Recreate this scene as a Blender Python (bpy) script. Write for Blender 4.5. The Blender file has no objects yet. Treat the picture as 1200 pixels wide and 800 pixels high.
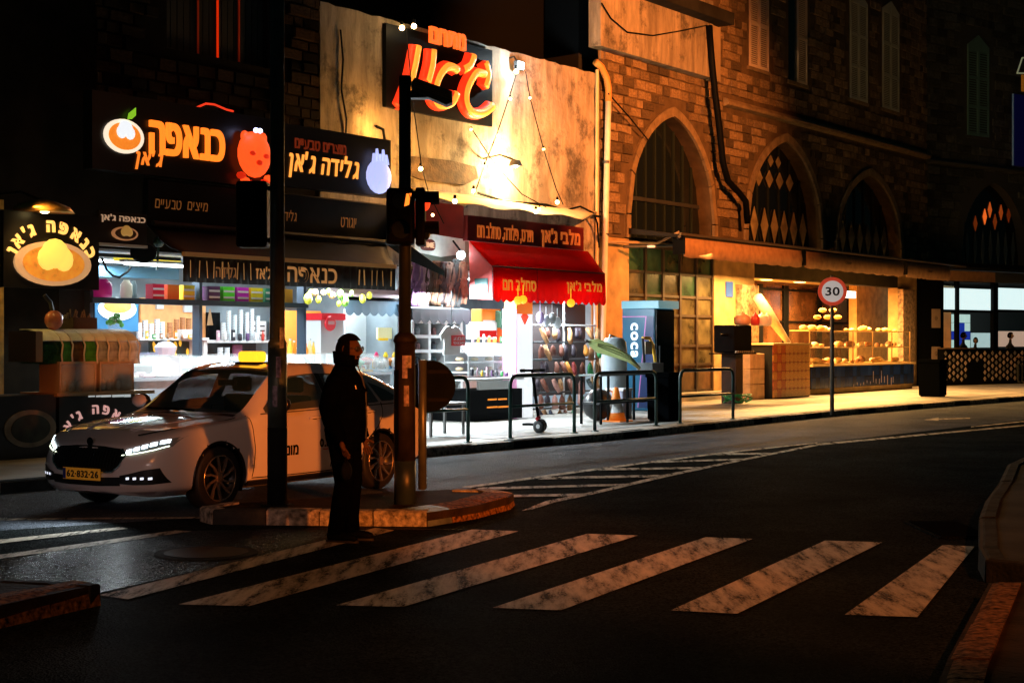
import bpy, math, random
from mathutils import Vector, Matrix
random.seed(7)
R = math.radians
sc = bpy.context.scene
COL = sc.collection
# ------------------------------------------------------------------ camera, world, exposure
EYE = 1.70; FPX = 1800.0; HOR = 400.0
cam_d = bpy.data.cameras.new('camera'); cam_d.lens = 54.0; cam_d.sensor_width = 36.0
cam_d.clip_start = .1; cam_d.clip_end = 900
cam = bpy.data.objects.new('camera', cam_d); COL.objects.link(cam)
cam.location = (0, 0, EYE); cam.rotation_euler = (R(90), 0, 0)
sc.camera = cam
w = bpy.data.worlds.new('World'); sc.world = w; w.use_nodes = True
wn = w.node_tree.nodes; wl = w.node_tree.links
wn['Background'].inputs['Color'].default_value = (.25, .62, .60, 1)
wn['Background'].inputs['Strength'].default_value = .0105
sc.view_settings.view_transform = 'Standard'
try: sc.view_settings.look = 'None'
except Exception: pass
sc.view_settings.exposure = 0.0; sc.view_settings.gamma = 1.0
sc.cycles.use_denoising = True
sc.cycles.max_bounces = 6; sc.cycles.diffuse_bounces = 3; sc.cycles.glossy_bounces = 3
sc.cycles.transmission_bounces = 4; sc.cycles.transparent_max_bounces = 8
sc.cycles.sample_clamp_indirect = 4.0
sc.cycles.caustics_reflective = False; sc.cycles.caustics_refractive = False

# ------------------------------------------------------------------ frames: places along the street
class Frame:
    """x runs along a facade, y points away from the road; v is metres out into the road side."""
    def __init__(s, o, ang):
        s.o = o; s.a = ang; s.d = (math.cos(ang), math.sin(ang)); s.n = (s.d[1], -s.d[0])
    def hit(s, x, y, v):
        k = (x-600)/FPX
        ox, oy = s.o
        # k*Y = ox+u*dx+v*nx ; Y = oy+u*dy+v*ny
        num = k*(oy+v*s.n[1]) - ox - v*s.n[0]
        u = num/(s.d[0]-k*s.d[1])
        Y = oy+u*s.d[1]+v*s.n[1]
        return u, EYE+(HOR-y)*Y/FPX
    def U(s, x, v): return s.hit(x, 0, v)[0]
    def Z(s, x, y, v): return s.hit(x, y, v)[1]
    def w(s, u, v, z=0): return (s.o[0]+u*s.d[0]+v*s.n[0], s.o[1]+u*s.d[1]+v*s.n[1], z)
    def bp(s, x0, x1, y0, y1, v):
        xm = (x0+x1)/2
        return s.U(x0, v), s.U(x1, v), s.Z(xm, y1, v), s.Z(xm, y0, v)
ST = Frame((0, 34.6), math.atan2(.811, .585))
WG = Frame((14.9, 55.3), math.atan2(1., 1.28))
def G(x, y, z=0.0):
    Y = (EYE-z)*FPX/(y-HOR)
    return ((x-600)/FPX*Y, Y)

# ------------------------------------------------------------------ materials
MATS = {}
def mat(name, col=(.5, .5, .5), rough=.6, metal=0., emit=None, es=0., var=0., vs=6., bump=0., bs=40., spec=.5, alpha=1., trans=0., island=0., coat=0., dirt=None):
    if name in MATS: return MATS[name]
    m = bpy.data.materials.new(name); m.use_nodes = True
    nt = m.node_tree; N = nt.nodes; L = nt.links
    b = N['Principled BSDF']
    b.inputs['Base Color'].default_value = (*col, 1)
    b.inputs['Roughness'].default_value = rough; b.inputs['Metallic'].default_value = metal
    b.inputs['Specular IOR Level'].default_value = spec
    b.inputs['Alpha'].default_value = alpha
    b.inputs['Transmission Weight'].default_value = trans
    b.inputs['Coat Weight'].default_value = coat
    if emit: b.inputs['Emission Color'].default_value = (*emit, 1); b.inputs['Emission Strength'].default_value = es
    tc = N.new('ShaderNodeTexCoord')
    src = None
    if var > 0:
        n = N.new('ShaderNodeTexNoise'); n.inputs['Scale'].default_value = vs; n.inputs['Detail'].default_value = 5
        L.new(tc.outputs['Object'], n.inputs['Vector'])
        r = N.new('ShaderNodeMapRange'); r.inputs['From Min'].default_value = .3; r.inputs['From Max'].default_value = .7
        r.inputs['To Min'].default_value = 1-var; r.inputs['To Max'].default_value = 1+var*.6
        L.new(n.outputs['Fac'], r.inputs['Value']); src = r.outputs['Result']
    if island > 0:
        g = N.new('ShaderNodeNewGeometry'); oi = N.new('ShaderNodeObjectInfo')
        ad = N.new('ShaderNodeMath'); ad.operation = 'ADD'; L.new(g.outputs['Random Per Island'], ad.inputs[0]); L.new(oi.outputs['Random'], ad.inputs[1])
        fr = N.new('ShaderNodeMath'); fr.operation = 'FRACT'; L.new(ad.outputs[0], fr.inputs[0])
        r2 = N.new('ShaderNodeMapRange'); r2.inputs['From Min'].default_value = 0; r2.inputs['From Max'].default_value = .85
        r2.inputs['To Min'].default_value = 1-island; r2.inputs['To Max'].default_value = 1.1
        L.new(fr.outputs[0], r2.inputs['Value'])
        if src:
            mm = N.new('ShaderNodeMath'); mm.operation = 'MULTIPLY'; L.new(src, mm.inputs[0]); L.new(r2.outputs['Result'], mm.inputs[1]); src = mm.outputs[0]
        else: src = r2.outputs['Result']
    if src:
        v = N.new('ShaderNodeVectorMath'); v.operation = 'SCALE'; v.inputs[0].default_value = col
        L.new(src, v.inputs['Scale']); L.new(v.outputs['Vector'], b.inputs['Base Color'])
    if bump > 0:
        n = N.new('ShaderNodeTexNoise'); n.inputs['Scale'].default_value = bs; n.inputs['Detail'].default_value = 6
        L.new(tc.outputs['Object'], n.inputs['Vector'])
        bb = N.new('ShaderNodeBump'); bb.inputs['Strength'].default_value = bump; bb.inputs['Distance'].default_value = .02
        L.new(n.outputs['Fac'], bb.inputs['Height']); L.new(bb.outputs['Normal'], b.inputs['Normal'])
    MATS[name] = m
    return m
def glow(name, col, s): return mat(name, col, .5, emit=col, es=s)

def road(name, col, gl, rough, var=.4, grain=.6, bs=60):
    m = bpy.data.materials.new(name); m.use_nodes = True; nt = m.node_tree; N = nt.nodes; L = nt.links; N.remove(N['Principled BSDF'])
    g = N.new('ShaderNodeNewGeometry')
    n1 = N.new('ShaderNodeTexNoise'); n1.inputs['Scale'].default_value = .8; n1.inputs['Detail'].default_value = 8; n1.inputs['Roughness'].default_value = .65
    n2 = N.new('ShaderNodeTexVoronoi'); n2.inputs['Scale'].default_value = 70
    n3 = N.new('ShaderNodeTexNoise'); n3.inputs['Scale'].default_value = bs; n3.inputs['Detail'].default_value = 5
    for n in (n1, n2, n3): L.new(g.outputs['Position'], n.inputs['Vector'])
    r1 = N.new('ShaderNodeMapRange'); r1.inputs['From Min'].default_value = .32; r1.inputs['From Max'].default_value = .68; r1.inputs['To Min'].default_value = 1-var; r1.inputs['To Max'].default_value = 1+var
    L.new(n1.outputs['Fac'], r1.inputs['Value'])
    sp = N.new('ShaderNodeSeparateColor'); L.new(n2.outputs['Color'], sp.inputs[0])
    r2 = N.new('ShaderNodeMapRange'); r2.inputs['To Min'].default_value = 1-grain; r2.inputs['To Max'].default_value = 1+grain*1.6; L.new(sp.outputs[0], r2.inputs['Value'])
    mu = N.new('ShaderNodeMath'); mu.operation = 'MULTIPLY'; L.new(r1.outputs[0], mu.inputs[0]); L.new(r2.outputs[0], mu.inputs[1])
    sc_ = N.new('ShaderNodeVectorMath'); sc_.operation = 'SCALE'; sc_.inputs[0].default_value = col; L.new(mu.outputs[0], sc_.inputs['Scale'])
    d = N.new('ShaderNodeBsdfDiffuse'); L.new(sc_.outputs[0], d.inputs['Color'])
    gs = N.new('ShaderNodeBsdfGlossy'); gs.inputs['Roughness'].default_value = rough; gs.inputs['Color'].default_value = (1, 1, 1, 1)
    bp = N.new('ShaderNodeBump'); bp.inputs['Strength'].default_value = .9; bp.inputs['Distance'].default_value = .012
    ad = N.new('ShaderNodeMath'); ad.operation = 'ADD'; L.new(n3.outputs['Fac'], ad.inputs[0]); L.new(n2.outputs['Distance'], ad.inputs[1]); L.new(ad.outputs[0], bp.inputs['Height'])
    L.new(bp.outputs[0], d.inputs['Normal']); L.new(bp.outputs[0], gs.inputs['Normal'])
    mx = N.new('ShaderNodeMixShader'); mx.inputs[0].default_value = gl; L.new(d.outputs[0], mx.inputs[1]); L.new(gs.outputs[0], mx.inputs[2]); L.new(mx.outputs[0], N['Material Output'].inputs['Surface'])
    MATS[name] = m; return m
ASPH = road('asphalt', (.011, .0135, .0135), .004, .42, .5, .95, 45)
ASPH2 = road('rough_asphalt', (.012, .014, .014), .06, .22, .5, .9, 11)
LANE = road('shop_lit_asphalt', (.060, .070, .084), .035, .4, .35, .5)  # lighter bluish asphalt, shop light painted into the colour
PAINT = mat('road_paint', (.62, .60, .55), .6, bump=.5, bs=60)
# worn paint: chipped away to the road below, tyre streaks that also paint in shadow bands, grain of the asphalt through it
nt = PAINT.node_tree; N = nt.nodes; L = nt.links; PB = N['Principled BSDF']; PB.inputs['Roughness'].default_value = .8; PB.inputs['Specular IOR Level'].default_value = .25
g = N.new('ShaderNodeNewGeometry')
mp_ = N.new('ShaderNodeMapping'); mp_.inputs['Rotation'].default_value = (0, 0, R(-24)); mp_.inputs['Scale'].default_value = (5.5, .9, 1); L.new(g.outputs['Position'], mp_.inputs['Vector'])
n1 = N.new('ShaderNodeTexNoise'); n1.inputs['Scale'].default_value = 1.5; n1.inputs['Detail'].default_value = 10; n1.inputs['Roughness'].default_value = .68; L.new(mp_.outputs[0], n1.inputs['Vector'])
n2 = N.new('ShaderNodeTexNoise'); n2.inputs['Scale'].default_value = 60; n2.inputs['Detail'].default_value = 4; L.new(g.outputs['Position'], n2.inputs['Vector'])
ad = N.new('ShaderNodeMath'); ad.operation = 'MULTIPLY_ADD'; ad.inputs[1].default_value = .45; L.new(n2.outputs['Fac'], ad.inputs[0]); L.new(n1.outputs['Fac'], ad.inputs[2])
r1 = N.new('ShaderNodeMapRange'); r1.inputs['From Min'].default_value = .50; r1.inputs['From Max'].default_value = .74; L.new(ad.outputs[0], r1.inputs['Value'])
L.new(r1.outputs[0], PB.inputs['Alpha'])
r2 = N.new('ShaderNodeMapRange'); r2.inputs['From Min'].default_value = .35; r2.inputs['From Max'].default_value = .65; r2.inputs['To Min'].default_value = .32; r2.inputs['To Max'].default_value = .95; L.new(n1.outputs['Fac'], r2.inputs['Value'])
vm = N.new('ShaderNodeVectorMath'); vm.operation = 'SCALE'; vm.inputs[0].default_value = (.62, .54, .40); L.new(r2.outputs[0], vm.inputs['Scale']); L.new(vm.outputs[0], PB.inputs['Base Color'])
KERB = mat('kerb_stone', (.38, .34, .29), .9, var=.85, vs=16, bump=1., bs=45, spec=.03)
KERBD = mat('kerb_dark', (.035, .038, .038), .9, spec=.02, var=.5, vs=4, bump=.9, bs=18)
KERBB = mat('kerb_blue', (.10, .13, .15), .6, var=.5, vs=6, bump=.9, bs=18)
KERBR = mat('kerb_worn_orange_lit', (.20, .095, .03), .9, var=.97, vs=26, bump=1., bs=50, spec=.03)  # worn kerb with orange lamp light put into its colour
PAVE = mat('paving', (.30, .28, .25), .6, var=.3, vs=2, bump=.4, bs=12)
ISL = mat('island_top', (.035, .024, .016), .9, spec=.02, var=.5, vs=4, bump=.8, bs=25)
STONE = mat('stone', (.27, .185, .10), .85, var=.45, vs=5, bump=.9, bs=14, island=.8)
STONEP = mat('pale_stone', (.25, .18, .10), .8, var=.35, vs=4, bump=.6, bs=16)
MORT = mat('mortar', (.12, .08, .042), .9, var=.4, vs=3, bump=.6, bs=10)
PLAS = mat('old_plaster', (.40, .33, .25), .9, var=.35, vs=1.6, bump=1., bs=7)
_nt = PLAS.node_tree; _N = _nt.nodes; _L = _nt.links; _g = _N.new('ShaderNodeNewGeometry'); _mp = _N.new('ShaderNodeMapping'); _mp.inputs['Scale'].default_value = (1.6, 1.6, .28); _L.new(_g.outputs['Position'], _mp.inputs['Vector'])
_a = _N.new('ShaderNodeTexNoise'); _a.inputs['Scale'].default_value = 1.5; _a.inputs['Detail'].default_value = 9; _a.inputs['Roughness'].default_value = .7; _L.new(_mp.outputs[0], _a.inputs['Vector'])
_b = _N.new('ShaderNodeTexNoise'); _b.inputs['Scale'].default_value = 1.1; _b.inputs['Detail'].default_value = 12; _b.inputs['Roughness'].default_value = .75; _L.new(_g.outputs['Position'], _b.inputs['Vector'])
_r1 = _N.new('ShaderNodeMapRange'); _r1.inputs['From Min'].default_value = .40; _r1.inputs['From Max'].default_value = .62; _r1.inputs['To Min'].default_value = .45; _L.new(_a.outputs['Fac'], _r1.inputs['Value'])
_r2 = _N.new('ShaderNodeMapRange'); _r2.inputs['From Min'].default_value = .38; _r2.inputs['From Max'].default_value = .48; _r2.inputs['To Min'].default_value = .35; _L.new(_b.outputs['Fac'], _r2.inputs['Value'])
_m = _N.new('ShaderNodeMath'); _m.operation = 'MULTIPLY'; _L.new(_r1.outputs[0], _m.inputs[0]); _L.new(_r2.outputs[0], _m.inputs[1])
_v = _N.new('ShaderNodeVectorMath'); _v.operation = 'SCALE'; _v.inputs[0].default_value = (.44, .37, .28); _L.new(_m.outputs[0], _v.inputs['Scale']); _L.new(_v.outputs[0], _N['Principled BSDF'].inputs['Base Color'])
PLASO = mat('ochre_plaster', (.36, .27, .17), .85, var=.3, vs=1.3, bump=.4, bs=6)
DARKW = mat('dark_wall', (.022, .022, .021), .9, spec=.1, var=.4, vs=2, bump=.4, bs=8)
BLACK = mat('black_metal', (.003, .0035, .004), .55, spec=.06)
DGREY = mat('dark_grey_metal', (.04, .045, .05), .5, var=.4, vs=3)
GREENM = mat('green_painted_metal', (.012, .07, .06), .35, var=.3, vs=8)
POLE = mat('pole_metal', (.055, .085, .080), .42, metal=.3, var=.5, vs=5, bump=.3, bs=25)
POLED = mat('pole_base_paint', (.008, .010, .012), .8, spec=.05, var=.3, vs=5)
WHITE = mat('white_paint', (.75, .77, .78), .4, var=.08, vs=3)
WHITEP = mat('white_plastic', (.8, .8, .8), .3)
SHEL = mat('shelf_steel', (.05, .07, .10), .4, metal=.3)
GLASS = mat('clear_glass', (.85, .95, .95), .05, alpha=.22)
DGLASS = mat('dark_glass', (.008, .012, .013), .08, spec=.6)
FABB = mat('black_canvas', (.006, .007, .008), .5, spec=.2, var=.4, vs=3, bump=.4, bs=3)
FABR = mat('red_canvas', (.72, .018, .014), .7, var=.15, vs=3, bump=.3, bs=5, spec=.15)
_nt = FABR.node_tree; _t = _nt.nodes.new('ShaderNodeBsdfTranslucent'); _t.inputs['Color'].default_value = (.8, .02, .014, 1); _m = _nt.nodes.new('ShaderNodeMixShader'); _m.inputs[0].default_value = .55
_nt.links.new(_nt.nodes['Principled BSDF'].outputs[0], _m.inputs[1]); _nt.links.new(_t.outputs[0], _m.inputs[2]); _nt.links.new(_m.outputs[0], _nt.nodes['Material Output'].inputs['Surface'])
FABDR = mat('dark_red_canvas', (.16, .008, .010), .5, var=.3, vs=3)
FABC = mat('cream_canvas', (.62, .50, .28), .8, var=.2, vs=3, bump=.3, bs=5)
FABBE = mat('beige_canvas', (.36, .20, .10), .8, var=.25, vs=5, bump=.3, bs=5)
WOOD = mat('wood_frame', (.10, .055, .025), .6, var=.4, vs=5)
OLET = glow('letter_orange', (1., .20, .015), 1.5)
OLET2 = glow('letter_amber', (1., .34, .05), 1.3)
PLET = mat('letter_print', (.75, .38, .20), .6, emit=(1, .42, .2), es=.22)
GLET = mat('letter_gold', (.65, .30, .06), .5, emit=(1, .35, .08), es=.10)
TUBE = glow('tube_light', (.85, 1., 1.), 8.0)
BULB = glow('bulb_warm', (1., .62, .25), 30.0)

# ------------------------------------------------------------------ mesh builder
class MB:
    def __init__(s, fr=None, o=(0, 0, 0)):
        s.v = []; s.f = []; s.fr = fr; s.off = o
    def add(s, vs, fs):
        b = len(s.v); s.v += [tuple(v) for v in vs]; s.f += [tuple(b+i for i in f) for f in fs]; return s
    def box(s, a0, a1, b0, b1, c0, c1):
        # street coordinates when the builder belongs to a frame thing: (u0,u1,v0,v1,z0,z1)
        if s.fr: a0 -= s.off[0]; a1 -= s.off[0]; b0, b1 = -(b1-s.off[1]), -(b0-s.off[1]); c0 -= s.off[2]; c1 -= s.off[2]
        if a0 > a1: a0, a1 = a1, a0
        if b0 > b1: b0, b1 = b1, b0
        if c0 > c1: c0, c1 = c1, c0
        return s.add([(a0,b0,c0),(a1,b0,c0),(a1,b1,c0),(a0,b1,c0),(a0,b0,c1),(a1,b0,c1),(a1,b1,c1),(a0,b1,c1)],
                     [(0,3,2,1),(4,5,6,7),(0,1,5,4),(1,2,6,5),(2,3,7,6),(3,0,4,7)])
    def P(s, p):
        return Vector((p[0]-s.off[0], -(p[1]-s.off[1]), p[2]-s.off[2])) if s.fr else Vector(p)
    def tube(s, path, r, n=8, close=False, flat=1.0):
        pts = [s.P(p) for p in path]; m = len(pts)
        rs = r if isinstance(r, (list, tuple)) else [r]*m
        b = len(s.v); prev = None
        for i, p in enumerate(pts):
            if close: t = pts[(i+1) % m]-pts[i-1]
            else: t = pts[min(i+1, m-1)]-pts[max(i-1, 0)]
            t = t.normalized() if t.length > 1e-9 else Vector((0, 0, 1))
            if prev is None:
                a = Vector((0, 1, 0)) if abs(t.y) < .9 else Vector((0, 0, 1))
                nn = a.cross(t).normalized()
            else:
                nn = (prev-t*prev.dot(t)); nn = nn.normalized() if nn.length > 1e-6 else Vector((1, 0, 0))
            prev = nn; bb = t.cross(nn)
            for k in range(n):
                a = 2*math.pi*k/n
                q = p+(nn*math.cos(a)+bb*math.sin(a)*flat)*rs[i]
                s.v.append(tuple(q))
        for i in range(m if close else m-1):
            j = (i+1) % m
            for k in range(n):
                l = (k+1) % n
                s.f.append((b+i*n+k, b+i*n+l, b+j*n+l, b+j*n+k))
        if not close:
            s.f.append(tuple(b+k for k in reversed(range(n)))); s.f.append(tuple(b+(m-1)*n+k for k in range(n)))
        return s
    def cyl(s, p0, p1, r, r1=None, n=12): return s.tube([p0, p1], [r, r if r1 is None else r1], n)
    def lathe(s, prof, c=(0, 0, 0), n=16, axis='z', sx=1., sy=1., caps=3):
        c = s.P(c); b = len(s.v)
        for (r, h) in prof:
            for k in range(n):
                a = 2*math.pi*k/n; x = r*math.cos(a)*sx; y = r*math.sin(a)*sy
                p = {'z': (x, y, h), 'y': (x, h, y), 'x': (h, x, y)}[axis]
                s.v.append((c.x+p[0], c.y+p[1], c.z+p[2]))
        for i in range(len(prof)-1):
            for k in range(n):
                l = (k+1) % n; q = (b+i*n+k, b+i*n+l, b+(i+1)*n+l, b+(i+1)*n+k)
                s.f.append(q if axis != 'y' else q[::-1])
        if caps & 1: s.f.append(tuple(b+k for k in reversed(range(n))))
        if caps & 2: s.f.append(tuple(b+(len(prof)-1)*n+k for k in range(n)))
        return s
    def ball(s, c, r, n=12, sx=1, sy=1, sz=1):
        c = s.P(c); b = len(s.v); m = max(4, n//2)
        s.v.append((c.x, c.y, c.z-r*sz))
        for i in range(1, m):
            t = math.pi*i/m-math.pi/2
            for k in range(n):
                a = 2*math.pi*k/n
                s.v.append((c.x+r*sx*math.cos(t)*math.cos(a), c.y+r*sy*math.cos(t)*math.sin(a), c.z+r*sz*math.sin(t)))
        s.v.append((c.x, c.y, c.z+r*sz)); e = len(s.v)-1
        for k in range(n):
            l = (k+1) % n; s.f.append((b, b+1+l, b+1+k)); s.f.append((e, e-n+k, e-n+l))
        for i in range(m-2):
            for k in range(n):
                l = (k+1) % n; s.f.append((b+1+i*n+k, b+1+i*n+l, b+1+(i+1)*n+l, b+1+(i+1)*n+k))
        return s
    def prism(s, poly, h0, h1, plane='xy'):
        """extrude a polygon; plane xy: poly (x,y), heights z; plane uz: poly (u,z), from v=h0 to v=h1; vz: poly (v,z) from u=h0 to h1."""
        b = len(s.v); n = len(poly)
        for h in (h0, h1):
            for (a, c) in poly:
                if plane == 'xy': p = (a, c, h)
                elif plane == 'uz': p = (a, h, c)
                else: p = (h, a, c)
                s.v.append(tuple(s.P(p)))
        s.f.append(tuple(b+i for i in reversed(range(n)))); s.f.append(tuple(b+n+i for i in range(n)))
        for i in range(n):
            j = (i+1) % n; s.f.append((b+i, b+j, b+n+j, b+n+i))
        return s
    def grid(s, rows, thick=None):
        """rows of points -> sheet (quads)"""
        b = len(s.v); n = len(rows[0])
        for r in rows:
            for p in r: s.v.append(tuple(s.P(p)))
        for i in range(len(rows)-1):
            for k in range(n-1):
                s.f.append((b+i*n+k, b+i*n+k+1, b+(i+1)*n+k+1, b+(i+1)*n+k))
        return s
    def o(s, name, m, parent=None, smooth=False, solid=0., bevel=0., kind=None, label=None, sub=0):
        me = bpy.data.meshes.new(name); me.from_pydata(s.v, [], s.f); me.update()
        if smooth: me.shade_smooth()
        ob = bpy.data.objects.new(name, me); COL.objects.link(ob)
        if isinstance(m, (list, tuple)):
            for x in m: me.materials.append(x)
        else: me.materials.append(m)
        if parent is not None: ob.parent = parent
        if solid:
            q = ob.modifiers.new('s', 'SOLIDIFY'); q.thickness = solid; q.offset = 0
        if bevel:
            q = ob.modifiers.new('b', 'BEVEL'); q.width = bevel; q.segments = 2; q.limit_method = 'ANGLE'
        if sub:
            q = ob.modifiers.new('u', 'SUBSURF'); q.levels = sub; q.render_levels = sub
        if kind: ob['kind'] = kind
        if label: ob['label'] = label
        return ob
def fixnormals(ob):
    import bmesh
    bm = bmesh.new(); bm.from_mesh(ob.data); bmesh.ops.recalc_face_normals(bm, faces=bm.faces); bm.to_mesh(ob.data); bm.free()
ORD = ['first', 'second', 'third', 'fourth', 'fifth', 'sixth', 'seventh', 'eighth', 'ninth', 'tenth', 'eleventh', 'twelfth', 'thirteenth', 'fourteenth', 'fifteenth', 'sixteenth', 'seventeenth', 'eighteenth', 'nineteenth', 'twentieth']
class Thing:
    """an Empty at a thing's base; b() gives a builder in its frame, p() makes a part"""
    def __init__(s, name, label, cat, u=0, v=0, z=0, fr=ST, rot=None, group=None, kind=None, world=None):
        e = bpy.data.objects.new(name, None); COL.objects.link(e); e.empty_display_size = .2
        s.e = e; s.fr = fr; s.off = (u, v, z)
        if world: e.location = world; s.fr = None; s.off = (0, 0, 0); e.rotation_euler = (0, 0, rot or 0)
        else:
            e.location = fr.w(u, v, z); e.rotation_euler = (0, 0, fr.a)
        if kind: e['kind'] = kind
        else: e['label'] = label; e['category'] = cat
        if kind and label: e['label'] = label
        if group: e['group'] = group
    def b(s): return MB(s.fr, s.off)
    def copy(s, loc, rotz=None, label=None, scale=None):
        r = s.e.copy(); COL.objects.link(r); r.location = loc
        if rotz is not None: r.rotation_euler = (0, 0, rotz)
        if scale: r.scale = scale
        if label: r['label'] = label
        for c in list(s.e.children):
            d = c.copy(); COL.objects.link(d); d.parent = r
            for g_ in list(c.children):
                h = g_.copy(); COL.objects.link(h); h.parent = d
        return r
def tag(ob, label, cat, group=None):
    ob['label'] = label; ob['category'] = cat
    if group: ob['group'] = group
    return ob
def single(name, label, cat, u, v, z, build, m, fr=ST, group=None, **kw):
    """a thing that is one mesh, its origin at its base"""
    b = MB(fr, (u, v, z)); build(b); ob = b.o(name, m, **kw)
    ob.location = fr.w(u, v, z); ob.rotation_euler = (0, 0, fr.a)
    return tag(ob, label, cat, group)

# ------------------------------------------------------------------ lettering
GL_ = {}
def one(ch, size, depth, bold, shear):
    key = (ch, depth, bold, shear)
    if key in GL_: return GL_[key]
    if ch == 'ד':   # this letter is drawn by hand: its outline is one stepped polygon
        o = bold; P = [(.32-o, -o), (.41+o, -o), (.41+o, .51-o), (.50+o, .51-o), (.50+o, .59+o), (.01-o, .59+o), (.01-o, .51-o), (.32-o, .51-o)]; h = depth/2
        P = [(x+y*shear*.5, y) for x, y in P]
        vs = [(x, y, -h) for x, y in P]+[(x, y, h) for x, y in P]
        fs = [(8, 9, 10, 15), (15, 10, 11, 12), (15, 12, 13, 14), (7, 2, 1, 0), (4, 3, 2, 7), (6, 5, 4, 7)]+[(i, (i+1) % 8, 8+(i+1) % 8, 8+i) for i in range(8)]
    else:
        cu = bpy.data.curves.new('t', 'FONT'); cu.body = ch
        cu.size = 1.; cu.extrude = depth/2; cu.offset = bold; cu.resolution_u = 3; cu.shear = shear
        ob = bpy.data.objects.new('t', cu); COL.objects.link(ob)
        me = bpy.data.meshes.new_from_object(ob.evaluated_get(bpy.context.evaluated_depsgraph_get()))
        vs = [tuple(v.co) for v in me.vertices]; fs = [tuple(p.vertices) for p in me.polygons]
        bpy.data.objects.remove(ob); bpy.data.curves.remove(cu); bpy.data.meshes.remove(me)
    GL_[key] = (vs, fs); return vs, fs
def glyph(txt, size=1., depth=.02, bold=0., shear=0., heb=False, split=False):
    pen = 0.; V_, F_, parts = [], [], []
    for ch in (txt[::-1] if heb else txt):
        if ch == ' ': pen += .30; continue
        vs, fs = one(ch, size, depth, bold, shear)
        if not vs: continue
        x0 = min(q[0] for q in vs); x1 = max(q[0] for q in vs); b = len(V_)
        V_ += [(q[0]-x0+pen, q[1], q[2]) for q in vs]; ff = [tuple(b+i for i in f) for f in fs]; F_ += ff; parts.append((b, len(V_), ff))
        pen += x1-x0+.085
    return (V_, F_, parts) if split else (V_, F_)
def lettering(th, parent, txt, u0, u1, z0, z1, v, m, heb=True, depth=.02, bold=.02, shear=0., name='lettering', letters=False, skew=0., rot90=False, wmode=None):
    """writing fitted to the box u0..u1 x z0..z1 on the plane v (front side). letters=True: every character is a part"""
    vs, fs, parts = glyph(txt, 1., depth, bold, shear, heb, True)
    if not vs: return
    xs = [q[0] for q in vs]; ys = [q[1] for q in vs]; a, b_, c, d = min(xs), max(xs), min(ys), max(ys)
    su = (u1-u0)/(b_-a); sz = (z1-z0)/(d-c)
    def mp(q):
        x = u0+(q[0]-a)*su; z = z0+(q[1]-c)*sz + (x-u0)*skew
        return (x, v+depth/2+.004+q[2], z)
    if not letters:
        mb = th.b(); mb.add([tuple(mb.P(mp(q))) for q in vs], fs); return mb.o(name, m, parent)
    for (i0, i1, ff) in parts:
        mb = th.b(); mb.add([tuple(mb.P(mp(q))) for q in vs[i0:i1]], [tuple(i-i0 for i in f) for f in ff]); mb.o('letter', m, parent)
def arc_text(th, parent, txt, cu, cz, rad_u, rad_z, a0, a1, size, v, m, bold=.03, depth=.02, gap=.12):
    """Hebrew on an arch: characters from a0 to a1 degrees (left to right)"""
    chars = list(txt[::-1]); gl = []
    for ch in chars:
        if ch == ' ': gl.append((None, .35)); continue
        vs, fs = glyph(ch, 1., depth, bold); x0 = min(q[0] for q in vs); x1 = max(q[0] for q in vs)
        gl.append(((vs, fs, x0, x1), x1-x0))
    tot = sum(g_[1] for g_ in gl)+gap*(len(gl)-1); pos = 0
    for g_, wd in gl:
        t = (pos+wd/2)/tot; pos += wd+gap
        if g_ is None: continue
        a = R(a0+(a1-a0)*t); vs, fs, x0, x1 = g_; xm = (x0+x1)/2
        tx, tz = -math.sin(a)*rad_u, math.cos(a)*rad_z; l = math.hypot(tx, tz); tx, tz = -tx/l, -tz/l
        if tx < 0: tx, tz = -tx, -tz
        px_, pz = cu+math.cos(a)*rad_u, cz+math.sin(a)*rad_z
        mb = th.b(); out = []
        for q in vs:
            lx = (q[0]-xm)*size; ly = q[1]*size
            out.append(tuple(mb.P((px_+lx*tx-ly*tz, v+depth/2+.004+q[2], pz+lx*tz+ly*tx))))
        mb.add(out, fs); mb.o('letter', m, parent)
# ================================================================== THE SETTING
def flat(name, pts, z, m, kind='structure', parent=None, label=None, ngrid=0):
    b = MB(); b.add([(p[0], p[1], z) for p in pts], [tuple(range(len(pts)))])
    o = b.o(name, m, parent); fixnormals(o)
    if kind and parent is None: o['kind'] = kind
    if o.data.polygons[0].normal.z < 0: o.data.flip_normals()
    return o
flat('ground', [(-300, -60), (300, -60), (300, 500), (-300, 500)], 0, ASPH)
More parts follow.
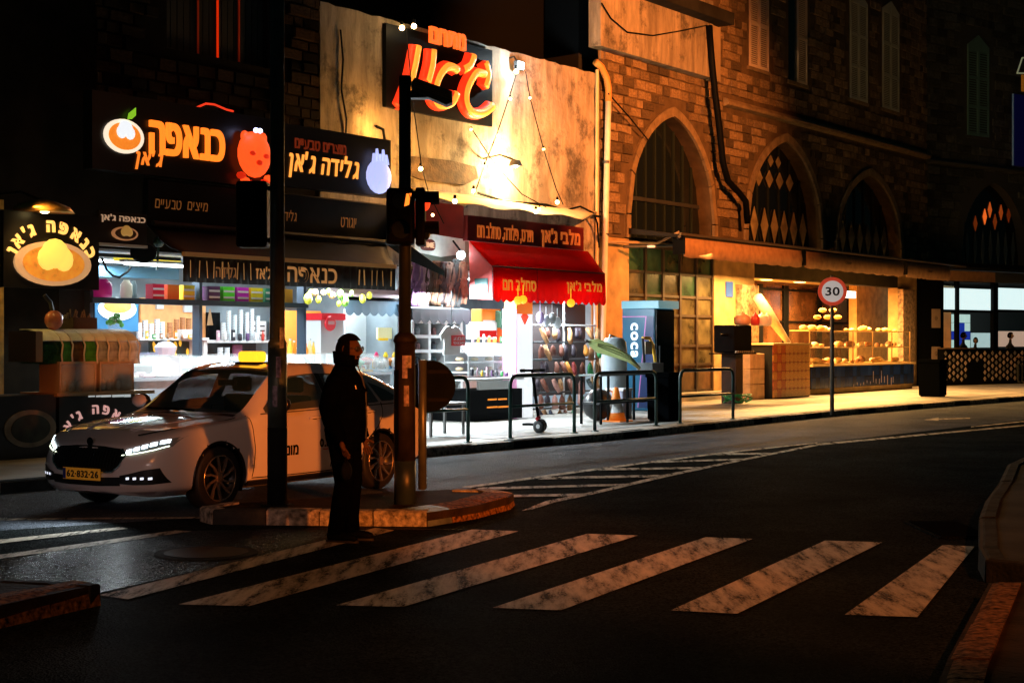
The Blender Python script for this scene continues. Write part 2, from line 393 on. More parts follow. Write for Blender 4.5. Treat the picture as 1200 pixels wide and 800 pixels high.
# rough wet asphalt between the islands
flat('rough_road_patch', [G(-260, 655), G(0, 652), G(115, 638), G(225, 622), G(420, 617), G(560, 621), G(445, 621), G(115, 695), G(104, 690), G(0, 684), G(-260, 690)], .004, ASPH2)
KP_ = None
KP = [(-26., -6.5), (-14., 8.), (-5.73, 17.2), (-1.26, 22.7), (1.94, 26.8), (6.93, 34.4), (10.4, 38.9), (14.8, 44.3), (22., 51.5), (34., 61.5), (60., 80.)]
def raised(name, edge, back, h, top, parentkind='structure'):
    b = MB(); pts = edge+back; n = len(pts)
    b.add([(p[0], p[1], 0) for p in pts]+[(p[0], p[1], h) for p in pts], [tuple(range(n, 2*n))]+[(i, (i+1) % n, n+(i+1) % n, n+i) for i in range(n)])
    o = b.o(name, top, kind='structure'); fixnormals(o); return o
def kerb_run(parent, pts, h, depth, ln, mats, lean=0., jitter=.0, side=1):
    """kerb stones one by one along a polyline; each a part of the pavement or island"""
    segs = []; 
    for i in range(len(pts)-1):
        a = Vector((*pts[i], 0)); b_ = Vector((*pts[i+1], 0)); L_ = (b_-a).length; k = max(1, round(L_/ln))
        for j in range(k): segs.append((a.lerp(b_, j/k), a.lerp(b_, (j+1)/k)))
    for i, (a, b_) in enumerate(segs):
        d = (b_-a).normalized(); n = Vector((-d.y, d.x, 0))*side; g_ = .006
        p, q = a+d*g_, b_-d*g_; hh = h+random.uniform(-.006, .006); mb = MB()
        o1 = lean; c = .018
        v = []
        for e in (p, q):
            v += [e-n*.012, e-n*(.012-o1*.3)+Vector((0, 0, hh-c)), e+n*(o1+c)+Vector((0, 0, hh)), e+n*depth+Vector((0, 0, hh+.002)), e+n*depth]
        mb.add(v, [(0, 1, 6, 5), (1, 2, 7, 6), (2, 3, 8, 7), (3, 4, 9, 8), (4, 3, 2, 1, 0), (5, 6, 7, 8, 9)])
        ob = mb.o('kerb_stone', mats[i] if i < len(mats) and len(mats) > 3 else mats[i % len(mats)], parent); fixnormals(ob)
pv = raised('pavement', KP, [(60, 110), (-60, 110), (-60, -6.5)], .12, PAVE)
kerb_run(pv, KP[1:9], .125, .2, .95, [KERB, KERBD, KERB])
# paving joints: slab rows set into the pavement top (recessed lines between proud slabs)
slabs = []
for i in range(-9, 30):
    for j in range(6):
        u0 = i*.9; v1 = 5.45-j*.9
        x, y, _ = ST.w(u0, v1)
        slabs.append((u0, v1, y))
slabs.sort(key=lambda q: q[2])
me_s = None
for k, (u0, v1, _) in enumerate(slabs[:230]):
    if me_s is None:
        mb = MB(); mb.box(.008, .892, -.892, -.008, 0, .006); ob = mb.o('paving_slab', mat('paving_slab', (.30, .28, .25), .55, var=.3, vs=2.2, bump=.5, bs=15, island=.35), pv); me_s = ob.data
    else:
        ob = bpy.data.objects.new('paving_slab', me_s); COL.objects.link(ob); ob.parent = pv
    ob.location = ST.w(u0, v1, .1205); ob.rotation_euler = (0, 0, ST.a); ob.scale = (1, -1, 1); ob.rotation_euler = (0, 0, ST.a)
    ob.scale = (1, 1, 1); ob.location = ST.w(u0, v1-.9, .1205)

# traffic island with the poles
IS = [(-2.95, 14.55), (-2.78, 14.28), (-.78, 14.12), (-.35, 14.75), (-.03, 15.55), (.02, 15.95), (-.14, 16.3), (-.55, 16.42)]
IB = [(-1.25, 16.1), (-2.1, 15.35), (-2.75, 14.95)]
isl = raised('traffic_island', IS, IB, .125, ISL)
kerb_run(isl, IS[1:3], .14, .15, .5, [KERBD, KERB, KERB, KERB], side=1)
kerb_run(isl, IS[2:], .145, .3, .34, [KERBB, KERBR, KERBR, KERBR, KERBR, KERBR, KERB, KERB, KERB], lean=.10, side=1)
kerb_run(isl, [IB[2], IS[0], IS[1]], .14, .12, .4, [KERB])
# island corner close by at the left
I2 = [(-7., 7.2), (-3.75, 7.5), (-3.05, 9.1), (-2.66, 9.92)]
isl2 = raised('near_island', [(-7., 7.2), (-3.8, 7.5), (-3.05, 9.1), (-2.68, 9.9)], [(-3.3, 10.12), (-7, 10.5)], .135, ISL)
kerb_run(isl2, I2[1:], .15, .22, .45, [KERBR], lean=.10, side=1)
kerb_run(isl2, [(-2.66, 9.92), (-3.3, 10.12), (-6, 10.4)], .14, .1, .7, [KERBD], side=1)
# big kerbed corner at the right
RE = [(9.5, 23.5), (6.95, 20.7), (6.2, 19.2), (5.37, 16.9), (4.6, 14.9), (4.08, 13.4), (3.72, 12.2), (3.5, 11.5), (3.35, 10.85), (3.6, 10.55), (5.5, 10.5)]
isl3 = raised('corner_island', RE, [(40, 10.5), (40, 23.5)], .16, mat('corner_top', (.05, .052, .05), .9, spec=.03, var=.5, vs=1.2, bump=.5, bs=18))
kerb_run(isl3, RE[:-1], .17, .13, .8, [KERB, KERB, KERB, KERBD, KERB, KERBD, KERBD, KERBD, KERBD]+[KERBD]*20, lean=.02, side=1)
# pavement strip beside the camera
RS = [(1.2, 5.0), (2.17, 7.65), (3.12, 10.05)]
isl4 = raised('near_pavement', RS, [(3.5, 10.15), (12, 10.15), (12, 5.)], .12, ISL)
kerb_run(isl4, RS, .13, .2, .5, [KERBR, KERBR], lean=.05, side=-1)

# lane along the shops, lighter and bluish to carry the shop light
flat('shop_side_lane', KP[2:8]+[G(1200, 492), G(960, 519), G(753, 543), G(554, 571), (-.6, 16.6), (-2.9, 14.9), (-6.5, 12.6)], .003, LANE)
# painted markings
def mark(name, px, z=.008, m=PAINT, sub=True): return flat(name, [G(*p) for p in px], z, m)
for px in ([(209, 709), (292, 711), (608, 623), (553, 621)], [(394, 710), (472, 712), (748, 628), (688, 626)],
           [(577, 713), (657, 716), (882, 632), (827, 630)], [(786, 716), (864, 720), (1034, 636), (967, 634)],
           [(990, 721), (1075, 724), (1142, 641), (1105, 639)]):
    mark('crosswalk_stripe', px)
mark('lane_edge_line', [(117, 698), (150, 703), (462, 622), (440, 619)])
mark('crosswalk_stripe', [(-40, 637), (-40, 642), (150, 620), (142, 618)])
mark('crosswalk_stripe', [(-40, 656), (-40, 661), (110, 640), (225, 623), (205, 622), (100, 637)])
mark('stop_line', [(-60, 608), (-60, 611), (60, 609.5), (240, 608), (240, 606.3), (60, 607.5)])
mark('hatched_area_line', [(611, 599), (625, 597), (650, 589), (700, 578.5), (782, 559), (868, 540.6), (960, 522), (1200, 499.4), (1200, 498), (960, 519.8), (867, 538.6), (779, 556.5), (698, 575.8), (640, 587.5)])
mark('hatched_area_line', [(552, 571.8), (664, 556), (753, 544), (845, 532), (958, 519.6), (958, 518.6), (845, 530.4), (753, 542), (664, 553.6), (540, 571)])
for px in ([(556, 575), (728, 570), (736, 567.5), (560, 572)], [(630, 562.5), (770, 559.7), (779, 557), (640, 559.5)],
           [(700, 552), (815, 550), (824, 547.8), (716, 549.3)], [(766, 543), (862, 540), (871, 537.8), (780, 540.6)],
           [(838, 533.8), (893, 533.2), (904, 531), (850, 531.4)], [(590, 583.5), (672, 582), (686, 579), (600, 580.6)]):
    mark('hatched_area_bar', px, .012)
mark('lane_arrow', [(1082, 492), (1100, 493.2), (1100, 491.8), (1137, 490.6), (1137, 489.6), (1100, 490.6), (1100, 489.4)])
mark('lane_line', [(1138, 501), (1200, 494.5), (1330, 481), (1330, 480), (1200, 493.3), (1138, 499.8)])
# manhole covers
def manhole(x, y, r, label, square=False):
    gx, gy = G(x, y); t = Thing('manhole_cover', label, 'manhole cover', world=(gx, gy, 0), rot=.1 if not square else .0)
    if square:
        b = t.b(); b.box(-.26, .26, -.6, .6, .004, .012); b.o('frame', ASPH, t.e)
        for i in (-1, 1):
            b = t.b(); b.box(-.22, .22, -.55+(.56 if i > 0 else 0), -.01+(.56 if i > 0 else 0), .012, .02); b.o('lid', mat('lid_iron', (.006, .007, .007), .95, spec=0.), t.e)
    else:
        b = t.b(); b.lathe([(r+.07, .004), (r+.07, .012), (r, .014)], n=32); b.o('frame', KERBD, t.e)
        b = t.b(); b.lathe([(r-.005, .006), (r-.005, .018), (.01, .02)], n=32); b.o('lid', BLACK, t.e)
manhole(242, 649, .34, 'round black iron manhole cover set in rough wet asphalt')
manhole(1112, 621, .5, 'rectangular two-lid access cover in the asphalt beside the corner kerb', True)

# ================================================================== BUILDINGS
def ring_arch(uc, hw, zs, za, n=24, Rr=1.3):
    """pointed arch outline from left spring over apex to right spring"""
    H = math.sqrt(Rr*Rr-(Rr-1)**2); out = []
    for i in range(n+1):
        t = -1+2*i/n; f = math.sqrt(max(0, Rr*Rr-(abs(t)+Rr-1)**2))/H
        out.append((uc+t*hw, zs+(za-zs)*f))
    return out
def arch_top(u, A):
    uc, hw, zs, za = A; t = abs(u-uc)/hw
    if t >= 1: return None
    Rr = 1.3; H = math.sqrt(Rr*Rr-(Rr-1)**2)
    return zs+(za-zs)*math.sqrt(max(0, Rr*Rr-(t+Rr-1)**2))/H
STV = []
def stone_variants():
    for i in range(10):
        mb = MB(); j = lambda s=.03: random.uniform(-s, s); d = .7+random.uniform(-.3, .3)
        v = [(0, 0, 0), (1, 0, 0), (1, 0, 1), (0, 0, 1)]
        fr_ = [(.04+j(.02), -d, .06+j()), (.96+j(.02), -d+j(.1), .06+j()), (.96+j(.02), -d+j(.1), .94+j()), (.04+j(.02), -d, .94+j())]
        mb.add(v+fr_, [(4, 5, 6, 7), (0, 1, 5, 4), (1, 2, 6, 5), (2, 3, 7, 6), (3, 0, 4, 7)])
        STV.append(mb)
stone_variants(); STM = []
def stones(th, u0, u1, z0, z1, v, blocked, ch=.27, cl=.5, limit=300, m=STONE, proud=.05, region=None):
    cells = []; z = z0; row = 0
    while z < z1:
        h = ch*random.uniform(.85, 1.15); u = u0-random.uniform(0, cl)
        while u < u1:
            l = cl*random.uniform(.6, 1.45); a, b_ = max(u, u0), min(u+l, u1)
            if b_-a > .12 and not blocked(a, b_, z, min(z+h, z1)): cells.append((a, b_, z, min(z+h, z1)))
            u += l
        z += h
    def size(c):
        x, y, _ = th.fr.w((c[0]+c[1])/2, v); zz = (c[2]+c[3])/2
        k = abs(x/y)*FPX; yy = HOR-(zz-EYE)*FPX/y
        return (0 if (abs(k) > 620 or yy < -20) else 1, (c[1]-c[0])*(c[3]-c[2])/y/y)
    cells.sort(key=size, reverse=True); big = th.b()
    for i, (a, b_, c, d) in enumerate(cells):
        S = random.choice(STV); w_, h_ = b_-a-.022, d-c-.022
        if i < limit:
            key = STV.index(S)
            while len(STM) <= key: STM.append(None)
            if STM[key] is None or STM[key][0] != m.name:
                ob = S.o('stone', m, th.e); STM[key] = (m.name, ob.data)
            else:
                ob = bpy.data.objects.new('stone', STM[key][1]); COL.objects.link(ob); ob.parent = th.e
            ob.location = (a+.011-th.off[0], -(v-th.off[1]), c+.011-th.off[2]); ob.scale = (w_, proud/.7, h_)
        else:
            big.add([(a+.011+q[0]*w_-th.off[0], -(v-th.off[1])+q[1]*proud/.7, c+.011+q[2]*h_-th.off[2]) for q in S.v], S.f)
    if big.v: big.o('stonework', m, th.e, kind='stuff')

# ---------------- left building: black-painted shop front below, dark stone above
uL, uM, uA = ST.U(-330, 0), ST.U(375, 0), ST.U(702, 0)
u115, u490 = ST.U(112, 0), ST.U(484, 0)
lb = Thing('stone_shop_building', 'dark stone building above the dessert shop, tall shuttered window above the black fascia', 'building', u115, 0, 0)
wu0, wu1 = ST.U(196, 0), ST.U(322, 0); wz0 = ST.Z(255, 68, 0)
b = lb.b(); b.box(uL, wu0, -.4, -.03, 3.2, 13); b.box(wu1, uM, -.4, -.03, 3.2, 13); b.box(wu0, wu1, -.4, -.03, 3.2, wz0); b.box(wu0, wu1, -.4, -.03, 10, 13)
b.box(uL, ST.U(70, 0), -.4, -.03, 0, 3.2); b.o('wall', mat('dark_mortar', (.016, .012, .008), .95, spec=.05, var=.5, vs=2), lb.e)
b = lb.b(); b.box(ST.U(70, 0), u115, -.4, -.02, 0, 3.2); b.o('pier', DARKW, lb.e)
def blk(a, b_, c, d):
    if a < wu1+.1 and b_ > wu0-.1 and d > wz0-.15: return True
    # stones show only in two bands, near-black mortar covers the rest
    return False
stones(lb, ST.U(112, 0), uM, 5.7, 10.5, -.03, blk, ch=.22, cl=.42, limit=300, m=mat('dark_stone', (.045, .026, .012), .9, spec=.05, var=.5, vs=5, bump=.9, bs=14, island=.95))  # stone tone kept very dark, varying from stone to stone
win = lb.b()
win.box(wu0, wu0+.08, -.3, -.1, wz0, 10); win.box(wu1-.08, wu1, -.3, -.1, wz0, 10); win.box(wu0, wu1, -.3, -.06, wz0-.1, wz0)
wf = win.o('window', DARKW, lb.e)
slits = [ST.U(231, -.2), ST.U(254, -.2), ST.U(279, -.2)]
us = wu0+.1
while us < wu1-.15:
    q = lb.b(); q.box(us, us+.13, -.24, -.19, wz0+.02, 10); q.o('shutter_slat', mat('dark_shutter', (.02, .02, .018), .6), wf); us += .15
for i, s_ in enumerate(slits):
    q = lb.b(); q.box(s_-.02, s_+.02, -.185, -.17, wz0+.05, 10); q.o('lit_slit', glow('red_slit', (1., .03, .0), [.12, .6, .3][i]) if i == 1 else glow('red_slit_dim', (1., .06, .0), .03), wf)

# ---------------- middle: plastered low building with the big sign
mb_ = Thing('plaster_building', 'old low plastered building between the dessert shop and the stone arcade building', 'building', u490, 0, 0)
b = mb_.b(); nU, nZ = 46, 26; z0_, z1_ = 3.25, 8.22
rows = []
for i in range(nU+1):
    u = uM+(uA-uM)*i/nU
    rows.append([(u, .02*math.sin(i*1.7)*math.sin(j*1.3)+.012*random.random(), z0_+(z1_-z0_)*j/nZ+(.02*math.sin(i*2.1)*math.sin(i*.7) if j == nZ else 0)) for j in range(nZ+1)])
b.grid(rows); b.o('plaster_wall', PLAS, mb_.e, smooth=True)
b = mb_.b(); b.box(uM+.003, uA, -.4, -.05, 3.2, 8.15); b.o('wall_core', MORT, mb_.e)
b = mb_.b(); b.box(ST.U(470, 0), ST.U(488, 0), -3.4, -.05, .12, 3.2); b.o('party_wall', DARKW, mb_.e)
# ledge with soot below the sign
b = mb_.b(); a0, a1, c0, c1 = ST.bp(470, 560, 189, 214, .03); b.prism([(a0, c0+.1), (a0+.7, c0), (a1-.5, c0+.02), (a1, c0+.2), (a1-.1, c1), (a1-1., c1+.05), (a0, c1)], 0.0, .05, 'uz'); b.o('fallen_plaster_patch', mat('bare_masonry', (.10, .065, .035), .9, var=.6, vs=6, bump=1, bs=20), mb_.e)
# dark set-back upper storey, unlit
b = mb_.b(); b.box(uM+.004, uA-.004, -9, -1.6, 8.1, 13.5); b.o('upper_storey', mat('night_dark_render', (.006, .006, .006), .95, spec=0.), mb_.e)
b = mb_.b(); b.box(uM+.01, uA-.01, -1.7, -.35, 8.0, 8.1); b.o('flat_roof', DARKW, mb_.e)
# interiors of both shops
def room(th, u0, u1, depth, h, wallm, floorm, ceilm):
    b = th.b(); b.box(u0, u1, -depth-.1, -depth, .12, h); b.o('back_wall', wallm, th.e)
    b = th.b(); b.box(u0-.05, u0, -depth, -.05, .12, h); b.o('side_wall', wallm, th.e)
    b = th.b(); b.box(u1, u1+.05, -depth, -.05, .12, h); b.o('side_wall', wallm, th.e)
    b = th.b(); b.box(u0, u1, -depth, 0, h, h+.04); b.o('ceiling', ceilm, th.e)
    b = th.b(); b.box(u0, u1, -depth, 0, .126, .13); b.o('floor', floorm, th.e)
room(lb, u115, ST.U(468, 0), 3.2, 3.19, mat('shop_wall', (.30, .36, .40), .5, var=.35, vs=1.5), mat('shop_floor', (.3, .3, .3), .3), mat('shop_ceiling', (.5, .6, .7), .5))
room(mb_, u490+.15, uA-.3, 3.4, 3.19, mat('shop_wall_two', (.28, .33, .37), .5, var=.4, vs=1.5), mat('shop_floor_two', (.3, .3, .3), .3), mat('shop_ceiling_two', (.6, .65, .7), .5))
b = mb_.b(); b.box(uA-.3, uA, -.4, -.02, .12, 3.25); b.o('pier', PLASO, mb_.e)

# ---------------- arcade building with pointed arches
uE = ST.U(1086, 0)
ab = Thing('arcade_building', 'long stone building with pointed arches and shuttered upper windows over a bakery', 'building', uA, 0, 0)
ARCH = []
for (x0, x1, xa, ya) in ((738, 836, 790, 137), (876, 963, 921, 166), (982, 1056, 1020, 206)):
    a0, a1 = ST.U(x0, 0), ST.U(x1, 0); ARCH.append(((a0+a1)/2, (a1-a0)/2, 4.9, ST.Z(xa, ya, 0)))
SHUT = []
for (x0, x1, yt, yb, pt) in ((878, 900, -70, 81, 0), (925, 945, -60, 97, 0), (996, 1016, -10, 118, 1), (1034, 1053, 2, 129, 1)):
    SHUT.append((ST.U(x0, 0), ST.U(x1, 0), ST.Z((x0+x1)/2, yb, 0), ST.Z((x0+x1)/2, yt, 0), pt))
uS0 = uA; TOPZ = 15.5
du = .07; u = uA+.0; b = ab.b()
while u < uE:
    u2 = min(u+du, uE); um = (u+u2)/2; t = None
    for A in ARCH:
        q = arch_top(um, A)
        if q: t = q
    z = 4.3 if t is None else t
    b.add([tuple(b.P(p)) for p in ((u, -.03, z), (u2, -.03, z), (u2, -.03, TOPZ), (u, -.03, TOPZ))], [(0, 1, 2, 3)]); u = u2
b.o('wall', MORT, ab.e)
b = ab.b(); b.box(uA, uE, -9, -.6, 4.3, TOPZ); b.o('inner_wall', mat('dark_inside', (.006, .006, .006), .9), ab.e)
PAR = (uA, ST.U(846, .0), ST.Z(846, 92, 0), TOPZ)   # rendered panel, upper left
def blk2(a, b_, c, d):
    for A in ARCH:
        for uu in (a, (a+b_)/2, b_):
            q = arch_top(uu, (A[0], A[1]+.22, A[2], A[3]+.3))
            if q and c < q-.02: return True
    for (s0, s1, zb, zt, pt) in SHUT:
        if a < s1+.12 and b_ > s0-.12 and d > zb-.12 and c < zt: return True
    if 8.22 < d and c < 8.5 and b_ > ST.U(848, 0): return True
    if b_ < ST.U(842, 0)+.3 and c > ST.Z(835, 92, .3)+.05: return True
    return False
stones(ab, uA+.05, uE, 4.35, TOPZ, -.03, blk2, ch=.25, cl=.42, limit=300)
# string course
b = ab.b(); b.prism([(-.02, 8.24), (.16, 8.28), (.18, 8.36), (.1, 8.46), (-.02, 8.5)], ST.U(848, 0), uE, 'vz'); b.o('string_course', STONEP, ab.e)
# arch rings, reveals, glazing
for ai, A in enumerate(ARCH):
    uc, hw, zs, za = A
    inn = ring_arch(uc, hw, zs, za, 22); out = ring_arch(uc, hw+.19, zs, za+.26, 22)
    for i in range(22):
        q = ab.b(); p = [inn[i], inn[i+1], out[i+1], out[i]]; cx = sum(a[0] for a in p)/4; cz = sum(a[1] for a in p)/4
        p = [(cx+(a[0]-cx)*.95, cz+(a[1]-cz)*.95) for a in p]; q.prism(p, -.03, .045, 'uz'); q.o('arch_stone', STONEP, ab.e)
    for sgn, uu in ((-1, uc-hw), (1, uc+hw)):
        q = ab.b(); q.box(uu+(0 if sgn > 0 else -.19), uu+(.19 if sgn > 0 else 0), -.03, .045, 4.32, zs-.01); q.o('arch_stone', STONEP, ab.e)
    q = ab.b(); rows = [[(p[0], -.03, p[1]) for p in [(uc-hw, 4.3)]+inn+[(uc+hw, 4.3)]], [(p[0], -.45, p[1]) for p in [(uc-hw, 4.3)]+inn+[(uc+hw, 4.3)]]]
    q.grid(rows); q.o('arch_reveal', MORT, ab.e)
    aw = ab.b(); aw.prism([(uc-hw, 4.3)]+inn+[(uc+hw, 4.3)], -.46, -.44, 'uz'); gw = aw.o('arch_window', DGLASS, ab.e)
    nm = 9 if ai == 0 else 7
    for k in range(1, nm):
        uu = uc-hw+2*hw*k/nm; q = ab.b(); q.box(uu-.03, uu+.03, -.44, -.40, 4.3, arch_top(uu, A)); q.o('mullion', mat('arch_mullion', (.02, .03, .028), .7, spec=.1), gw)
    if ai == 0:
        q = ab.b(); q.box(uc-hw, uc+hw, -.44, -.38, 5.35, 5.45); q.o('transom', DGREY, gw)
        continue
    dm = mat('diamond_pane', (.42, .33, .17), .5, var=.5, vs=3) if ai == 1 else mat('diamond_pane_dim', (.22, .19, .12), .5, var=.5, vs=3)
    for row_, (zc, hh, cnt, span) in enumerate(((5.15, .52, 7, .92), (6.55, .26, 4, .55), (7.1, .18, 2, .2))):
        if ai == 2 and row_: continue
        for k in range(cnt):
            uu = uc+hw*span*(-1+2*(k+.5)/cnt); w_ = hw*span/cnt*.72
            q = ab.b(); q.prism([(uu-w_, zc), (uu, zc-hh), (uu+w_, zc), (uu, zc+hh)], -.40, -.38, 'uz'); q.o('diamond_pane', dm, gw)
# rendered parapet panel standing proud, with dark eave above it
b = ab.b(); zb = 8.05
x0, x1 = ST.U(703, .3), ST.U(835, .3); zbot = ST.Z(835, 92, .3)
b.box(x0, x1, -.02, .32, zbot, 10.9); b.o('rendered_parapet', PLAS, ab.e)
b = ab.b(); b.box(x1+.08, ST.U(846, .3), -.02, .26, zbot-.02, 10.6); b.o('rendered_pilaster', PLASO, ab.e)
b = ab.b(); b.box(x0-.2, ST.U(851, .5), -.02, .75, 10.28, 10.6); b.o('eave', DARKW, ab.e)
# shuttered windows
for i, (s0, s1, zb, zt, pt) in enumerate(SHUT):
    b = ab.b()
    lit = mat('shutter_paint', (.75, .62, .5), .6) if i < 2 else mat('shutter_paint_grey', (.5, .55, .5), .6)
    b.box(s0-.1, s1+.1, -.03, .03, zb-.1, zb); wv = b.o('window', STONEP, ab.e)
    if i == 1: sa = s0+(s1-s0)*.45; q = ab.b(); q.box(s0, sa, -.03, -.02, zb, zt); q.o('pane', DGLASS, wv)
    else: sa = s0
    leaves = 1 if i == 1 else 2
    for k in range(leaves):
        l0 = sa+(s1-sa)*k/leaves+.01; l1 = sa+(s1-sa)*(k+1)/leaves-.01; q = ab.b(); st = .05
        zt2 = zt if not pt else zt-.35
        q.box(l0, l0+st, -.02, .04, zb, zt2); q.box(l1-st, l1, -.02, .04, zb, zt2)
        n_ = 3 if zt-zb > 3 else 2
        for j in range(n_+1):
            zz = zb+(zt2-zb-.09)*j/n_; q.box(l0+st, l1-st, -.018, .038, zz, zz+.09)
        zz = zb+.12
        while zz < zt2-.05: q.box(l0+st, l1-st, -.01, .02, zz, zz+.03); zz += .06
        if pt:
            m_ = (s0+s1)/2; half = [(l0, zt2), (l1, zt2), (l1 if k == 0 else l0, zt)]
            q.prism([(l0, zt2), (l1, zt2), (l1, zt if k == 0 else zt2+.02), (l0, zt2+.02 if k == 0 else zt)], -.02, .04, 'uz')
        q.o('shutter', lit, wv)
# ground floor: piers, folding glazed doors, bakery opening
yel = mat('ochre_pier', (.42, .28, .12), .8, var=.35, vs=2.5, bump=.6, bs=10)
d0, d1 = ST.U(737, 0), ST.U(837, 0); k0, k1 = ST.U(884, 0), ST.U(1052, 0)
b = ab.b(); b.box(uA+.01, d0, -.35, .0, .12, 4.28); b.o('pier', yel, ab.e)
b = ab.b(); b.box(d1, k0, -.35, .0, .12, 4.28); b.o('pier', yel, ab.e)
b = ab.b(); b.box(k1, uE, -.35, .0, .12, 4.28); b.o('pier', yel, ab.e)
b = ab.b(); b.box(ST.U(862, 0), ST.U(882, 0), .003, .2, .5, 3.3); b.o('carved_pilaster', mat('carved_stone', (.30, .20, .12), .8, var=.7, vs=9, bump=1., bs=20), ab.e)
b = ab.b(); b.box(ST.U(1052, 0), ST.U(1066, 0), .003, .2, .5, 3.5); b.o('carved_pilaster', MATS['carved_stone'], ab.e)
b = ab.b(); b.box(d0, k1, -.3, .45, .12, .34); b.o('step', PAVE, ab.e)
b = ab.b(); b.box(d0, d1, -.5, -.35, .34, 4.28); b.o('door_backing', mat('door_interior', (.06, .08, .05), .9, var=.6, vs=1.5), ab.e)
dr = ab.b(); dr.box(d0, d1, -.14, -.04, 4.1, 4.28); door = dr.o('folding_glazed_door', mat('door_wood', (.035, .02, .01), .6, var=.4, vs=5), ab.e)
WOOD2 = MATS['door_wood']
gm = mat('dusty_pane', (.10, .085, .045), .25, var=.75, vs=2.2, bump=.2, bs=6)
gm2 = mat('dusty_pane_green', (.035, .085, .05), .25, var=.6, vs=2.2)
nC = 5; hs = [.34, 1.05, 1.55, 2.35, 2.85, 3.45, 4.1]
for i in range(nC+1):
    uu = d0+(d1-d0)*i/nC; q = ab.b(); q.box(uu-.05, uu+.05, -.13, -.03, .34, 4.1); q.o('stile', WOOD2, door)
for i in range(nC):
    a, c = d0+(d1-d0)*i/nC+.05, d0+(d1-d0)*(i+1)/nC-.05
    for j in range(len(hs)-1):
        q = ab.b(); q.box(a, c, -.12, -.05, hs[j], hs[j]+.07); q.o('rail', WOOD2, door)
        q = ab.b(); q.box(a, c, -.10, -.09, hs[j]+.07, hs[j+1]); q.o('pane', WOOD if j == 0 else (gm2 if (j >= 4 and (i+j) % 2) or (i == 1 and j > 2) else gm), door)
# house number plate
np_ = single('house_number_plate', 'small blue house number plate on the ochre pier beside the glazed doors', 'sign', ST.U(854, .02), .02, ST.Z(854, 348, 0), lambda q: q.box(ST.U(850, 0), ST.U(858, 0), .005, .03, ST.Z(854, 348, 0), ST.Z(854, 330, 0)), mat('plate_blue', (.02, .08, .4), .4, emit=(.05, .15, .6), es=.15))
# bakery interior
warm = mat('bakery_wall', (.40, .22, .08), .8, var=.3, vs=2)
BKR = k1+7.0
b = ab.b(); b.box(k0-.6, BKR, -3.6, -3.5, .12, 4.0); b.o('back_wall', warm, ab.e)
b = ab.b(); b.box(k0-.65, k0-.6, -3.5, -.35, .12, 4.0); b.o('side_wall', warm, ab.e)
b = ab.b(); b.box(BKR, BKR+.05, -3.5, -.65, .12, 4.0); b.o('side_wall', warm, ab.e)
b = ab.b(); b.box(k0-.6, BKR, -3.5, -.36, 3.75, 3.8); b.o('ceiling', mat('bakery_ceiling', (.8, .62, .35), .7), ab.e)
b = ab.b(); b.box(k0-.6, BKR, -3.5, -.36, .34, .35); b.o('floor', mat('bakery_floor', (.3, .2, .1), .4), ab.e)
b = ab.b(); b.box(k0, k1, -.36, -.0, 3.55, 4.28); b.o('lintel', DARKW, ab.e)
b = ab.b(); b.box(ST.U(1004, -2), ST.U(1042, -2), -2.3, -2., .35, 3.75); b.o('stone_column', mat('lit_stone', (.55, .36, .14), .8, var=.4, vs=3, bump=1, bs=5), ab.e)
# black window frame at the back, dusk view and reflections painted into the glass
x0, x1, z0, z1 = ST.bp(892, 1003, 336, 425, -3.2)
b = ab.b(); b.box(x0, x1, -3.45, -3.35, z0, z1); bw = b.o('back_window', mat('dusk_reflection_glass', (.10, .045, .02), .15, var=.8, vs=1.2), ab.e)
for (fx0, fx1) in ((0, .04), (.24, .29), (.6, .64), (.96, 1)):
    q = ab.b(); q.box(x0+(x1-x0)*fx0, x0+(x1-x0)*fx1, -3.35, -3.28, z0, z1); q.o('frame', BLACK, bw)
for fz in (0, .52, .93):
    q = ab.b(); q.box(x0, x1, -3.35, -3.285, z0+(z1-z0)*fz, z0+(z1-z0)*fz+.07); q.o('frame', BLACK, bw)

# ---------------- corner wing, nearly unlit
cb = Thing('corner_building', 'dark far wing with lancet shutters and a diner on its ground floor', 'building', 0, 0, 0, fr=WG)
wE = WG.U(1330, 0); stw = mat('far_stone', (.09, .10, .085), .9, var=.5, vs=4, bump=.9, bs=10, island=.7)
a0, a1 = WG.U(1127, 0), WG.U(1203, 0); A4 = ((a0+a1)/2, (a1-a0)/2, 5., WG.Z(1165, 214, 0))
u = 0.; b = cb.b()
while u < wE:
    um = u+.05; t = arch_top(um, A4) or 4.25
    b.add([tuple(b.P(p)) for p in ((u, 0, t), (u+.1, 0, t), (u+.1, 0, 17), (u, 0, 17))], [(0, 1, 2, 3)]); u += .1
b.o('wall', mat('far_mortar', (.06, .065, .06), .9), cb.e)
b = cb.b(); b.box(-.3, wE, -8, -.6, 4.3, 17); b.o('inner_wall', MATS['dark_inside'], cb.e)
def blk3(a, b_, c, d):
    for uu in (a, (a+b_)/2, b_):
        q = arch_top(uu, (A4[0], A4[1]+.2, A4[2], A4[3]+.25))
        if q and c < q: return True
    if a < WG.U(1160, 0) and b_ > WG.U(1130, 0) and d > WG.Z(1145, 163, 0) and c < WG.Z(1145, 38, 0): return True
    return False
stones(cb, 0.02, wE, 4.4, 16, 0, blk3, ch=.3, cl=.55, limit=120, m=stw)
inn = ring_arch(*A4, 20); b = cb.b(); b.prism([(A4[0]-A4[1], 4.3)]+inn+[(A4[0]+A4[1], 4.3)], -.4, -.38, 'uz'); gw = b.o('arch_window', DGLASS, cb.e)
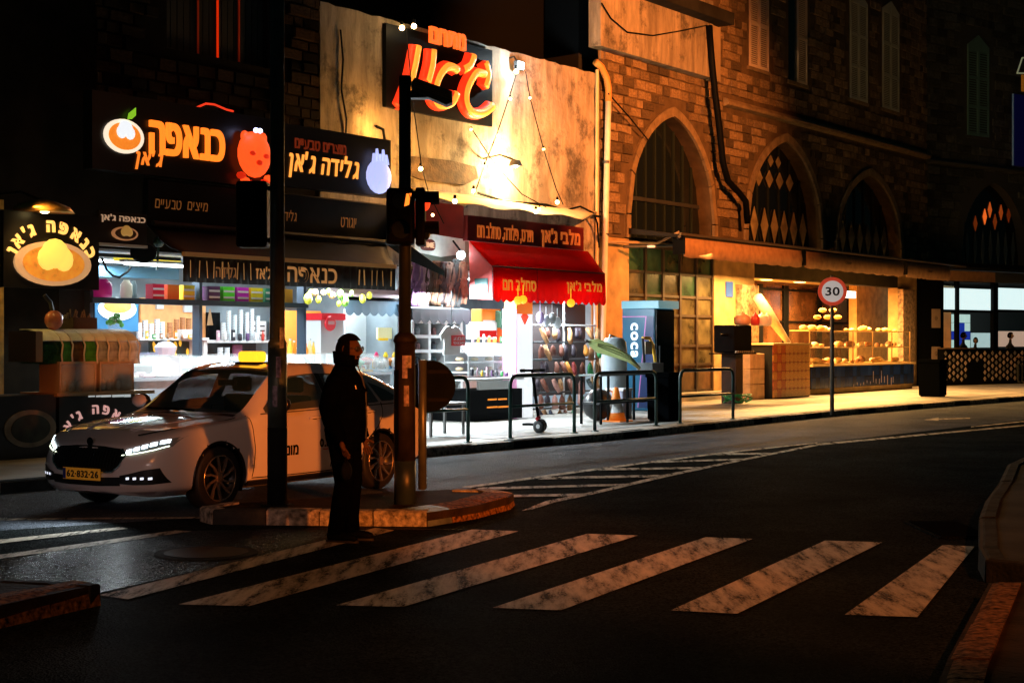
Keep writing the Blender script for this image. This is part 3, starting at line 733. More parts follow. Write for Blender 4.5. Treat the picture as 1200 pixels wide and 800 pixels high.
q = cb.b(); q.grid([[(p[0], 0, p[1]) for p in [(A4[0]-A4[1], 4.3)]+inn+[(A4[0]+A4[1], 4.3)]], [(p[0], -.4, p[1]) for p in [(A4[0]-A4[1], 4.3)]+inn+[(A4[0]+A4[1], 4.3)]]]); q.o('arch_reveal', MATS['far_mortar'], cb.e)
for k in range(8):
    uu = A4[0]+A4[1]*(-1+2*(k+.5)/8)*.95
    q = cb.b(); q.prism([(uu-.12, 5.2), (uu, 4.5), (uu+.12, 5.2), (uu, 5.9)], -.37, -.35, 'uz'); q.o('diamond_pane', mat('far_diamond', (.16, .2, .2), .5), gw)
for k, (x, y, e) in enumerate(((1154, 254, 1.), (1160, 246, .5), (1173, 249, .25), (1143, 262, .1), (1166, 260, .12), (1182, 252, .06))):
    uu, zz = WG.hit(x, y, -.36); q = cb.b(); q.prism([(uu-.12, zz), (uu, zz-.3), (uu+.12, zz), (uu, zz+.3)], -.37, -.345, 'uz'); q.o('lit_diamond_pane', glow('lit_diamond_%d' % k, (1., .16, .02), e*.8), gw)
# lancet shutter, small hatch, far building string course
zt, zb = WG.Z(1145, 42, 0), WG.Z(1145, 160, 0); s0, s1 = WG.U(1133, 0), WG.U(1158, 0)
q = cb.b(); q.box(s0-.1, s1+.1, 0, .06, zb-.1, zb); wv = q.o('window', MATS['far_mortar'], cb.e)
for k in range(2):
    l0 = s0+(s1-s0)*k/2+.01; l1 = s0+(s1-s0)*(k+1)/2-.01; q = cb.b()
    q.box(l0, l0+.06, 0, .06, zb, zt-.5); q.box(l1-.06, l1, 0, .06, zb, zt-.5)
    for j in range(4): zz = zb+(zt-.5-zb-.1)*j/3; q.box(l0+.06, l1-.06, .002, .058, zz, zz+.1)
    zz = zb+.12
    while zz < zt-.6: q.box(l0+.06, l1-.06, .01, .04, zz, zz+.04); zz += .09
    q.prism([(l0, zt-.5), (l1, zt-.5), (l1, zt if k == 0 else zt-.4), (l0, zt-.4 if k == 0 else zt)], 0, .06, 'uz')
    q.o('shutter', mat('teal_shutter', (.12, .26, .24), .6), wv)
q = cb.b(); q.prism([(0, 8.1), (.16, 8.14), (.18, 8.22), (.0, 8.35)], 0, wE, 'vz'); q.o('string_course', MATS['far_mortar'], cb.e)
# diner on the ground floor
diw = mat('diner_wall', (.12, .14, .14), .7)
b = cb.b(); b.box(0, wE, -5.1, -5, .12, 4.2); b.o('back_wall', diw, cb.e)
b = cb.b(); b.box(0, wE, -5, -.05, 3.9, 4.2); b.o('ceiling', DARKW, cb.e)
b = cb.b(); b.box(-.9, .35, -.4, .35, .12, 4.24); b.o('pier', BLACK, cb.e)
for (x0, x1) in ((1163, 1168.5), (1120.5, 1123), (1100, 1104.5), (1225, 1230)):
    b = cb.b(); b.box(WG.U(x0, 0), WG.U(x1, 0), -.1, .05, .12, 3.92); b.o('window_post', BLACK, cb.e)
for (x0, x1) in ((1105, 1162.5), (1168.5, 1224), (1231, 1290)):
    xm = (x0+x1)/2; zt_, zb_ = WG.Z(xm, 338, 0), WG.Z(xm, 363, 0)
    b = cb.b(); b.box(WG.U(x0, 0), WG.U(x1, 0), -.12, -.06, zb_, zt_); b.o('lit_transom_pane', mat('frosted_lit_pane', (.5, .6, .6), .5, emit=(.72, .92, .92), es=1.0, var=.2, vs=3), cb.e)
    b = cb.b(); b.box(WG.U(x0, 0), WG.U(x1, 0), -.12, .0, zb_-.1, zb_); b.o('transom', BLACK, cb.e)
def checker(th, u0, u1, z0, z1, v, su, sz, pal, name='wall_tile', parent=None):
    nu = round((u1-u0)/su); nz = round((z1-z0)/sz); n = 0
    for i in range(nu):
        for j in range(nz):
            q = th.b(); a = u0+i*(u1-u0)/nu; c = z0+j*(z1-z0)/nz
            q.box(a+.006, a+(u1-u0)/nu-.006, v-.02, v, c+.006, c+(z1-z0)/nz-.006); q.o(name, pal(i, j), parent or th.e)
x0, x1, z0, z1 = WG.bp(1104, 1137, 368, 408, -2.5)
wt = mat('diner_tile_white', (.6, .75, .7), .3, emit=(.7, 1., .9), es=.5); bt = mat('diner_tile_blue', (.02, .05, .5), .3, emit=(.02, .06, .6), es=.35)
checker(cb, x0, x1, z0, z1, -2.5, .36, .36, lambda i, j: bt if (i*3+j*5+(i*j)) % 4 == 1 and j < 3 else wt)
x0, x1, z0, z1 = WG.bp(1140, 1163, 390, 407, -2.5)
b = cb.b(); b.box(x0, x1, -2.6, -2.5, z0, z1); b.o('lit_hatch', glow('hatch_light', (.65, .9, .9), .45), cb.e)
x0, x1, z0, z1 = WG.bp(1168, 1202, 388, 406, -2.5)
b = cb.b(); b.box(x0, x1, -2.6, -2.5, z0, z1); b.o('lit_hatch', glow('hatch_light_warm', (.95, .62, .45), .35), cb.e)
# ================================================================== SIGNS AND AWNINGS OF THE DESSERT SHOP
fv = .75
def board(name, label, x0, x1, z0, z1, v, th=.22, m=FABB, group=None):
    u0, u1 = ST.U(x0, v), ST.U(x1, v); t = Thing(name, label, 'sign', u0, v-th, z0)
    b = t.b(); b.box(u0, u1, v-th, v, z0, z1); b.o('board', m, t.e); return t, u0, u1
FASC = mat('fascia_black', (.007, .009, .010), .35)
t1, u0, u1 = board('shop_sign', 'long black fascia sign with glowing orange dessert-shop letters and a plate picture', 108, 321, 4.42, 5.66, fv, m=FASC)
a0, a1, z0, z1 = ST.bp(174, 261, 146, 184, fv)
lettering(t1, t1.e, 'כנאפה', a0, a1, ST.Z(215, 185, fv), ST.Z(215, 147, fv), fv, OLET, letters=True, bold=.02, depth=.06, skew=.0)
a0, a1, z0, z1 = ST.bp(158, 190, 176, 200, fv)
lettering(t1, t1.e, "ג'אן", a0, a1, z0, z1, fv, glow('letter_orange_dim', (1., .22, .02), 1.1), bold=.02, shear=.25)
# plate picture on the sign
def plate_sign(t, cx, cy, rx, ry, v, rim, food, cream, leaf=None):
    u, z = ST.hit(cx, cy, v); su = ST.U(cx+rx, v)-u; sz = z-ST.Z(cx, cy+ry, v)
    def disc(k, v0, v1, m, name, dz=0, kz=1.):
        q = t.b(); q.prism([(u+su*k*math.cos(a), z+dz+sz*k*kz*math.sin(a)) for a in [2*math.pi*i/28 for i in range(28)]], v0, v1, 'uz'); return q.o(name, m, t.e)
    disc(1., v+.01, v+.04, rim, 'plate'); disc(.80, v+.041, v+.055, food, 'pastry')
    q = t.b(); q.ball((u, v+.07, z+sz*.45), su*.36, 14, sy=.16, sz=sz/su*1.6 if False else .9)
    q.ball((u-su*.2, v+.07, z+sz*.22), su*.26, 12, sy=.16); q.ball((u+su*.22, v+.07, z+sz*.2), su*.26, 12, sy=.16); q.o('cream', cream, t.e, smooth=True, kind=None)
    if leaf:
        q = t.b(); q.prism([(u+su*.1, z+sz*1.0), (u+su*.15, z+sz*1.35), (u+su*.5, z+sz*1.75), (u+su*.5, z+sz*1.3), (u+su*.3, z+sz*1.05)], v+.06, v+.08, 'uz'); q.o('leaf', leaf, t.e)
    return u, z, su, sz
plate_sign(t1, 144, 160, 23, 20, fv, glow('plate_rim', (1., .82, .62), 1.0), mat('pastry_lit', (.6, .2, .03), .6, emit=(1., .25, .02), es=.9, var=.8, vs=14), glow('cream_lit', (.9, .95, 1.), .95), glow('leaf_lit', (.35, .8, .03), .6))
# generic fruit-shaped neon at the joint of the boards
q = Thing('neon_fruit_sign', 'big lumpy orange-red neon fruit with leafy base on the black fascia beside the pole', 'sign', ST.U(282, fv), fv+.02, ST.Z(298, 215, fv))
uo, zo = ST.hit(298, 188, fv+.1); s_ = (ST.U(318, fv+.1)-ST.U(278, fv+.1))/2; h_ = (ST.Z(298, 155, fv)-ST.Z(298, 222, fv))/2
oM = mat('neon_red_orange', (.8, .1, .02), .5, emit=(1., .085, .012), es=1.25, var=.5, vs=5); oD = glow('neon_deep_red', (1., .03, .005), .55)
b = q.b(); b.ball((uo, fv+.1, zo+h_*.2), s_*.98, 18, sy=.2, sz=1.0); b.o('fruit_body', oM, q.e, smooth=True)
for dx, dz, r in ((-.55, .78, .26), (.5, .8, .26)):
    b = q.b(); b.ball((uo+s_*dx, fv+.1, zo+h_*dz), s_*r, 10, sy=.3); b.o('bud', oM, q.e, smooth=True)
for dx, dz, r in ((-.4, .2, .2), (.4, .15, .2), (0, -.1, .22)):
    b = q.b(); b.ball((uo+s_*dx, fv+.1+.16*s_/.5, zo+h_*dz), s_*r*.9, 10, sy=.35, sz=.6); b.o('fold', oD, q.e, smooth=True)
for k in range(6):
    a = R(200+28*k); b = q.b(); b.ball((uo+s_*.85*math.cos(a), fv+.12, zo-h_*.45+h_*.4*math.sin(a)), s_*.3, 8, sy=.3, sz=.55); b.o('leaf', oM if k % 2 else oD, q.e, smooth=True)
q2 = Thing('spot_lamp', 'small twin blue-white lamp above the orange neon fruit', 'lamp', ST.U(300, fv+.2), fv+.2, ST.Z(300, 158, fv))
for k in (-1, 1):
    b = q2.b(); b.ball((ST.U(300, fv+.25)+k*.05, fv+.3, ST.Z(300, 154, fv+.2)), .045, 8); b.o('bulb', glow('blue_white_bulb', (.55, .6, 1.), 6.), q2.e)
# second board
t2, u0, u1 = board('shop_sign', 'black fascia sign for ice cream with a glowing pale blue pomegranate', 322, 458, 4.5, 5.62, fv+.03, m=mat('fascia_black_two', (.009, .011, .012), .4))
a0, a1, z0, z1 = ST.bp(338, 420, 181, 210, fv+.03)
lettering(t2, t2.e, "גלידה ג'אן", a0, a1, ST.Z(380, 213, fv), ST.Z(380, 180, fv), fv+.03, OLET2, bold=.02, shear=.2, letters=True)
a0, a1, z0, z1 = ST.bp(345, 405, 166, 178, fv+.03)
lettering(t2, t2.e, 'מוצרים טבעיים', a0, a1, z0, z1, fv+.03, mat('letter_dark_red', (.25, .05, .02), .6, emit=(1, .1, .02), es=.10))
uo, zo = ST.hit(443, 206, fv+.1); rr = ST.U(458, fv+.1)-uo
pm = mat('neon_pale_blue', (.5, .55, .9), .5, emit=(.50, .55, 1.), es=1.05, var=.25, vs=9)
b = t2.b(); b.ball((uo, fv+.12, zo-.02), rr*.95, 18, sy=.25, sz=.92)
b.o('pomegranate', pm, t2.e, smooth=True)
for k in range(5):
    b = t2.b(); b.prism([(uo-rr*.5+rr*.24*k, zo+rr*.6), (uo-rr*.42+rr*.24*k, zo+rr*(1.35 if k % 2 else 1.1)), (uo-rr*.25+rr*.24*k, zo+rr*.6)], fv+.1, fv+.16, 'uz'); b.o('crown_tip', pm, t2.e)
# red neon arc over the sign
single('neon_arc', 'thin red neon arc rising above the black fascia', 'neon tube', ST.U(232, fv), fv, ST.Z(232, 140, fv), lambda m: m.tube([(ST.U(x, fv), fv-.1, ST.Z(x, y, fv)) for x, y in ((208, 141), (232, 127), (246, 121), (256, 122), (270, 128), (278, 130))], .018, 6), glow('neon_red', (1., .05, .015), .9))
# canopy of black cloth
ct = Thing('black_awning', 'sagging black cloth awning over the dessert shop with hand-painted words and striped valance', 'awning', ST.U(172, .6), .6, 2.6)
ua, ub = ST.U(172, .6), ST.U(452, .6); va, vb = ST.U(214, 2.05), ST.U(463, 2.05)
rows = []
for j in range(9):
    t = j/8; rows.append([((ua*(1-t)+va*t)*(1-i/24)+(ub*(1-t)+vb*t)*i/24, .6+1.45*t, 3.62-.55*t-.06*math.sin(math.pi*t)+.012*math.sin(i*1.9+j)) for i in range(25)])
b = ct.b(); b.grid(rows); b.o('canvas', FABB, ct.e, smooth=True, solid=.01)
b = ct.b(); b.prism([(.52, 3.6), (.62, 3.6), (.64, 4.36), (.52, 4.4)], ua, ub, 'vz'); b.o('header_panel', FABB, ct.e)
b = ct.b(); b.tube([(ua, .75, 3.63), (ub, .75, 3.63)], .05, 8); b.o('roller', DGREY, ct.e)
b = ct.b(); b.box(va, vb, 2.03, 2.09, 3.03, 3.10); b.o('front_bar', mat('lit_orange_bar', (.75, .42, .15), .5), ct.e)  # orange street light on the bar is painted into its colour
n = 150; rows = [[], [], []]
for i in range(n+1):
    t = i/n; w_ = .018*math.sin(t*170)+.012*math.sin(t*61)
    for r_, (z, k) in enumerate(((3.03, .3), (2.84, 1.), (2.63, 1.3))): rows[r_].append((va+(vb-va)*t, 2.06+w_*k, z))
b = ct.b(); b.grid(rows); val = b.o('valance', mat('valance_black', (.014, .012, .010), .6, var=.4, vs=4), ct.e, smooth=True, solid=.006)
for k, tx in enumerate((.02, .055, .09, .115, .15, .18, .215, .245, .275, .79, .82, .86, .885, .92, .96)):
    w_ = .030 if k in (4, 9, 10, 14, 15) else .014
    b = ct.b(); uu = va+(vb-va)*(tx if tx < .4 else tx-.0); lean = .02*math.sin(k*2.3)
    b.prism([(uu, 2.70), (uu+w_, 2.70), (uu+w_+lean, 2.97), (uu+lean, 2.97)], 2.108, 2.112, 'uz'); b.o('stripe', mat('valance_stripe', (.62, .34, .12), .6, emit=(1., .5, .15), es=.16), val)
x0, x1, z0, z1 = ST.bp(336, 394, 318, 336, 2.1)
lettering(ct, val, 'כנאפה', x0, x1, 2.70, 2.96, 2.112, mat('valance_letter', (.6, .33, .12), .6, emit=(1., .42, .12), es=.25), bold=.015, depth=.006)
x0, x1, z0, z1 = ST.bp(299, 317, 318, 336, 2.1)
lettering(ct, val, "ג'אז", x0, x1, 2.72, 2.93, 2.112, MATS['valance_letter'], bold=.02, depth=.006)
x0, x1, z0, z1 = ST.bp(252, 276, 318, 336, 2.1)
lettering(ct, val, "גלידה", x0, x1, 2.72, 2.93, 2.112, mat('valance_letter_dim', (.4, .2, .08), .6, emit=(1., .42, .12), es=.08), bold=.01, depth=.006)
for txt, xa, xb, ya, yb in (('מיצים', 220, 244, 237, 247), ('טבעיים', 182, 213, 234, 245), ('גלידה', 329, 348, 246, 259), ('יוגורט', 400, 418, 255, 267), ('שייקים', 281, 300, 250, 257)):
    a0, a1, z0, z1 = ST.bp(xa, xb, ya, yb, .66)
    lettering(ct, ct.e, txt, a0, a1, z0, z1, .645, GLET if txt != 'שייקים' else mat('letter_faint', (.3, .2, .1), .6), shear=.15, bold=.0, depth=.004)
# side cheek of the awning, lit from the shop
b = ct.b(); b.prism([(.65, 4.2), (.8, 3.8), (2.04, 3.05), (2.04, 2.95), (1.1, 3.3), (.6, 3.6)], ub+.02, ub+.035, 'vz'); b.o('side_cheek', FABB, ct.e)

# left square sign with plate and lamp above
sv = 2.5
t, u0, u1 = board('plate_sign', 'black square sign with arched orange letters over a large plate, under a lamp', 4, 116, ST.Z(60, 338, sv), ST.Z(60, 250, sv), sv, .08, m=mat('sign_black', (.012, .010, .008), .4))
uc, zc = ST.hit(61, 308, sv); ru = ST.U(105, sv)-uc; rz = zc*0+(ST.Z(61, 256, sv)-ST.Z(61, 308, sv))
arc_text(t, t.e, "כנאפה ג'אן", uc, zc-.06, ru*.98, rz*.80, 164, 16, .24, sv, glow('letter_yellow', (1., .55, .13), 1.25), bold=.045)
plate_sign(t, 61, 309, 44, 26, sv, mat('plate_photo', (.75, .45, .22), .5, emit=(1., .52, .22), es=.45, var=.3, vs=5), mat('pastry_photo', (.7, .25, .04), .6, emit=(1., .33, .03), es=.6, var=.8, vs=9), glow('cream_photo', (1., .7, .12), .95))
lampb = Thing('sign_lamp', 'wide copper lamp shade glowing above the square plate sign', 'lamp', ST.U(50, sv+.1), sv+.2, ST.Z(50, 250, sv))
uc, zc = ST.hit(54, 248, sv+.25)
b = lampb.b(); b.lathe([(.50, .0), (.42, .08), (.22, .14), (.06, .17)], (uc, sv+.2, zc), 24, sy=.45); b.o('shade', mat('copper_shade', (.6, .3, .06), .3, metal=.8), lampb.e, smooth=True)
b = lampb.b(); b.ball((uc, sv+.22, zc+.02), .07, 12, sz=.7); b.o('bulb', glow('bulb_sign', (1., .75, .3), 14.), lampb.e)
b = lampb.b(); b.tube([(uc, sv+.15, zc+.16), (uc, sv-.3, zc+.3), (uc, .2, zc+.3)], .02, 6); b.o('arm', BLACK, lampb.e)
# small hanging sign
sv2 = 1.6
t, u0, u1 = board('plate_sign', 'small dark hanging sign with pale letters over a plate, above the shop window', 116, 172, ST.Z(145, 286, sv2), ST.Z(145, 249, sv2), sv2, .05, m=MATS['sign_black'])
a0, a1, z0, z1 = ST.bp(118, 170, 252, 262, sv2); lettering(t, t.e, "כנאפה ג'אן", a0, a1, z0, z1, sv2, mat('letter_pale', (.7, .5, .35), .6, emit=(1., .6, .35), es=.3), bold=.02, depth=.01)
plate_sign(t, 145, 274, 15, 8, sv2, mat('small_plate', (.55, .3, .15), .6, emit=(1., .4, .15), es=.25), mat('small_pastry', (.12, .05, .02), .6), mat('small_cream', (.6, .35, .12), .6, emit=(1., .5, .1), es=.25))
b = t.b(); b.box(u0, u1, sv2-.06, sv2+.02, ST.Z(145, 287, sv2)-.03, ST.Z(145, 286, sv2)); b.o('lit_rail', mat('pale_rail', (.6, .5, .4), .5), t.e)
# black oval lamp silhouette
single('oval_sign', 'black oval hanging board in front of the bright shop ceiling', 'sign', ST.U(168, 1.4), 1.4, ST.Z(168, 308, 1.4), lambda m: (m.lathe([(.24, -.03), (.27, 0), (.24, .03)], (ST.U(168, 1.4), 1.4, ST.Z(168, 296, 1.4)), 24, axis='y', sy=.62), m.tube([(ST.U(168, 1.4), 1.4, ST.Z(168, 285, 1.4)), (ST.U(168, 1.4), 1.4, 4.2)], .01, 5)), BLACK)

# lit yellow corner pipe at far left
single('lit_pilaster', 'narrow yellow-lit pilaster at the edge of the dark shop front', 'pilaster', ST.U(0, 1.2), 1.2, .12, lambda m: m.box(ST.U(-8, 1.2), ST.U(4.5, 1.2), .0, 1.2, .12, ST.Z(2, 234, 1.2)), mat('pilaster_ochre', (.55, .36, .08), .7, var=.5, vs=6, bump=.8, bs=15))

# ================================================================== INSIDE THE DESSERT SHOP
# shelf beam on posts
sb = Thing('display_shelf', 'dark steel shelf beam running the width of the shop opening', 'shelf', ST.U(104, .1), .1, .12)
x0, x1 = ST.U(104, .1), ST.U(357, .1); zB = ST.Z(240, 355, .1)
b = sb.b(); b.box(x0, x1, -.1, .2, zB-.045, zB+.045); b.o('beam', SHEL, sb.e)
for xx in (106, 234, 356):
    uu = ST.U(xx, .1); b = sb.b(); b.box(uu-.035, uu+.035, -.05, .13, .13, 3.18 if xx != 106 else zB+.15); b.o('post', SHEL, sb.e)
cols = [((.7, .01, .05), 179, 192.5), ((.85, .16, .01), 196.5, 210), ((.9, .62, .02), 215, 228), ((.10, .012, .09), 244.5, 258), ((.10, .75, .02), 261.5, 275), ((.65, .01, .5), 278, 291.5), ((.9, .7, .01), 294, 308), ((.02, .22, .16), 311, 324), ((.95, .45, .02), 333, 343)]
names = ['red', 'orange', 'yellow', 'dark purple', 'bright green', 'magenta', 'plain yellow', 'teal', 'amber']
for (c, xa, xb), nm in zip(cols, names):
    ua_, ub_ = ST.U(xa, .12), ST.U(xb, .12); zt = ST.Z((xa+xb)/2, 337 + (xa-179)*.035, .12)
    t = Thing('drink_carton', f'{nm} packet with pale print standing on the steel shelf', 'carton', ua_, .1, zB+.045, group='coloured packets on the steel shelf')
    b = t.b(); b.box(ua_, ub_, -.06, .12, zB+.046, zB+.30); b.o('box', mat('packet_'+nm.replace(' ', '_'), c, .5), t.e)
    if nm not in ('orange', 'amber'):
        for k in range(2): b = t.b(); b.box(ua_+.01, ub_-.01, .121, .128, zB+.09+.11*k, zB+.125+.11*k); b.o('label', mat('packet_print', (.9, .8, .8), .5), t.e)
# purple tub and white jars left of them
for (x, c, r, nm) in ((120, (.5, .02, .22), .16, 'purple tub of sweets'), (148, (.9, .85, .7), .1, 'white figurine-like jar'), (157, (.25, .35, .4), .05, 'slim grey bottle')):
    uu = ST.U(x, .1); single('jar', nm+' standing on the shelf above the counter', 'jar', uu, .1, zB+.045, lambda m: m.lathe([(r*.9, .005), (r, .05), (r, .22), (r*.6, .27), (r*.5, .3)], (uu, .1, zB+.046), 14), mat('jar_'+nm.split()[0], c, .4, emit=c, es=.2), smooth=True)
# back wall panels
def panel(th, name, xa, xb, ya, yb, v, m, dep=.05):
    a, c, z0, z1 = ST.bp(xa, xb, ya, yb, v); b = th.b(); b.box(a, c, v-dep, v, z0, z1); return b.o(name, m, th.e)
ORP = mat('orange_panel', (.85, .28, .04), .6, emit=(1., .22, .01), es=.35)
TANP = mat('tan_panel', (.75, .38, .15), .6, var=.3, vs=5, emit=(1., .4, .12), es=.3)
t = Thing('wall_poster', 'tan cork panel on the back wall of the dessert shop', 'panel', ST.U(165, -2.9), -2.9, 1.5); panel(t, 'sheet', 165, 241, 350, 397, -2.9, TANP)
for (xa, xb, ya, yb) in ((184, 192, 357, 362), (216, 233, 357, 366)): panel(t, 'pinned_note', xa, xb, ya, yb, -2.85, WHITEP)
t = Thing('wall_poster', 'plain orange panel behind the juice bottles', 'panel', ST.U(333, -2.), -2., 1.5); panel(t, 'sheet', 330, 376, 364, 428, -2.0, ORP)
t = Thing('dessert_poster', 'poster of an orange dessert on a white and blue plate behind the drink tubs', 'poster', ST.U(112, -1.), -1., 1.9)
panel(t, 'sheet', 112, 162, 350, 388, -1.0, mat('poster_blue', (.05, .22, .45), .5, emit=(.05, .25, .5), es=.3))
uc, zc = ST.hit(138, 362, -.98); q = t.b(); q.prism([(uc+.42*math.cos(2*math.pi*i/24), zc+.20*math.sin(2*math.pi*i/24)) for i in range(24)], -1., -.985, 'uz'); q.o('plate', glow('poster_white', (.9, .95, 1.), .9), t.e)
q = t.b(); q.prism([(uc+.30*math.cos(2*math.pi*i/24), zc+.05+.12*math.sin(2*math.pi*i/24)) for i in range(24)], -.985, -.97, 'uz'); q.o('dessert', mat('poster_orange', (.9, .4, .1), .5, emit=(1, .3, .05), es=.8, var=.6, vs=9), t.e)
uu = ST.U(134, -.2)
t = Thing('potted_plant', 'small green leafy plant in a glass vase above the drink tubs', 'plant', uu, -.2, 1.9)
zz = ST.Z(134, 387, -.2)
b = t.b(); b.lathe([(.09, zz), (.12, zz+.1), (.07, zz+.2)], (uu, -.2, 0) if False else (uu, -.2, 0), 12); b.o('vase', GLASS, t.e, smooth=True)
for k in range(14):
    a = k*2.4; rr_ = .05+.09*random.random(); b = t.b(); c0 = (uu+rr_*math.cos(a), -.2+rr_*math.sin(a), zz+.05+.22*random.random()); b.ball(c0, .055, 6, sz=.8, sy=.5); b.o('leaf', mat('vase_leaf', (.05, .3, .03), .5), t.e)
# shelves on the back wall with cups
t = Thing('wall_shelf', 'white shelf unit with two boards on the back wall of the dessert shop', 'shelf', ST.U(158, -2.6), -2.9, 1.2)
for (xa, xb, y) in ((158, 241, 397), (239, 312, 400), (239, 330, 420)):
    a, c, z0, z1 = ST.bp(xa, xb, y-1.5, y+1.5, -2.5); b = t.b(); b.box(a, c, -2.95, -2.4, z0, z1); b.o('board', WHITEP, t.e)
for xx in (239, 228): panel(t, 'upright', xx, xx+4, 399, 432, -2.45, WHITEP, .4)
def cup_stack(x, y0, y1, w_, v, m, lab, grp, cat='cups'):
    uu, zb_ = ST.hit(x, y1, v); zt_ = ST.Z(x, y0, v); r = w_/2
    def f(mm):
        prof = [(r*.8, 0.0)]; k = max(2, int((zt_-zb_)/.05))
        for i in range(k): z = (zt_-zb_)*i/k; prof += [(r*.86, z+.004), (r, z+(zt_-zb_)/k*.8), (r, z+(zt_-zb_)/k*.99)]
        mm.lathe(prof, (uu, v, zb_), 12)
    return single('cup_stack', lab, cat, uu, v, zb_, f, m, smooth=False, group=grp)
wcup = mat('white_cup', (.8, .85, .88), .4); bcup = mat('brown_cup', (.45, .2, .08), .6)
for i, (x, y0) in enumerate(((163, 378), (170, 375), (177, 379), (184, 374), (190, 377))):
    cup_stack(x, y0, 396, .11, -2.55, wcup, f'{ORD[i]} short stack of white paper cups counted from the poster, under the cork panel', 'white cups under the cork panel')
for i, (x, y0) in enumerate(((199, 378), (207, 374), (214, 372), (221, 373))):
    cup_stack(x, y0, 396, .11, -2.55, bcup, f'{ORD[i]} stack of brown paper cups counted from the white ones', 'brown paper cups')
for i, (x, y0) in enumerate(((262, 378), (268, 364), (275, 369), (282, 363), (289, 366), (295, 362), (302, 370))):
    cup_stack(x, y0, 399, .10, -2.5, wcup, f'{ORD[i]} tall stack of clear plastic cups counted from the dark cabinet', 'tall clear cup stacks')
for i, x in enumerate((258, 266)):
    cup_stack(x, 407, 419, .12, -2.5, wcup, f'{ORD[i]} small white tub on the lower shelf by the pink sticker', 'white tubs on the lower shelf', 'tub')
single('tissue_box', 'white box standing on the shelf in front of the brown cups', 'box', ST.U(216, -2.3), -2.3, 1.6, lambda m: (lambda q: m.box(q[0], q[1], -2.45, -2.3, q[2], q[3]))(ST.bp(214, 233, 386, 396, -2.3)), WHITEP)
t = Thing('framed_picture', 'dark picture with yellow blossoms hung below the cup shelf', 'picture', ST.U(176, -2.6), -2.8, 1.3); panel(t, 'canvas', 176, 222, 400, 422, -2.6, mat('picture_dark', (.02, .03, .02), .5))
for k in range(16):
    uu, zz = ST.hit(180+random.random()*40, 402+random.random()*18, -2.58); b = t.b(); b.ball((uu, -2.58, zz), .03+.03*random.random(), 6, sz=1.8, sy=.2); b.o('blossom', glow('blossom_yellow', (.9, .55, .05), .5), t.e)
t = Thing('display_cabinet', 'dark cabinet with white coffee cups under the cup stacks', 'cabinet', ST.U(243, -2.7), -2.9, 1.2)
panel(t, 'back', 243, 258, 366, 398, -2.8, BLACK); panel(t, 'back', 240, 300, 402, 419, -2.8, DGREY); panel(t, 'sticker', 274, 284, 404, 418, -2.6, mat('sticker_pink', (.3, .08, .15), .5))
single('straw_bundle', 'bundle of brown straws hanging in the dark cabinet', 'straws', ST.U(246, -2.4), -2.4, 1.9, lambda m: [m.tube([(ST.U(246, -2.4)+.0, -2.4, ST.Z(246, 362, -2.4)), (ST.U(243+k, -2.4), -2.4, ST.Z(246, 381, -2.4))], .012, 5) for k in range(7)], mat('straw_brown', (.4, .22, .1), .6), kind=None)
# clear bowls and grey box on the counter
single('cake_box', 'grey patterned box beside clear bowls on the bright counter', 'box', ST.U(176, -.5), -.5, 1.2, lambda m: (lambda q: m.box(q[0], q[1], -.8, -.5, q[2], q[3]))(ST.bp(172, 186, 413, 424, -.5)), mat('box_grey', (.3, .35, .5), .5))
single('glass_bowl', 'white crumpled bag in a clear bowl on the bright counter', 'bowl', ST.U(194, -.5), -.5, 1.2, lambda m: m.lathe([(.08, 0), (.16, .12), (.2, .26), (.12, .34), (.02, .36)], (ST.U(194, -.5), -.5, ST.Z(194, 424, -.5)), 12), mat('bowl_white', (.75, .72, .85), .3), smooth=False)
# bright refrigerated counter
rc = Thing('display_counter', 'bright white refrigerated glass counter behind the silver car', 'counter', ST.U(158, .6), .6, .12)
x0, x1 = ST.U(157, .7), ST.U(462, .7)
b = rc.b(); b.box(x0, x1, -.2, .6, .14, 1.05); b.o('cabinet', mat('counter_grey', (.30, .34, .38), .4, var=.4, vs=3), rc.e)
b = rc.b(); b.box(x0, x1, -.2, .65, 1.05, 1.1); b.o('worktop', mat('steel_top', (.6, .65, .7), .3, metal=.5), rc.e)
for k in range(6):
    a = x0+(x1-x0)*k/6; c = x0+(x1-x0)*(k+1)/6
    b = rc.b(); b.prism([(.6, 1.12), (.58, 1.3), (.3, 1.45), (-.1, 1.48), (-.1, 1.46), (.29, 1.43), (.565, 1.29), (.585, 1.12)], a+.02, c-.02, 'vz'); b.o('glass_hood', GLASS, rc.e)
    b = rc.b(); b.box(a-.012, a+.012, -.1, .61, 1.1, 1.46); b.o('hood_post', WHITE, rc.e)
mats_ = [mat('tray_'+n_, c, .4, var=.4, vs=9) for n_, c in (('cream', (.8, .75, .6)), ('pink', (.7, .4, .45)), ('white', (.85, .85, .85)), ('red', (.5, .03, .03)), ('green', (.2, .35, .1)), ('gold', (.75, .45, .1)))]
for k in range(18):
    uu = x0+.1+(x1-x0-.3)*k/18; single('dessert_tray', f'{["cream", "pink", "white", "red", "green", "golden"][k % 6]} dessert tray, {ORD[k]} from the drinks kiosk end of the bright counter', 'tray', uu, .3, 1.11, lambda m: (m.box(uu, uu+.24, .0, .42, 1.11, 1.15), m.ball((uu+.12, .2, 1.16), .1, 8, sz=.4)), mats_[k % 6], group='dessert trays in the bright counter')
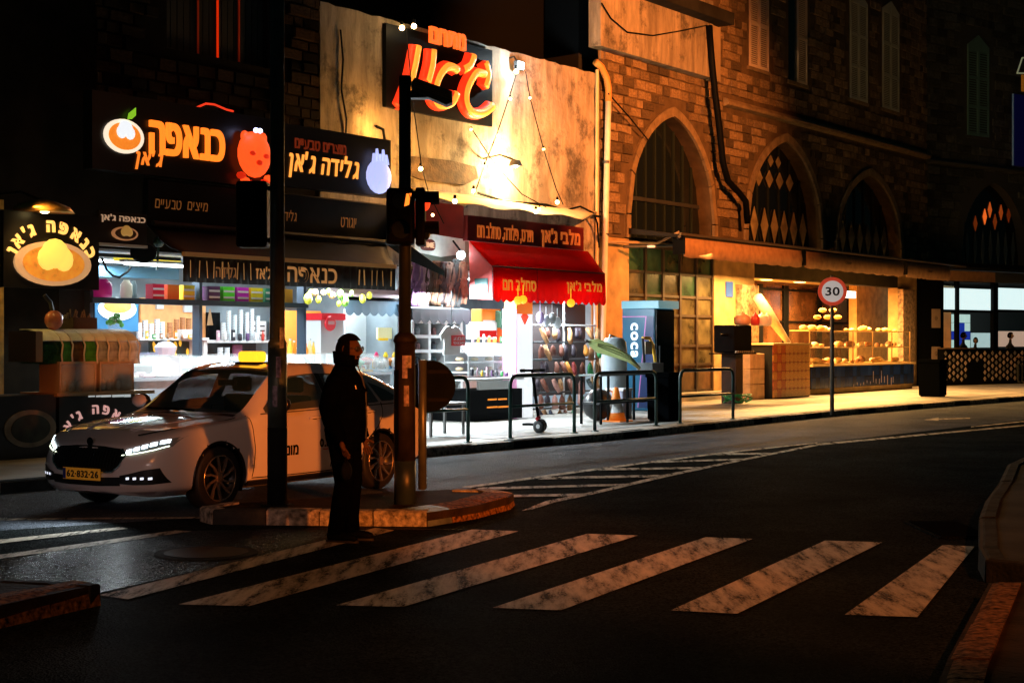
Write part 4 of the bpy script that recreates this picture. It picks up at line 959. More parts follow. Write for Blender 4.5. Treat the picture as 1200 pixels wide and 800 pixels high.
# juice bottles
for i in range(9):
    x = 340+i*4.6; y = 402+(i*7 % 5)*1.2
    uu, zb_ = ST.hit(x, 426, -.6)
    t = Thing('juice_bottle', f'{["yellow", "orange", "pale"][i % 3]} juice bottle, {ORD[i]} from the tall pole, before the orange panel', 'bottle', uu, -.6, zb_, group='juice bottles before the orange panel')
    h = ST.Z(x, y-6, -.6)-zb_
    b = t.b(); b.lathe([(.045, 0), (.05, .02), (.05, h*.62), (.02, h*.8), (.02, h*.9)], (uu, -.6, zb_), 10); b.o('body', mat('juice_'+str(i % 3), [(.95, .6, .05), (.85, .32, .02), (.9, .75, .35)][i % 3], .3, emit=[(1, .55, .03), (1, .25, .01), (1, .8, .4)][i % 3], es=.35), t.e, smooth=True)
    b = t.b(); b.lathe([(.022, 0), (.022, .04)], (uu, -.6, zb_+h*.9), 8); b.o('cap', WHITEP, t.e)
single('counter_shelf', 'dark narrow shelf carrying the juice bottles', 'shelf', ST.U(335, -.5), -.5, 1.2, lambda m: (lambda q: m.box(q[0], q[1], -.9, -.45, q[2], q[3]))(ST.bp(333, 385, 426.3, 429, -.5)), SHEL)
# slush machine, red and white
t = Thing('soft_serve_machine', 'white machine with a red top and round red badge on the counter', 'machine', ST.U(376, -.4), -.6, 1.15)
panel(t, 'body', 376, 403, 374, 428, -.4, mat('machine_white', (.8, .82, .85), .35), .5); panel(t, 'top', 377, 405, 367, 375, -.35, mat('machine_red', (.65, .01, .02), .4, emit=(.8, .01, .02), es=.2), .55)
uu, zz = ST.hit(388, 379, -.3); b = t.b(); b.lathe([(.14, -.03), (.15, 0), (.14, .02)], (uu, -.33, zz), 18, axis='y'); b.o('badge', MATS['machine_red'], t.e)
b = t.b(); b.box(uu-.09, uu+.09, -.345, -.29, zz-.02, zz+.05); b.o('badge_print', mat('badge_pink', (.8, .4, .4), .5), t.e)
# hanging fruit
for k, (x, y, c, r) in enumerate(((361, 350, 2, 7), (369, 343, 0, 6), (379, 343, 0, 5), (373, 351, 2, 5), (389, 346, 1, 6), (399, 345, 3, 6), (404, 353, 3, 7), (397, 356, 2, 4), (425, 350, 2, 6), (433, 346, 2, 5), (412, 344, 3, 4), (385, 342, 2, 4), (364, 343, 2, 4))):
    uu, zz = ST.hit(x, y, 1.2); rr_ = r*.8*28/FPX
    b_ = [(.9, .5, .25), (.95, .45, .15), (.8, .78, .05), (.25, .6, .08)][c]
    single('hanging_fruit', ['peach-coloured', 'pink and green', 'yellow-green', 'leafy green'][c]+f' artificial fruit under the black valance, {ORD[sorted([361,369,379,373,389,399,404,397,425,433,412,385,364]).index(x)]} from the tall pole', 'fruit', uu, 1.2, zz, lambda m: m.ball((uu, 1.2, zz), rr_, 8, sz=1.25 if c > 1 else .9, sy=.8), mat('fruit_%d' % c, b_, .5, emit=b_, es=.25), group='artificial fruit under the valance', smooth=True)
# white wall panel, blue inner awning, right end of the counter
t = Thing('white_partition', 'bright white partition with steel posts in the dessert shop', 'partition', ST.U(405, -.8), -.8, .13)
panel(t, 'sheet', 405, 436, 362, 440, -.9, mat('bright_panel', (.85, .9, .92), .5)); panel(t, 'post', 434, 440, 362, 440, -.85, SHEL)
t = Thing('inner_awning', 'grey-blue scalloped awning under the black canopy', 'awning', ST.U(405, .9), .9, 2.4)
a0, a1 = ST.U(404, .9), ST.U(470, .9); zt_ = ST.Z(440, 348, .9); zb_ = ST.Z(440, 366, .9); rows = [[], [], []]
for i in range(61):
    u = a0+(a1-a0)*i/60; s_ = abs(math.sin(i/60*math.pi*7)); rows[0].append((u, .4, zt_+.1)); rows[1].append((u, .9, zt_-.08)); rows[2].append((u, .92, zb_-.07*s_))
b = t.b(); b.grid(rows); b.o('canvas', mat('slate_canvas', (.05, .09, .13), .6), t.e, solid=.01)
t = Thing('white_beam_box', 'pinkish white box beam above the slate scalloped awning', 'beam', ST.U(400, 1.), 1., 2.7); panel(t, 'beam', 398, 468, 338, 348, 1.0, mat('pink_white', (.8, .6, .68), .5), .3)
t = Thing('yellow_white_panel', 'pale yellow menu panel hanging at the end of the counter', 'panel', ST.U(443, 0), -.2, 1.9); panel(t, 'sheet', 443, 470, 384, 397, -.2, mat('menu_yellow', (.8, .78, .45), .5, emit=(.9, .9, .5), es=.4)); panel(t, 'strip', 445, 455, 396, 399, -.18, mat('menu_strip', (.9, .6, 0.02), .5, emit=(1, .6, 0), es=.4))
for k, (x, c, nm) in enumerate(((441, (.7, .02, .15), 'crimson'), (452, (.9, .7, .02), 'yellow'), (462, (.85, .55, .05), 'amber'))):
    uu, zz = ST.hit(x, 430, .3); t = Thing('sauce_bottle', f'white bottle with {nm} cap on the counter end', 'bottle', uu, .3, zz)
    b = t.b(); b.lathe([(.06, 0), (.065, .03), (.06, .16), (.03, .2)], (uu, .3, zz), 12); b.o('body', WHITEP, t.e, smooth=True)
    b = t.b(); b.lathe([(.045, 0), (.05, .03), (.02, .1)], (uu, .3, zz+.2), 10); b.o('cap', mat('cap_'+nm, c, .4, emit=c, es=.3), t.e)
# ceiling tubes, beams, cables inside
for k, (u, v) in enumerate(((u115+1., -1.2), (u115+3.2, -1.2), (u115+5.4, -1.2), (u115+7.6, -1.2), (u115+1., .3), (u115+3.2, .3))):
    t = Thing('ceiling_tube', f'{ORD[k]} fluorescent tube light under the dessert shop ceiling', 'ceiling light', u, v, 3.1)
    zc_ = 3.12 if v < 0 else 3.0
    b = t.b(); b.box(u-.7, u+.7, v-.07, v+.07, zc_+.01, zc_+.05); b.o('housing', WHITE, t.e)
    b = t.b(); b.tube([(u-.65, v, zc_-.02), (u+.65, v, zc_-.02)], .022, 8); b.o('tube', TUBE, t.e)
t = Thing('ceiling_truss', 'steel blue crossbeams and a yellow strip under the bright shop ceiling', 'beam', ST.U(114, -.5), -.5, 2.9)
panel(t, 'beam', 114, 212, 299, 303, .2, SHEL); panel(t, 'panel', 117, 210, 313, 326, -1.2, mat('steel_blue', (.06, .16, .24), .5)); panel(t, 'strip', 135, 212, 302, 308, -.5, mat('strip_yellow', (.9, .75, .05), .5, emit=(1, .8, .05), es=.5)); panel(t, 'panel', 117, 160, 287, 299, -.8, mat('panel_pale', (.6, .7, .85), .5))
single('cable_loop', 'dark cable looping under the bright shop ceiling', 'cable', ST.U(125, .3), .3, 2.6, lambda m: m.tube([(ST.U(x, .3), .3, ST.Z(x, y, .3)) for x, y in ((119, 302), (125, 316), (132, 323), (140, 325), (150, 318), (154, 312))], .02, 6), DGREY)
single('ceiling_fan_motor', 'black fan motor with green cable at the shop ceiling corner', 'fan', ST.U(186, .3), .3, 2.9, lambda m: (m.ball((ST.U(186, .3), .3, ST.Z(186, 284, .3)), .09, 10), m.tube([(ST.U(186, .3), .3, ST.Z(186, 284, .3)), (ST.U(184, .3), .3, ST.Z(184, 316, .3))], .02, 6)), mat('fan_dark', (.02, .06, .05), .4))

# ================================================================== DRINK KIOSK OUTSIDE
kv = 2.8
kx0, kx1 = ST.U(-60, kv), ST.U(166, kv)
kk = Thing('drinks_counter', 'black counter with a plate picture and pale arched letters on its front', 'counter', kx0, kv, .12)
um_ = ST.U(67, kv); zt_ = ST.Z(66, 462, kv)
b = kk.b(); b.box(kx0, um_-.02, kv-.7, kv, .12, zt_); b.o('front_panel', MATS['sign_black'], kk.e)
b = kk.b(); b.box(um_+.02, kx1, kv-.7, kv+.02, .12, zt_-.04); b.o('front_panel', MATS['sign_black'], kk.e)
b = kk.b(); b.box(um_-.05, ST.U(178, kv), kv-.75, kv+.06, zt_-.03, zt_+.02); b.o('worktop', mat('worktop_copper', (.45, .28, .14), .35, metal=.4), kk.e)
uc, zc = ST.hit(112, 520, kv); ru = ST.U(148, kv)-uc; rz = ST.Z(112, 475, kv)-zc
arc_text(kk, kk.e, "כנאפה ג'אן", uc, zc-.1, ru*1.05, rz*.98, 158, 22, .2, kv+.02, mat('letter_pinkish', (.8, .5, .45), .6, emit=(1., .55, .5), es=.5), bold=.02)
uc, zc = ST.hit(35, 502, kv); ru = ST.U(65, kv)-uc; rz = zc-ST.Z(35, 524, kv)
q = kk.b(); q.prism([(uc+ru*math.cos(2*math.pi*i/28), zc+rz*math.sin(2*math.pi*i/28)) for i in range(28)], kv, kv+.02, 'uz'); q.o('plate_picture', mat('faded_plate', (.28, .22, .15), .6, var=.4, vs=6), kk.e)
q = kk.b(); q.prism([(uc+ru*.75*math.cos(2*math.pi*i/28), zc+rz*.75*math.sin(2*math.pi*i/28)) for i in range(28)], kv+.02, kv+.03, 'uz'); q.o('pastry_picture', mat('faded_pastry', (.03, .035, .02), .6, var=.8, vs=6), kk.e)
# white slivers under the worktop, given a faint glow of their own
for k, (xa, xb) in enumerate(((104, 111), (113, 118), (119, 130), (132, 145), (146, 153))):
    a, c, z0, z1 = ST.bp(xa, xb, 461.5, 465, kv+.03); q = kk.b(); q.box(a, c, kv+.02, kv+.035, z0, z1); q.o('white_sliver', mat('sticker_white', (.7, .75, .75), .5, emit=(.8, .9, .9), es=.4), kk.e)
# lower glass cases
for k, (xa, xb) in enumerate(((70, 113), (117, 157))):
    a, c, z0, z1 = ST.bp(xa, xb, 426, 456, kv-.05); z0 = zt_+.02
    t = Thing('glass_case', ['glass case with copper frame under the green drink tubs', 'glass case with dark green back under the empty drink tubs'][k], 'glass case', a, kv-.4, z0)
    for (p, r_) in ((a, a+.025), (c-.025, c)): q = t.b(); q.box(p, r_, kv-.5, kv-.05, z0, z1); q.o('post', mat('case_frame', (.5, .38, .26), .35, metal=.3), t.e)
    q = t.b(); q.box(a, c, kv-.5, kv-.05, z1, z1+.03); q.o('top', MATS['case_frame'], t.e)
    q = t.b(); q.box(a+.025, c-.025, kv-.07, kv-.06, z0, z1); q.o('pane', mat('case_pane', (.7, .8, .8), .08, alpha=.25), t.e)
    q = t.b(); q.box(a+.025, c-.025, kv-.5, kv-.48, z0, z1); q.o('back', mat('case_back_%d' % k, [(.16, .09, .06), (.01, .05, .045)][k], .4, var=.7, vs=5), t.e)
    for j in range(4):
        uu = a+.06+(c-a-.1)*j/3.6
        q = t.b(); q.lathe([(.03, 0), (.05, .04), (.05, .13), (.02, .17)], (uu, kv-.25, z0), 10); q.o('jar', mat('jar_glass', (.4, .35, .3), .15, var=.6, vs=12), t.e, smooth=True)
# rounded drink tubs
tubc = [(.01, .05, .02), (.03, .20, .05), (.22, .10, .03), (.05, .26, .03), (.30, .38, .34), (.36, .42, .40), (.5, .56, .55), (.6, .66, .66)]
txs = [50, 73, 85, 99, 114, 127, 140, 152, 163]
for k in range(8):
    a, c = ST.U(txs[k], kv-.1), ST.U(txs[k+1], kv-.1); z0 = ST.Z((txs[k]+txs[k+1])/2, 426, kv-.1); z1 = ST.Z((txs[k]+txs[k+1])/2, 387, kv-.1); h = z1-z0
    nm = ['dark green', 'green', 'brown', 'bright green', 'clear grey', 'clear pale', 'milky', 'white'][k]
    t = Thing('drink_tub', f'{nm} rounded slush tub with a white curved lid, {ORD[k]} from the copper sign lamp', 'drink dispenser', a, kv-.1, z0, group='rounded drink tubs on the kiosk')
    prof = [(kv-.1+.0, z0), (kv-.1+.0, z0+h*.35)]+[(kv-.1-.42*(1-math.cos(R(p))), z0+h*.35+h*.65*math.sin(R(p))) for p in range(10, 91, 16)]+[(kv-.6, z1), (kv-.6, z0)]
    q = t.b(); q.prism(prof, a+.012, c-.012, 'vz'); q.o('tank', mat('tub_%d' % k, tubc[k], .12, var=.6, vs=8, coat=.5), t.e)
    lid = [(kv-.08-.42*(1-math.cos(R(p))), z0+h*.36+h*.66*math.sin(R(p))) for p in range(28, 91, 12)]
    q = t.b(); q.prism([(x_+.012, z_+.012) for x_, z_ in lid]+[(kv-.62, z1+.02), (kv-.62, z1+.004)]+[(x_, z_) for x_, z_ in lid[::-1]], a+.006, c-.006, 'vz'); q.o('lid', mat('tub_lid', (.62, .70, .66), .15, var=.2, vs=7), t.e)
    q = t.b(); q.tube([(c-.02, kv-.07, z0), (c-.05, kv-.05, z0+.12), (c-.02, kv-.06, z0+.26), (c-.04, kv-.1, z0+.36)], .012, 6); q.o('spout_rib', mat('rib_cream', (.6, .58, .45), .4), t.e)
# machine end cap and bits on top
single('tub_end_cabinet', 'copper-edged cabinet end beside the dark green drink tub', 'cabinet', ST.U(44, kv), kv-.1, 1.2, lambda m: (lambda q: m.box(q[0], q[1], kv-.6, kv, q[2], q[3]))(ST.bp(42, 50, 388, 424, kv)), mat('cab_copper', (.35, .2, .1), .5))
t = Thing('desk_lamp', 'round rosy lamp head with dark curved arm on the drinks kiosk', 'lamp', ST.U(62, kv-.4), kv-.4, 1.9)
uu, zz = ST.hit(63, 375, kv-.4); b = t.b(); b.ball((uu, kv-.4, zz), .13, 14, sz=1.1); b.o('head', mat('rosy_shade', (.45, .16, .1), .25, var=.4, vs=6), t.e, smooth=True)
b = t.b(); b.tube([(uu-.02, kv-.4, zz+.12), (uu-.04, kv-.42, zz+.25), (uu-.12, kv-.45, zz+.35)], .03, 8); b.o('arm', DGREY, t.e)
t = Thing('plant_box', 'dark wooden box of dried stalks on top of the drink tubs', 'plant', ST.U(88, kv-.6), kv-.6, 1.95)
a, c, z0, z1 = ST.bp(86, 114, 372, 386, kv-.6); b = t.b(); b.box(a, c, kv-.9, kv-.6, z0, z1); b.o('box', mat('dark_crate', (.06, .045, .035), .7), t.e)
for k in range(12): uu = a-.1+(c-a+.1)*k/12; b = t.b(); b.tube([(uu, kv-.7, z1-.02), (uu+random.uniform(-.06, .06), kv-.7, z1+random.uniform(.03, .12))], .012, 5); b.o('stalk', mat('stalk', (.25, .22, .15), .7), t.e)

# ================================================================== MIDDLE SHOPS
# the big sign
bs_v = .12
t = Thing('wall_sign', 'large black wall sign with huge orange handwritten letters on the lit plaster', 'sign', ST.U(453, bs_v), 0, ST.Z(455, 127, 0))
a0, a1 = ST.U(452.5, bs_v), ST.U(577, bs_v); z0 = 6.42; z1 = ST.Z(455, 18, bs_v)
b = t.b(); b.box(a0, a1, .02, bs_v, z0, min(z1, 8.1)); b.o('board', mat('big_sign_black', (.004, .006, .008), .6, spec=.1), t.e)
def S5(p): x = 430+p[0]*.275; y = p[1]*.275; u, z = ST.hit(x, y, bs_v+.05); return (u, bs_v+.06, z)
paths = [[(490, 268), (503, 318), (490, 372)], [(488, 318), (455, 312), (425, 350), (408, 400), (412, 450), (440, 482), (485, 482), (522, 452)],
         [(440, 238), (425, 280), (400, 299)], [(372, 300), (335, 285), (298, 318), (278, 370), (272, 420), (300, 448), (345, 440), (368, 400)],
         [(268, 215), (262, 280), (245, 350)], [(203, 200), (190, 270), (172, 350), (150, 410), (132, 455)]]
for p in paths:
    pts = [S5(q) for q in p]
    # smooth the path
    sm = []
    for i in range(len(pts)-1):
        for k in range(4): 
            tt = k/4; P0 = pts[max(i-1, 0)]; P1 = pts[i]; P2 = pts[i+1]; P3 = pts[min(i+2, len(pts)-1)]
            sm.append(tuple(.5*((2*P1[c])+(-P0[c]+P2[c])*tt+(2*P0[c]-5*P1[c]+4*P2[c]-P3[c])*tt*tt+(-P0[c]+3*P1[c]-3*P2[c]+P3[c])*tt**3) for c in range(3)))
    sm.append(pts[-1])
    b = t.b(); b.tube([(q[0]-.03, q[1]-.03, q[2]) for q in sm], .125, 10); side = b.o('letter_side', glow('letter_red_side', (1., .045, .01), .75), t.e, smooth=True)
    b = t.b(); b.tube([(q[0]+.02, q[1]+.05, q[2]) for q in sm], .092, 10); b.o('letter', glow('letter_big_orange', (1., .30, .03), 1.25), t.e, smooth=True)
a0_, a1_ = ST.U(502, bs_v), ST.U(543, bs_v); zc0, zc1 = ST.Z(522, 58, bs_v), ST.Z(522, 36, bs_v)
lettering(t, t.e, 'מתחם', a0_, a1_, zc0+.05, zc1, bs_v, glow('letter_mid', (1., .16, .02), 1.1), letters=True, bold=.02, depth=.08)
# string lights and cables over the middle shop
def cable(label, pts, r=.012, v=.4, cat='cable', m=BLACK):
    P3 = [(ST.U(x, vv), vv, ST.Z(x, y, vv)) for (x, y, vv) in pts]
    return single('cable', label, cat, P3[0][0], P3[0][1], P3[0][2], lambda q: q.tube(P3, r, 5), m)
cable('string light cable falling from the cyan floodlight over the plaster to the yellow canopy', [(606, 84, .35), (596, 116, .5), (582, 158, .7), (569, 190, .9), (556, 228, 1.1)])
cable('string light cable running down to the red sign from the cyan floodlight', [(616, 84, .35), (621, 114, .5), (637, 175, .7), (652, 222, .9), (660, 240, 1.)])
cable('string light cable falling from the lower edge of the big sign across the plaster', [(552, 150, .3), (575, 185, .5), (592, 206, .6), (612, 228, .8), (640, 243, 1.)])
cable('string light cable hanging from the bulbs beside the traffic light pole', [(476, 34, .3), (484, 120, .4), (494, 195, .6), (502, 225, .8), (520, 262, 1.2)])
cable('thick cable running under the plaster wall above the red sign', [(560, 226, .2), (590, 236, .2), (640, 240, .25), (664, 247, .2), (704, 254, .1)], .03)
cable('loose cable looping beside the white drainpipe', [(664, 246, .2), (680, 242, .3), (696, 250, .3), (700, 262, .2), (702, 290, .1)], .025)
cable('cable crossing the parapet of the arcade building', [(705, 4, .35), (716, 22, .35), (735, 38, .35), (765, 42, .35), (800, 36, .35), (828, 30, .35)], .02)
cable('cable stretched from the drainpipe to the first arch', [(713, 110, .2), (738, 138, .2), (760, 165, .1)], .02)
cable('thin crooked cable down the plaster beside the brick strip', [(399, 35, .05), (402, 70, .05), (400, 105, .05), (406, 140, .05), (405, 165, .05)], .02)
cable('short hooked conduit above the blue pomegranate sign', [(441, 148, .1), (449, 152, .1), (451, 165, .1), (449, 175, .1)], .03)
bl = [(471, 33, 1.), (485, 31, 1.), (552, 152, .25), (605, 84, 1.), (493, 198, .8), (555, 224, .8), (568, 195, .6), (583, 159, .5), (533, 236, .9), (598, 116, .6), (621, 115, .4), (637, 175, .5), (628, 248, .8), (653, 237, .8), (632, 245, .5), (507, 252, .5)]
bulb0 = None
BLAB = ['first of the two bulbs at the top corner of the big sign', 'second of the two bulbs at the top corner of the big sign', 'bulb at the lower edge of the big sign', 'bulb just under the cyan floodlight',
 'bulb hanging alone right of the black pole', 'bulb between the sooty patch and the cream canopy', 'lower bulb on the cable below the big sign', 'bulb halfway down the cable below the big sign', 'bulb over the cream canopy corner by the signal heads',
 'upper bulb on the cable leading down from the cyan floodlight', 'upper bulb on the long cable to the red sign', 'middle bulb on the long cable to the red sign', 'lower bulb of the pair at the cream canopy edge', 'bulb at the foot of the long cable over the canopy', 'faint bulb between the pair at the canopy edge', 'small bulb in front of the dark red side cloth']
for k, (x, y, s_) in enumerate(bl):
    v = .35+.02*k if y < 180 else .9
    if y > 225: v = 1.6
    u, z = ST.hit(x, y, v)
    if bulb0 is None:
        bulb0 = Thing('string_bulb', 'glowing round bulb of the string lights over the plaster wall', 'light bulb', 0, 0, 0, group='bulbs of the string lights')
        b = bulb0.b(); b.ball((0, 0, 0), .055, 12); b.o('bulb', BULB, bulb0.e, smooth=True)
        b = bulb0.b(); b.lathe([(.035, .06), (.03, .14)], (0, 0, 0), 8); b.o('socket', BLACK, bulb0.e)
        T_ = bulb0.e; T_.location = ST.w(u, v, z)
    else: T_ = bulb0.copy(ST.w(u, v, z), ST.a)
    T_['label'] = BLAB[k]
    T_.scale = (max(s_, .45),)*3
# cyan floodlight on the wall
t = Thing('wall_floodlight', 'blinding blue-white floodlight at the top of the plaster wall', 'floodlight', ST.U(610, .3), .05, ST.Z(610, 85, .3))
u, z = ST.hit(610, 77, .3)
b = t.b(); b.box(u-.12, u+.12, .2, .3, z-.1, z+.1); b.o('housing', DGREY, t.e)
b = t.b(); b.box(u-.10, u+.10, .301, .315, z-.08, z+.08); b.o('lens', glow('flood_lens', (.75, .95, 1.), 30.), t.e)
b = t.b(); b.tube([(u, .22, z+.08), (u, .12, z+.22), (u, 0, z+.2)], .02, 6); b.o('bracket', DGREY, t.e)
t = Thing('wall_floodlight', 'warm lamp lost in its own glare low on the plaster wall', 'floodlight', ST.U(604, .6), .0, ST.Z(604, 200, .6))
u, z = ST.hit(604, 188, .9); b = t.b(); b.lathe([(.10, .0), (.15, -.12)], (u, .9, z), 14); b.o('shade', WHITE, t.e)
b = t.b(); b.ball((u, .9, z-.08), .08, 12); b.o('bulb', glow('flood_warm', (1., .85, .6), 40.), t.e)
b = t.b(); b.tube([(u, .9, z), (u, .5, z+.15), (u, .02, z+.1)], .02, 6); b.o('bracket', DGREY, t.e)
WARMLAMP = ST.w(u, .95, z-.05)

# yellow cloth roof + red fascia + red awning
yc = Thing('cream_canopy', 'cream cloth canopy roof sloping out from the plaster wall, lit yellow', 'awning', ST.U(480, .1), .1, 4.4)
A_, B_ = ST.U(480, .1), ST.U(700, .1); C_, D_ = ST.U(548, 1.5), ST.U(684, 1.5)
rows = []
for j in range(7):
    t_ = j/6; rows.append([((A_*(1-t_)+C_*t_)*(1-i/16)+(B_*(1-t_)+D_*t_)*i/16, .08+1.4*t_, 4.86-.42*t_+.03*math.sin(i*1.1)*t_-.05*math.sin(math.pi*t_)) for i in range(17)])
b = yc.b(); b.grid(rows); b.o('canvas', FABC, yc.e, smooth=True, solid=.01)
for uu0, uu1 in ((A_, C_), (B_, D_)):
    b = yc.b(); b.tube([(uu0, .06, 4.82), (uu1, 1.48, 4.40)], .025, 6); b.o('frame_bar', DGREY, yc.e)
rs = Thing('shop_sign', 'dark red fascia with faded orange Hebrew menu words under the cream canopy', 'sign', C_, 1.5, 3.7)
z0, z1 = 3.72, ST.Z(548, 252, 1.5)
b = rs.b(); b.box(C_, D_, 1.38, 1.5, z0, z1); b.o('board', FABDR, rs.e)
a0, a1, y0_, y1_ = ST.bp(634, 679, 268, 291, 1.5)
rl = mat('red_sign_letter', (.75, .2, .04), .6, emit=(1., .2, .03), es=.32)
lettering(rs, rs.e, "מלבי ג'אן", a0, a1, y0_, y1_, 1.5, rl, bold=.03)
a0, a1, y0_, y1_ = ST.bp(559, 624, 263, 284, 1.5)
lettering(rs, rs.e, "תירס, פלודה, סחלב חם", a0, a1, y0_, y1_, 1.5, rl, bold=.01)
ra = Thing('red_awning', 'bright red scalloped awning with orange words over the clothes stall', 'awning', C_, 1.5, 2.7)
E_ = ST.U(549, 1.5); FV = 2.1
F_ = ST.U(708, FV); G0, G1 = E_, ST.U(688, 1.5)
zf = ST.Z(590, 313, FV); ztp_ = 3.71
rows = [[(G0*(1-i/20)+G1*i/20, 1.52, ztp_) for i in range(21)], [(G0*(1-i/20)+(G1+F_)/2*i/20, 1.8, (ztp_+zf)/2+.015) for i in range(21)], [(E_*(1-i/20)+F_*i/20, FV, zf) for i in range(21)]]
b = ra.b(); b.grid(rows); b.o('canvas', FABR, ra.e, smooth=True, solid=.012)
b = ra.b(); b.tube([(E_, FV, zf), (F_, FV, zf)], .025, 6); b.o('front_bar', mat('dark_red_bar', (.12, .01, .01), .4), ra.e)
rows = [[], [], []]; n = 144; zlo = ST.Z(590, 350, FV)
for i in range(n+1):
    t_ = i/n; u = E_+(F_-E_)*t_; s_ = abs(math.sin(t_*math.pi*18)); rows[0].append((u, FV+.015, zf)); rows[1].append((u, FV+.02+.02*math.sin(t_*40), (zf+zlo)/2)); rows[2].append((u, FV+.03+.02*math.sin(t_*40), zlo-.07*s_))
b = ra.b(); b.grid(rows); va_ = b.o('valance', FABR, ra.e, smooth=True, solid=.008)
for uu, nm_ in ((E_, 'side_curtain'),):
    b = ra.b(); b.prism([(1.53, 3.69), (FV, zf), (FV+.02, zlo-.03), (1.55, zlo)], uu-.02, uu-.005, 'vz'); b.o(nm_, mat('pink_red_curtain', (.75, .10, .09), .6, var=.2, vs=4), ra.e)
    b = ra.b(); b.box(uu-.035, uu-.022, 1.68, 2.0, zlo+.1, zlo+.40); b.o('teal_window', mat('teal_panel', (.015, .09, .09), .3), ra.e)
for uu in (ST.U(628, FV),): b = ra.b(); b.tube([(uu, FV+.03, zf), (uu, FV+.05, zlo)], .006, 5); b.o('seam', mat('dark_red_bar'), va_)
gl_ = mat('awning_letter', (.85, .35, .05), .6, emit=(1., .32, .03), es=.4)
a0, a1, y0_, y1_ = ST.bp(589, 628, 325, 341, FV+.04); lettering(ra, va_, 'סחלב חם', a0, a1, y0_, y1_, FV+.04, gl_, bold=.03, depth=.006)
a0, a1, y0_, y1_ = ST.bp(664, 705, 329, 345, FV+.04); lettering(ra, va_, "מלבי ג'אן", a0, a1, y0_, y1_, FV+.04, gl_, bold=.03, depth=.006)
# side wall red cloth left of the fascia and the TIME panel
t = Thing('red_side_curtain', 'dark red cloth side of the canopy beside the traffic light', 'curtain', ST.U(484, .7), .7, 3.2)
b = t.b(); uu = ST.U(547, 1.4); b.add([tuple(b.P(p)) for p in ((ST.U(484, .3), .3, 4.6), (C_-.02, 1.42, 4.42), (C_-.02, 1.42, 3.75), (ST.U(484, .3), .3, 3.95))], [(0, 1, 2, 3)]); b.o('cloth', FABDR, t.e, solid=.01)
t = Thing('spot_lamp', 'small blue-white lamp glaring between the TIME panel and the red awning', 'lamp', ST.U(541, 1.2), 1.2, 3.4)
b = t.b(); uu, zz = ST.hit(540, 299, 1.2); b.ball((uu, 1.2, zz), .09, 12); b.o('bulb', glow('spot_cyan', (.7, .95, 1.), 14.), t.e)
b = t.b(); b.tube([(uu, 1.2, zz+.08), (uu, 1.0, zz+.3)], .02, 6); b.o('bracket', BLACK, t.e)
t = Thing('brand_sign', 'weathered white panel with a small TIME oval under the red side cloth', 'sign', ST.U(486, .6), .6, 3.3)
a0, a1 = ST.U(486, .6), ST.U(545, .6); z0, z1 = ST.Z(515, 308, .6), ST.Z(515, 272, .6)
b = t.b(); b.box(a0, a1, .5, .6, z0, z1); b.o('panel', mat('time_white', (.8, .82, .76), .5, var=.3, vs=3), t.e)
uc, zc = ST.hit(501, 287, .6); q = t.b(); q.prism([(uc+.24*math.copysign(abs(math.cos(a))**.5, math.cos(a)), zc+.12*math.copysign(abs(math.sin(a))**.8, math.sin(a))) for a in [2*math.pi*i/24 for i in range(24)]], .6, .615, 'uz'); q.o('oval', mat('time_brown', (.14, .02, .01), .5), t.e)
lettering(t, t.e, 'TIME', uc-.18, uc+.18, zc-.055, zc+.055, .615, mat('time_cream', (.8, .5, .3), .5, emit=(1, .6, .35), es=.3), heb=False, bold=.03)
q = t.b(); q.prism([(a0+.1, z0+.02), (a1-.5, z0+.02), (a1-.2, z0+.2), ((a0+a1)/2, z0+.12), (a0+.1, z0+.18)], .6, .61, 'uz'); q.o('printed_wave', mat('wave_green', (.1, .13, .10), .5), t.e)
# bundles of clothes on top of the kiosk
random.seed(11)
cc = [(.30, .13, .28), (.55, .3, .35), (.10, .05, .03), (.16, .07, .03), (.05, .03, .03), (.12, .06, .04), (.02, .02, .02), (.20, .09, .05)]
for k in range(16):
    x = 489+(k % 8)*7.6; y = 322+(k//8)*22+random.uniform(-4, 4); uu, zz = ST.hit(x, y, 1.1); c = k % 8
    single('hanging_garment', ['mauve', 'pink', 'dark brown', 'brown', 'black', 'russet', 'charcoal', 'tan'][c]+(' jacket in the upper row' if k < 8 else ' jacket in the lower row')+' on the stall beside the red awning', 'garment', uu, 1.1, zz-.3,
           lambda m: (m.tube([(uu-.14, 1.1, zz+.2), (uu-.1, 1.1, zz+.25), (uu+.1, 1.1, zz+.25), (uu+.14, 1.1, zz+.2)], .02, 5), m.grid([[(uu-.15-.01*j+.05*i+.0, 1.1+.05*math.sin(i*2+j), zz+.24-.13*j) for i in range(7)] for j in range(5)])), mat('garment_%d' % c, cc[c], .8, var=.3, vs=8), solid=.02, smooth=True, group='garments hanging beside the red awning')
t = Thing('scalloped_awning', 'small black scalloped awning over the white shelf cabinet', 'awning', ST.U(483, 1.2), 1.2, 2.4)
a0, a1 = ST.U(483, 1.3), ST.U(551, 1.3); zt_, zb_ = ST.Z(515, 362, 1.3), ST.Z(515, 374, 1.3); rows = [[], [], []]
for i in range(71):
    u = a0+(a1-a0)*i/70; s_ = abs(math.sin(i/70*math.pi*7)); rows[0].append((u, .7, zt_+.12)); rows[1].append((u, 1.3, zt_)); rows[2].append((u, 1.31, zb_-.1*s_))
b = t.b(); b.grid(rows); b.o('canvas', mat('ink_canvas', (.012, .016, .02), .5), t.e, solid=.01)
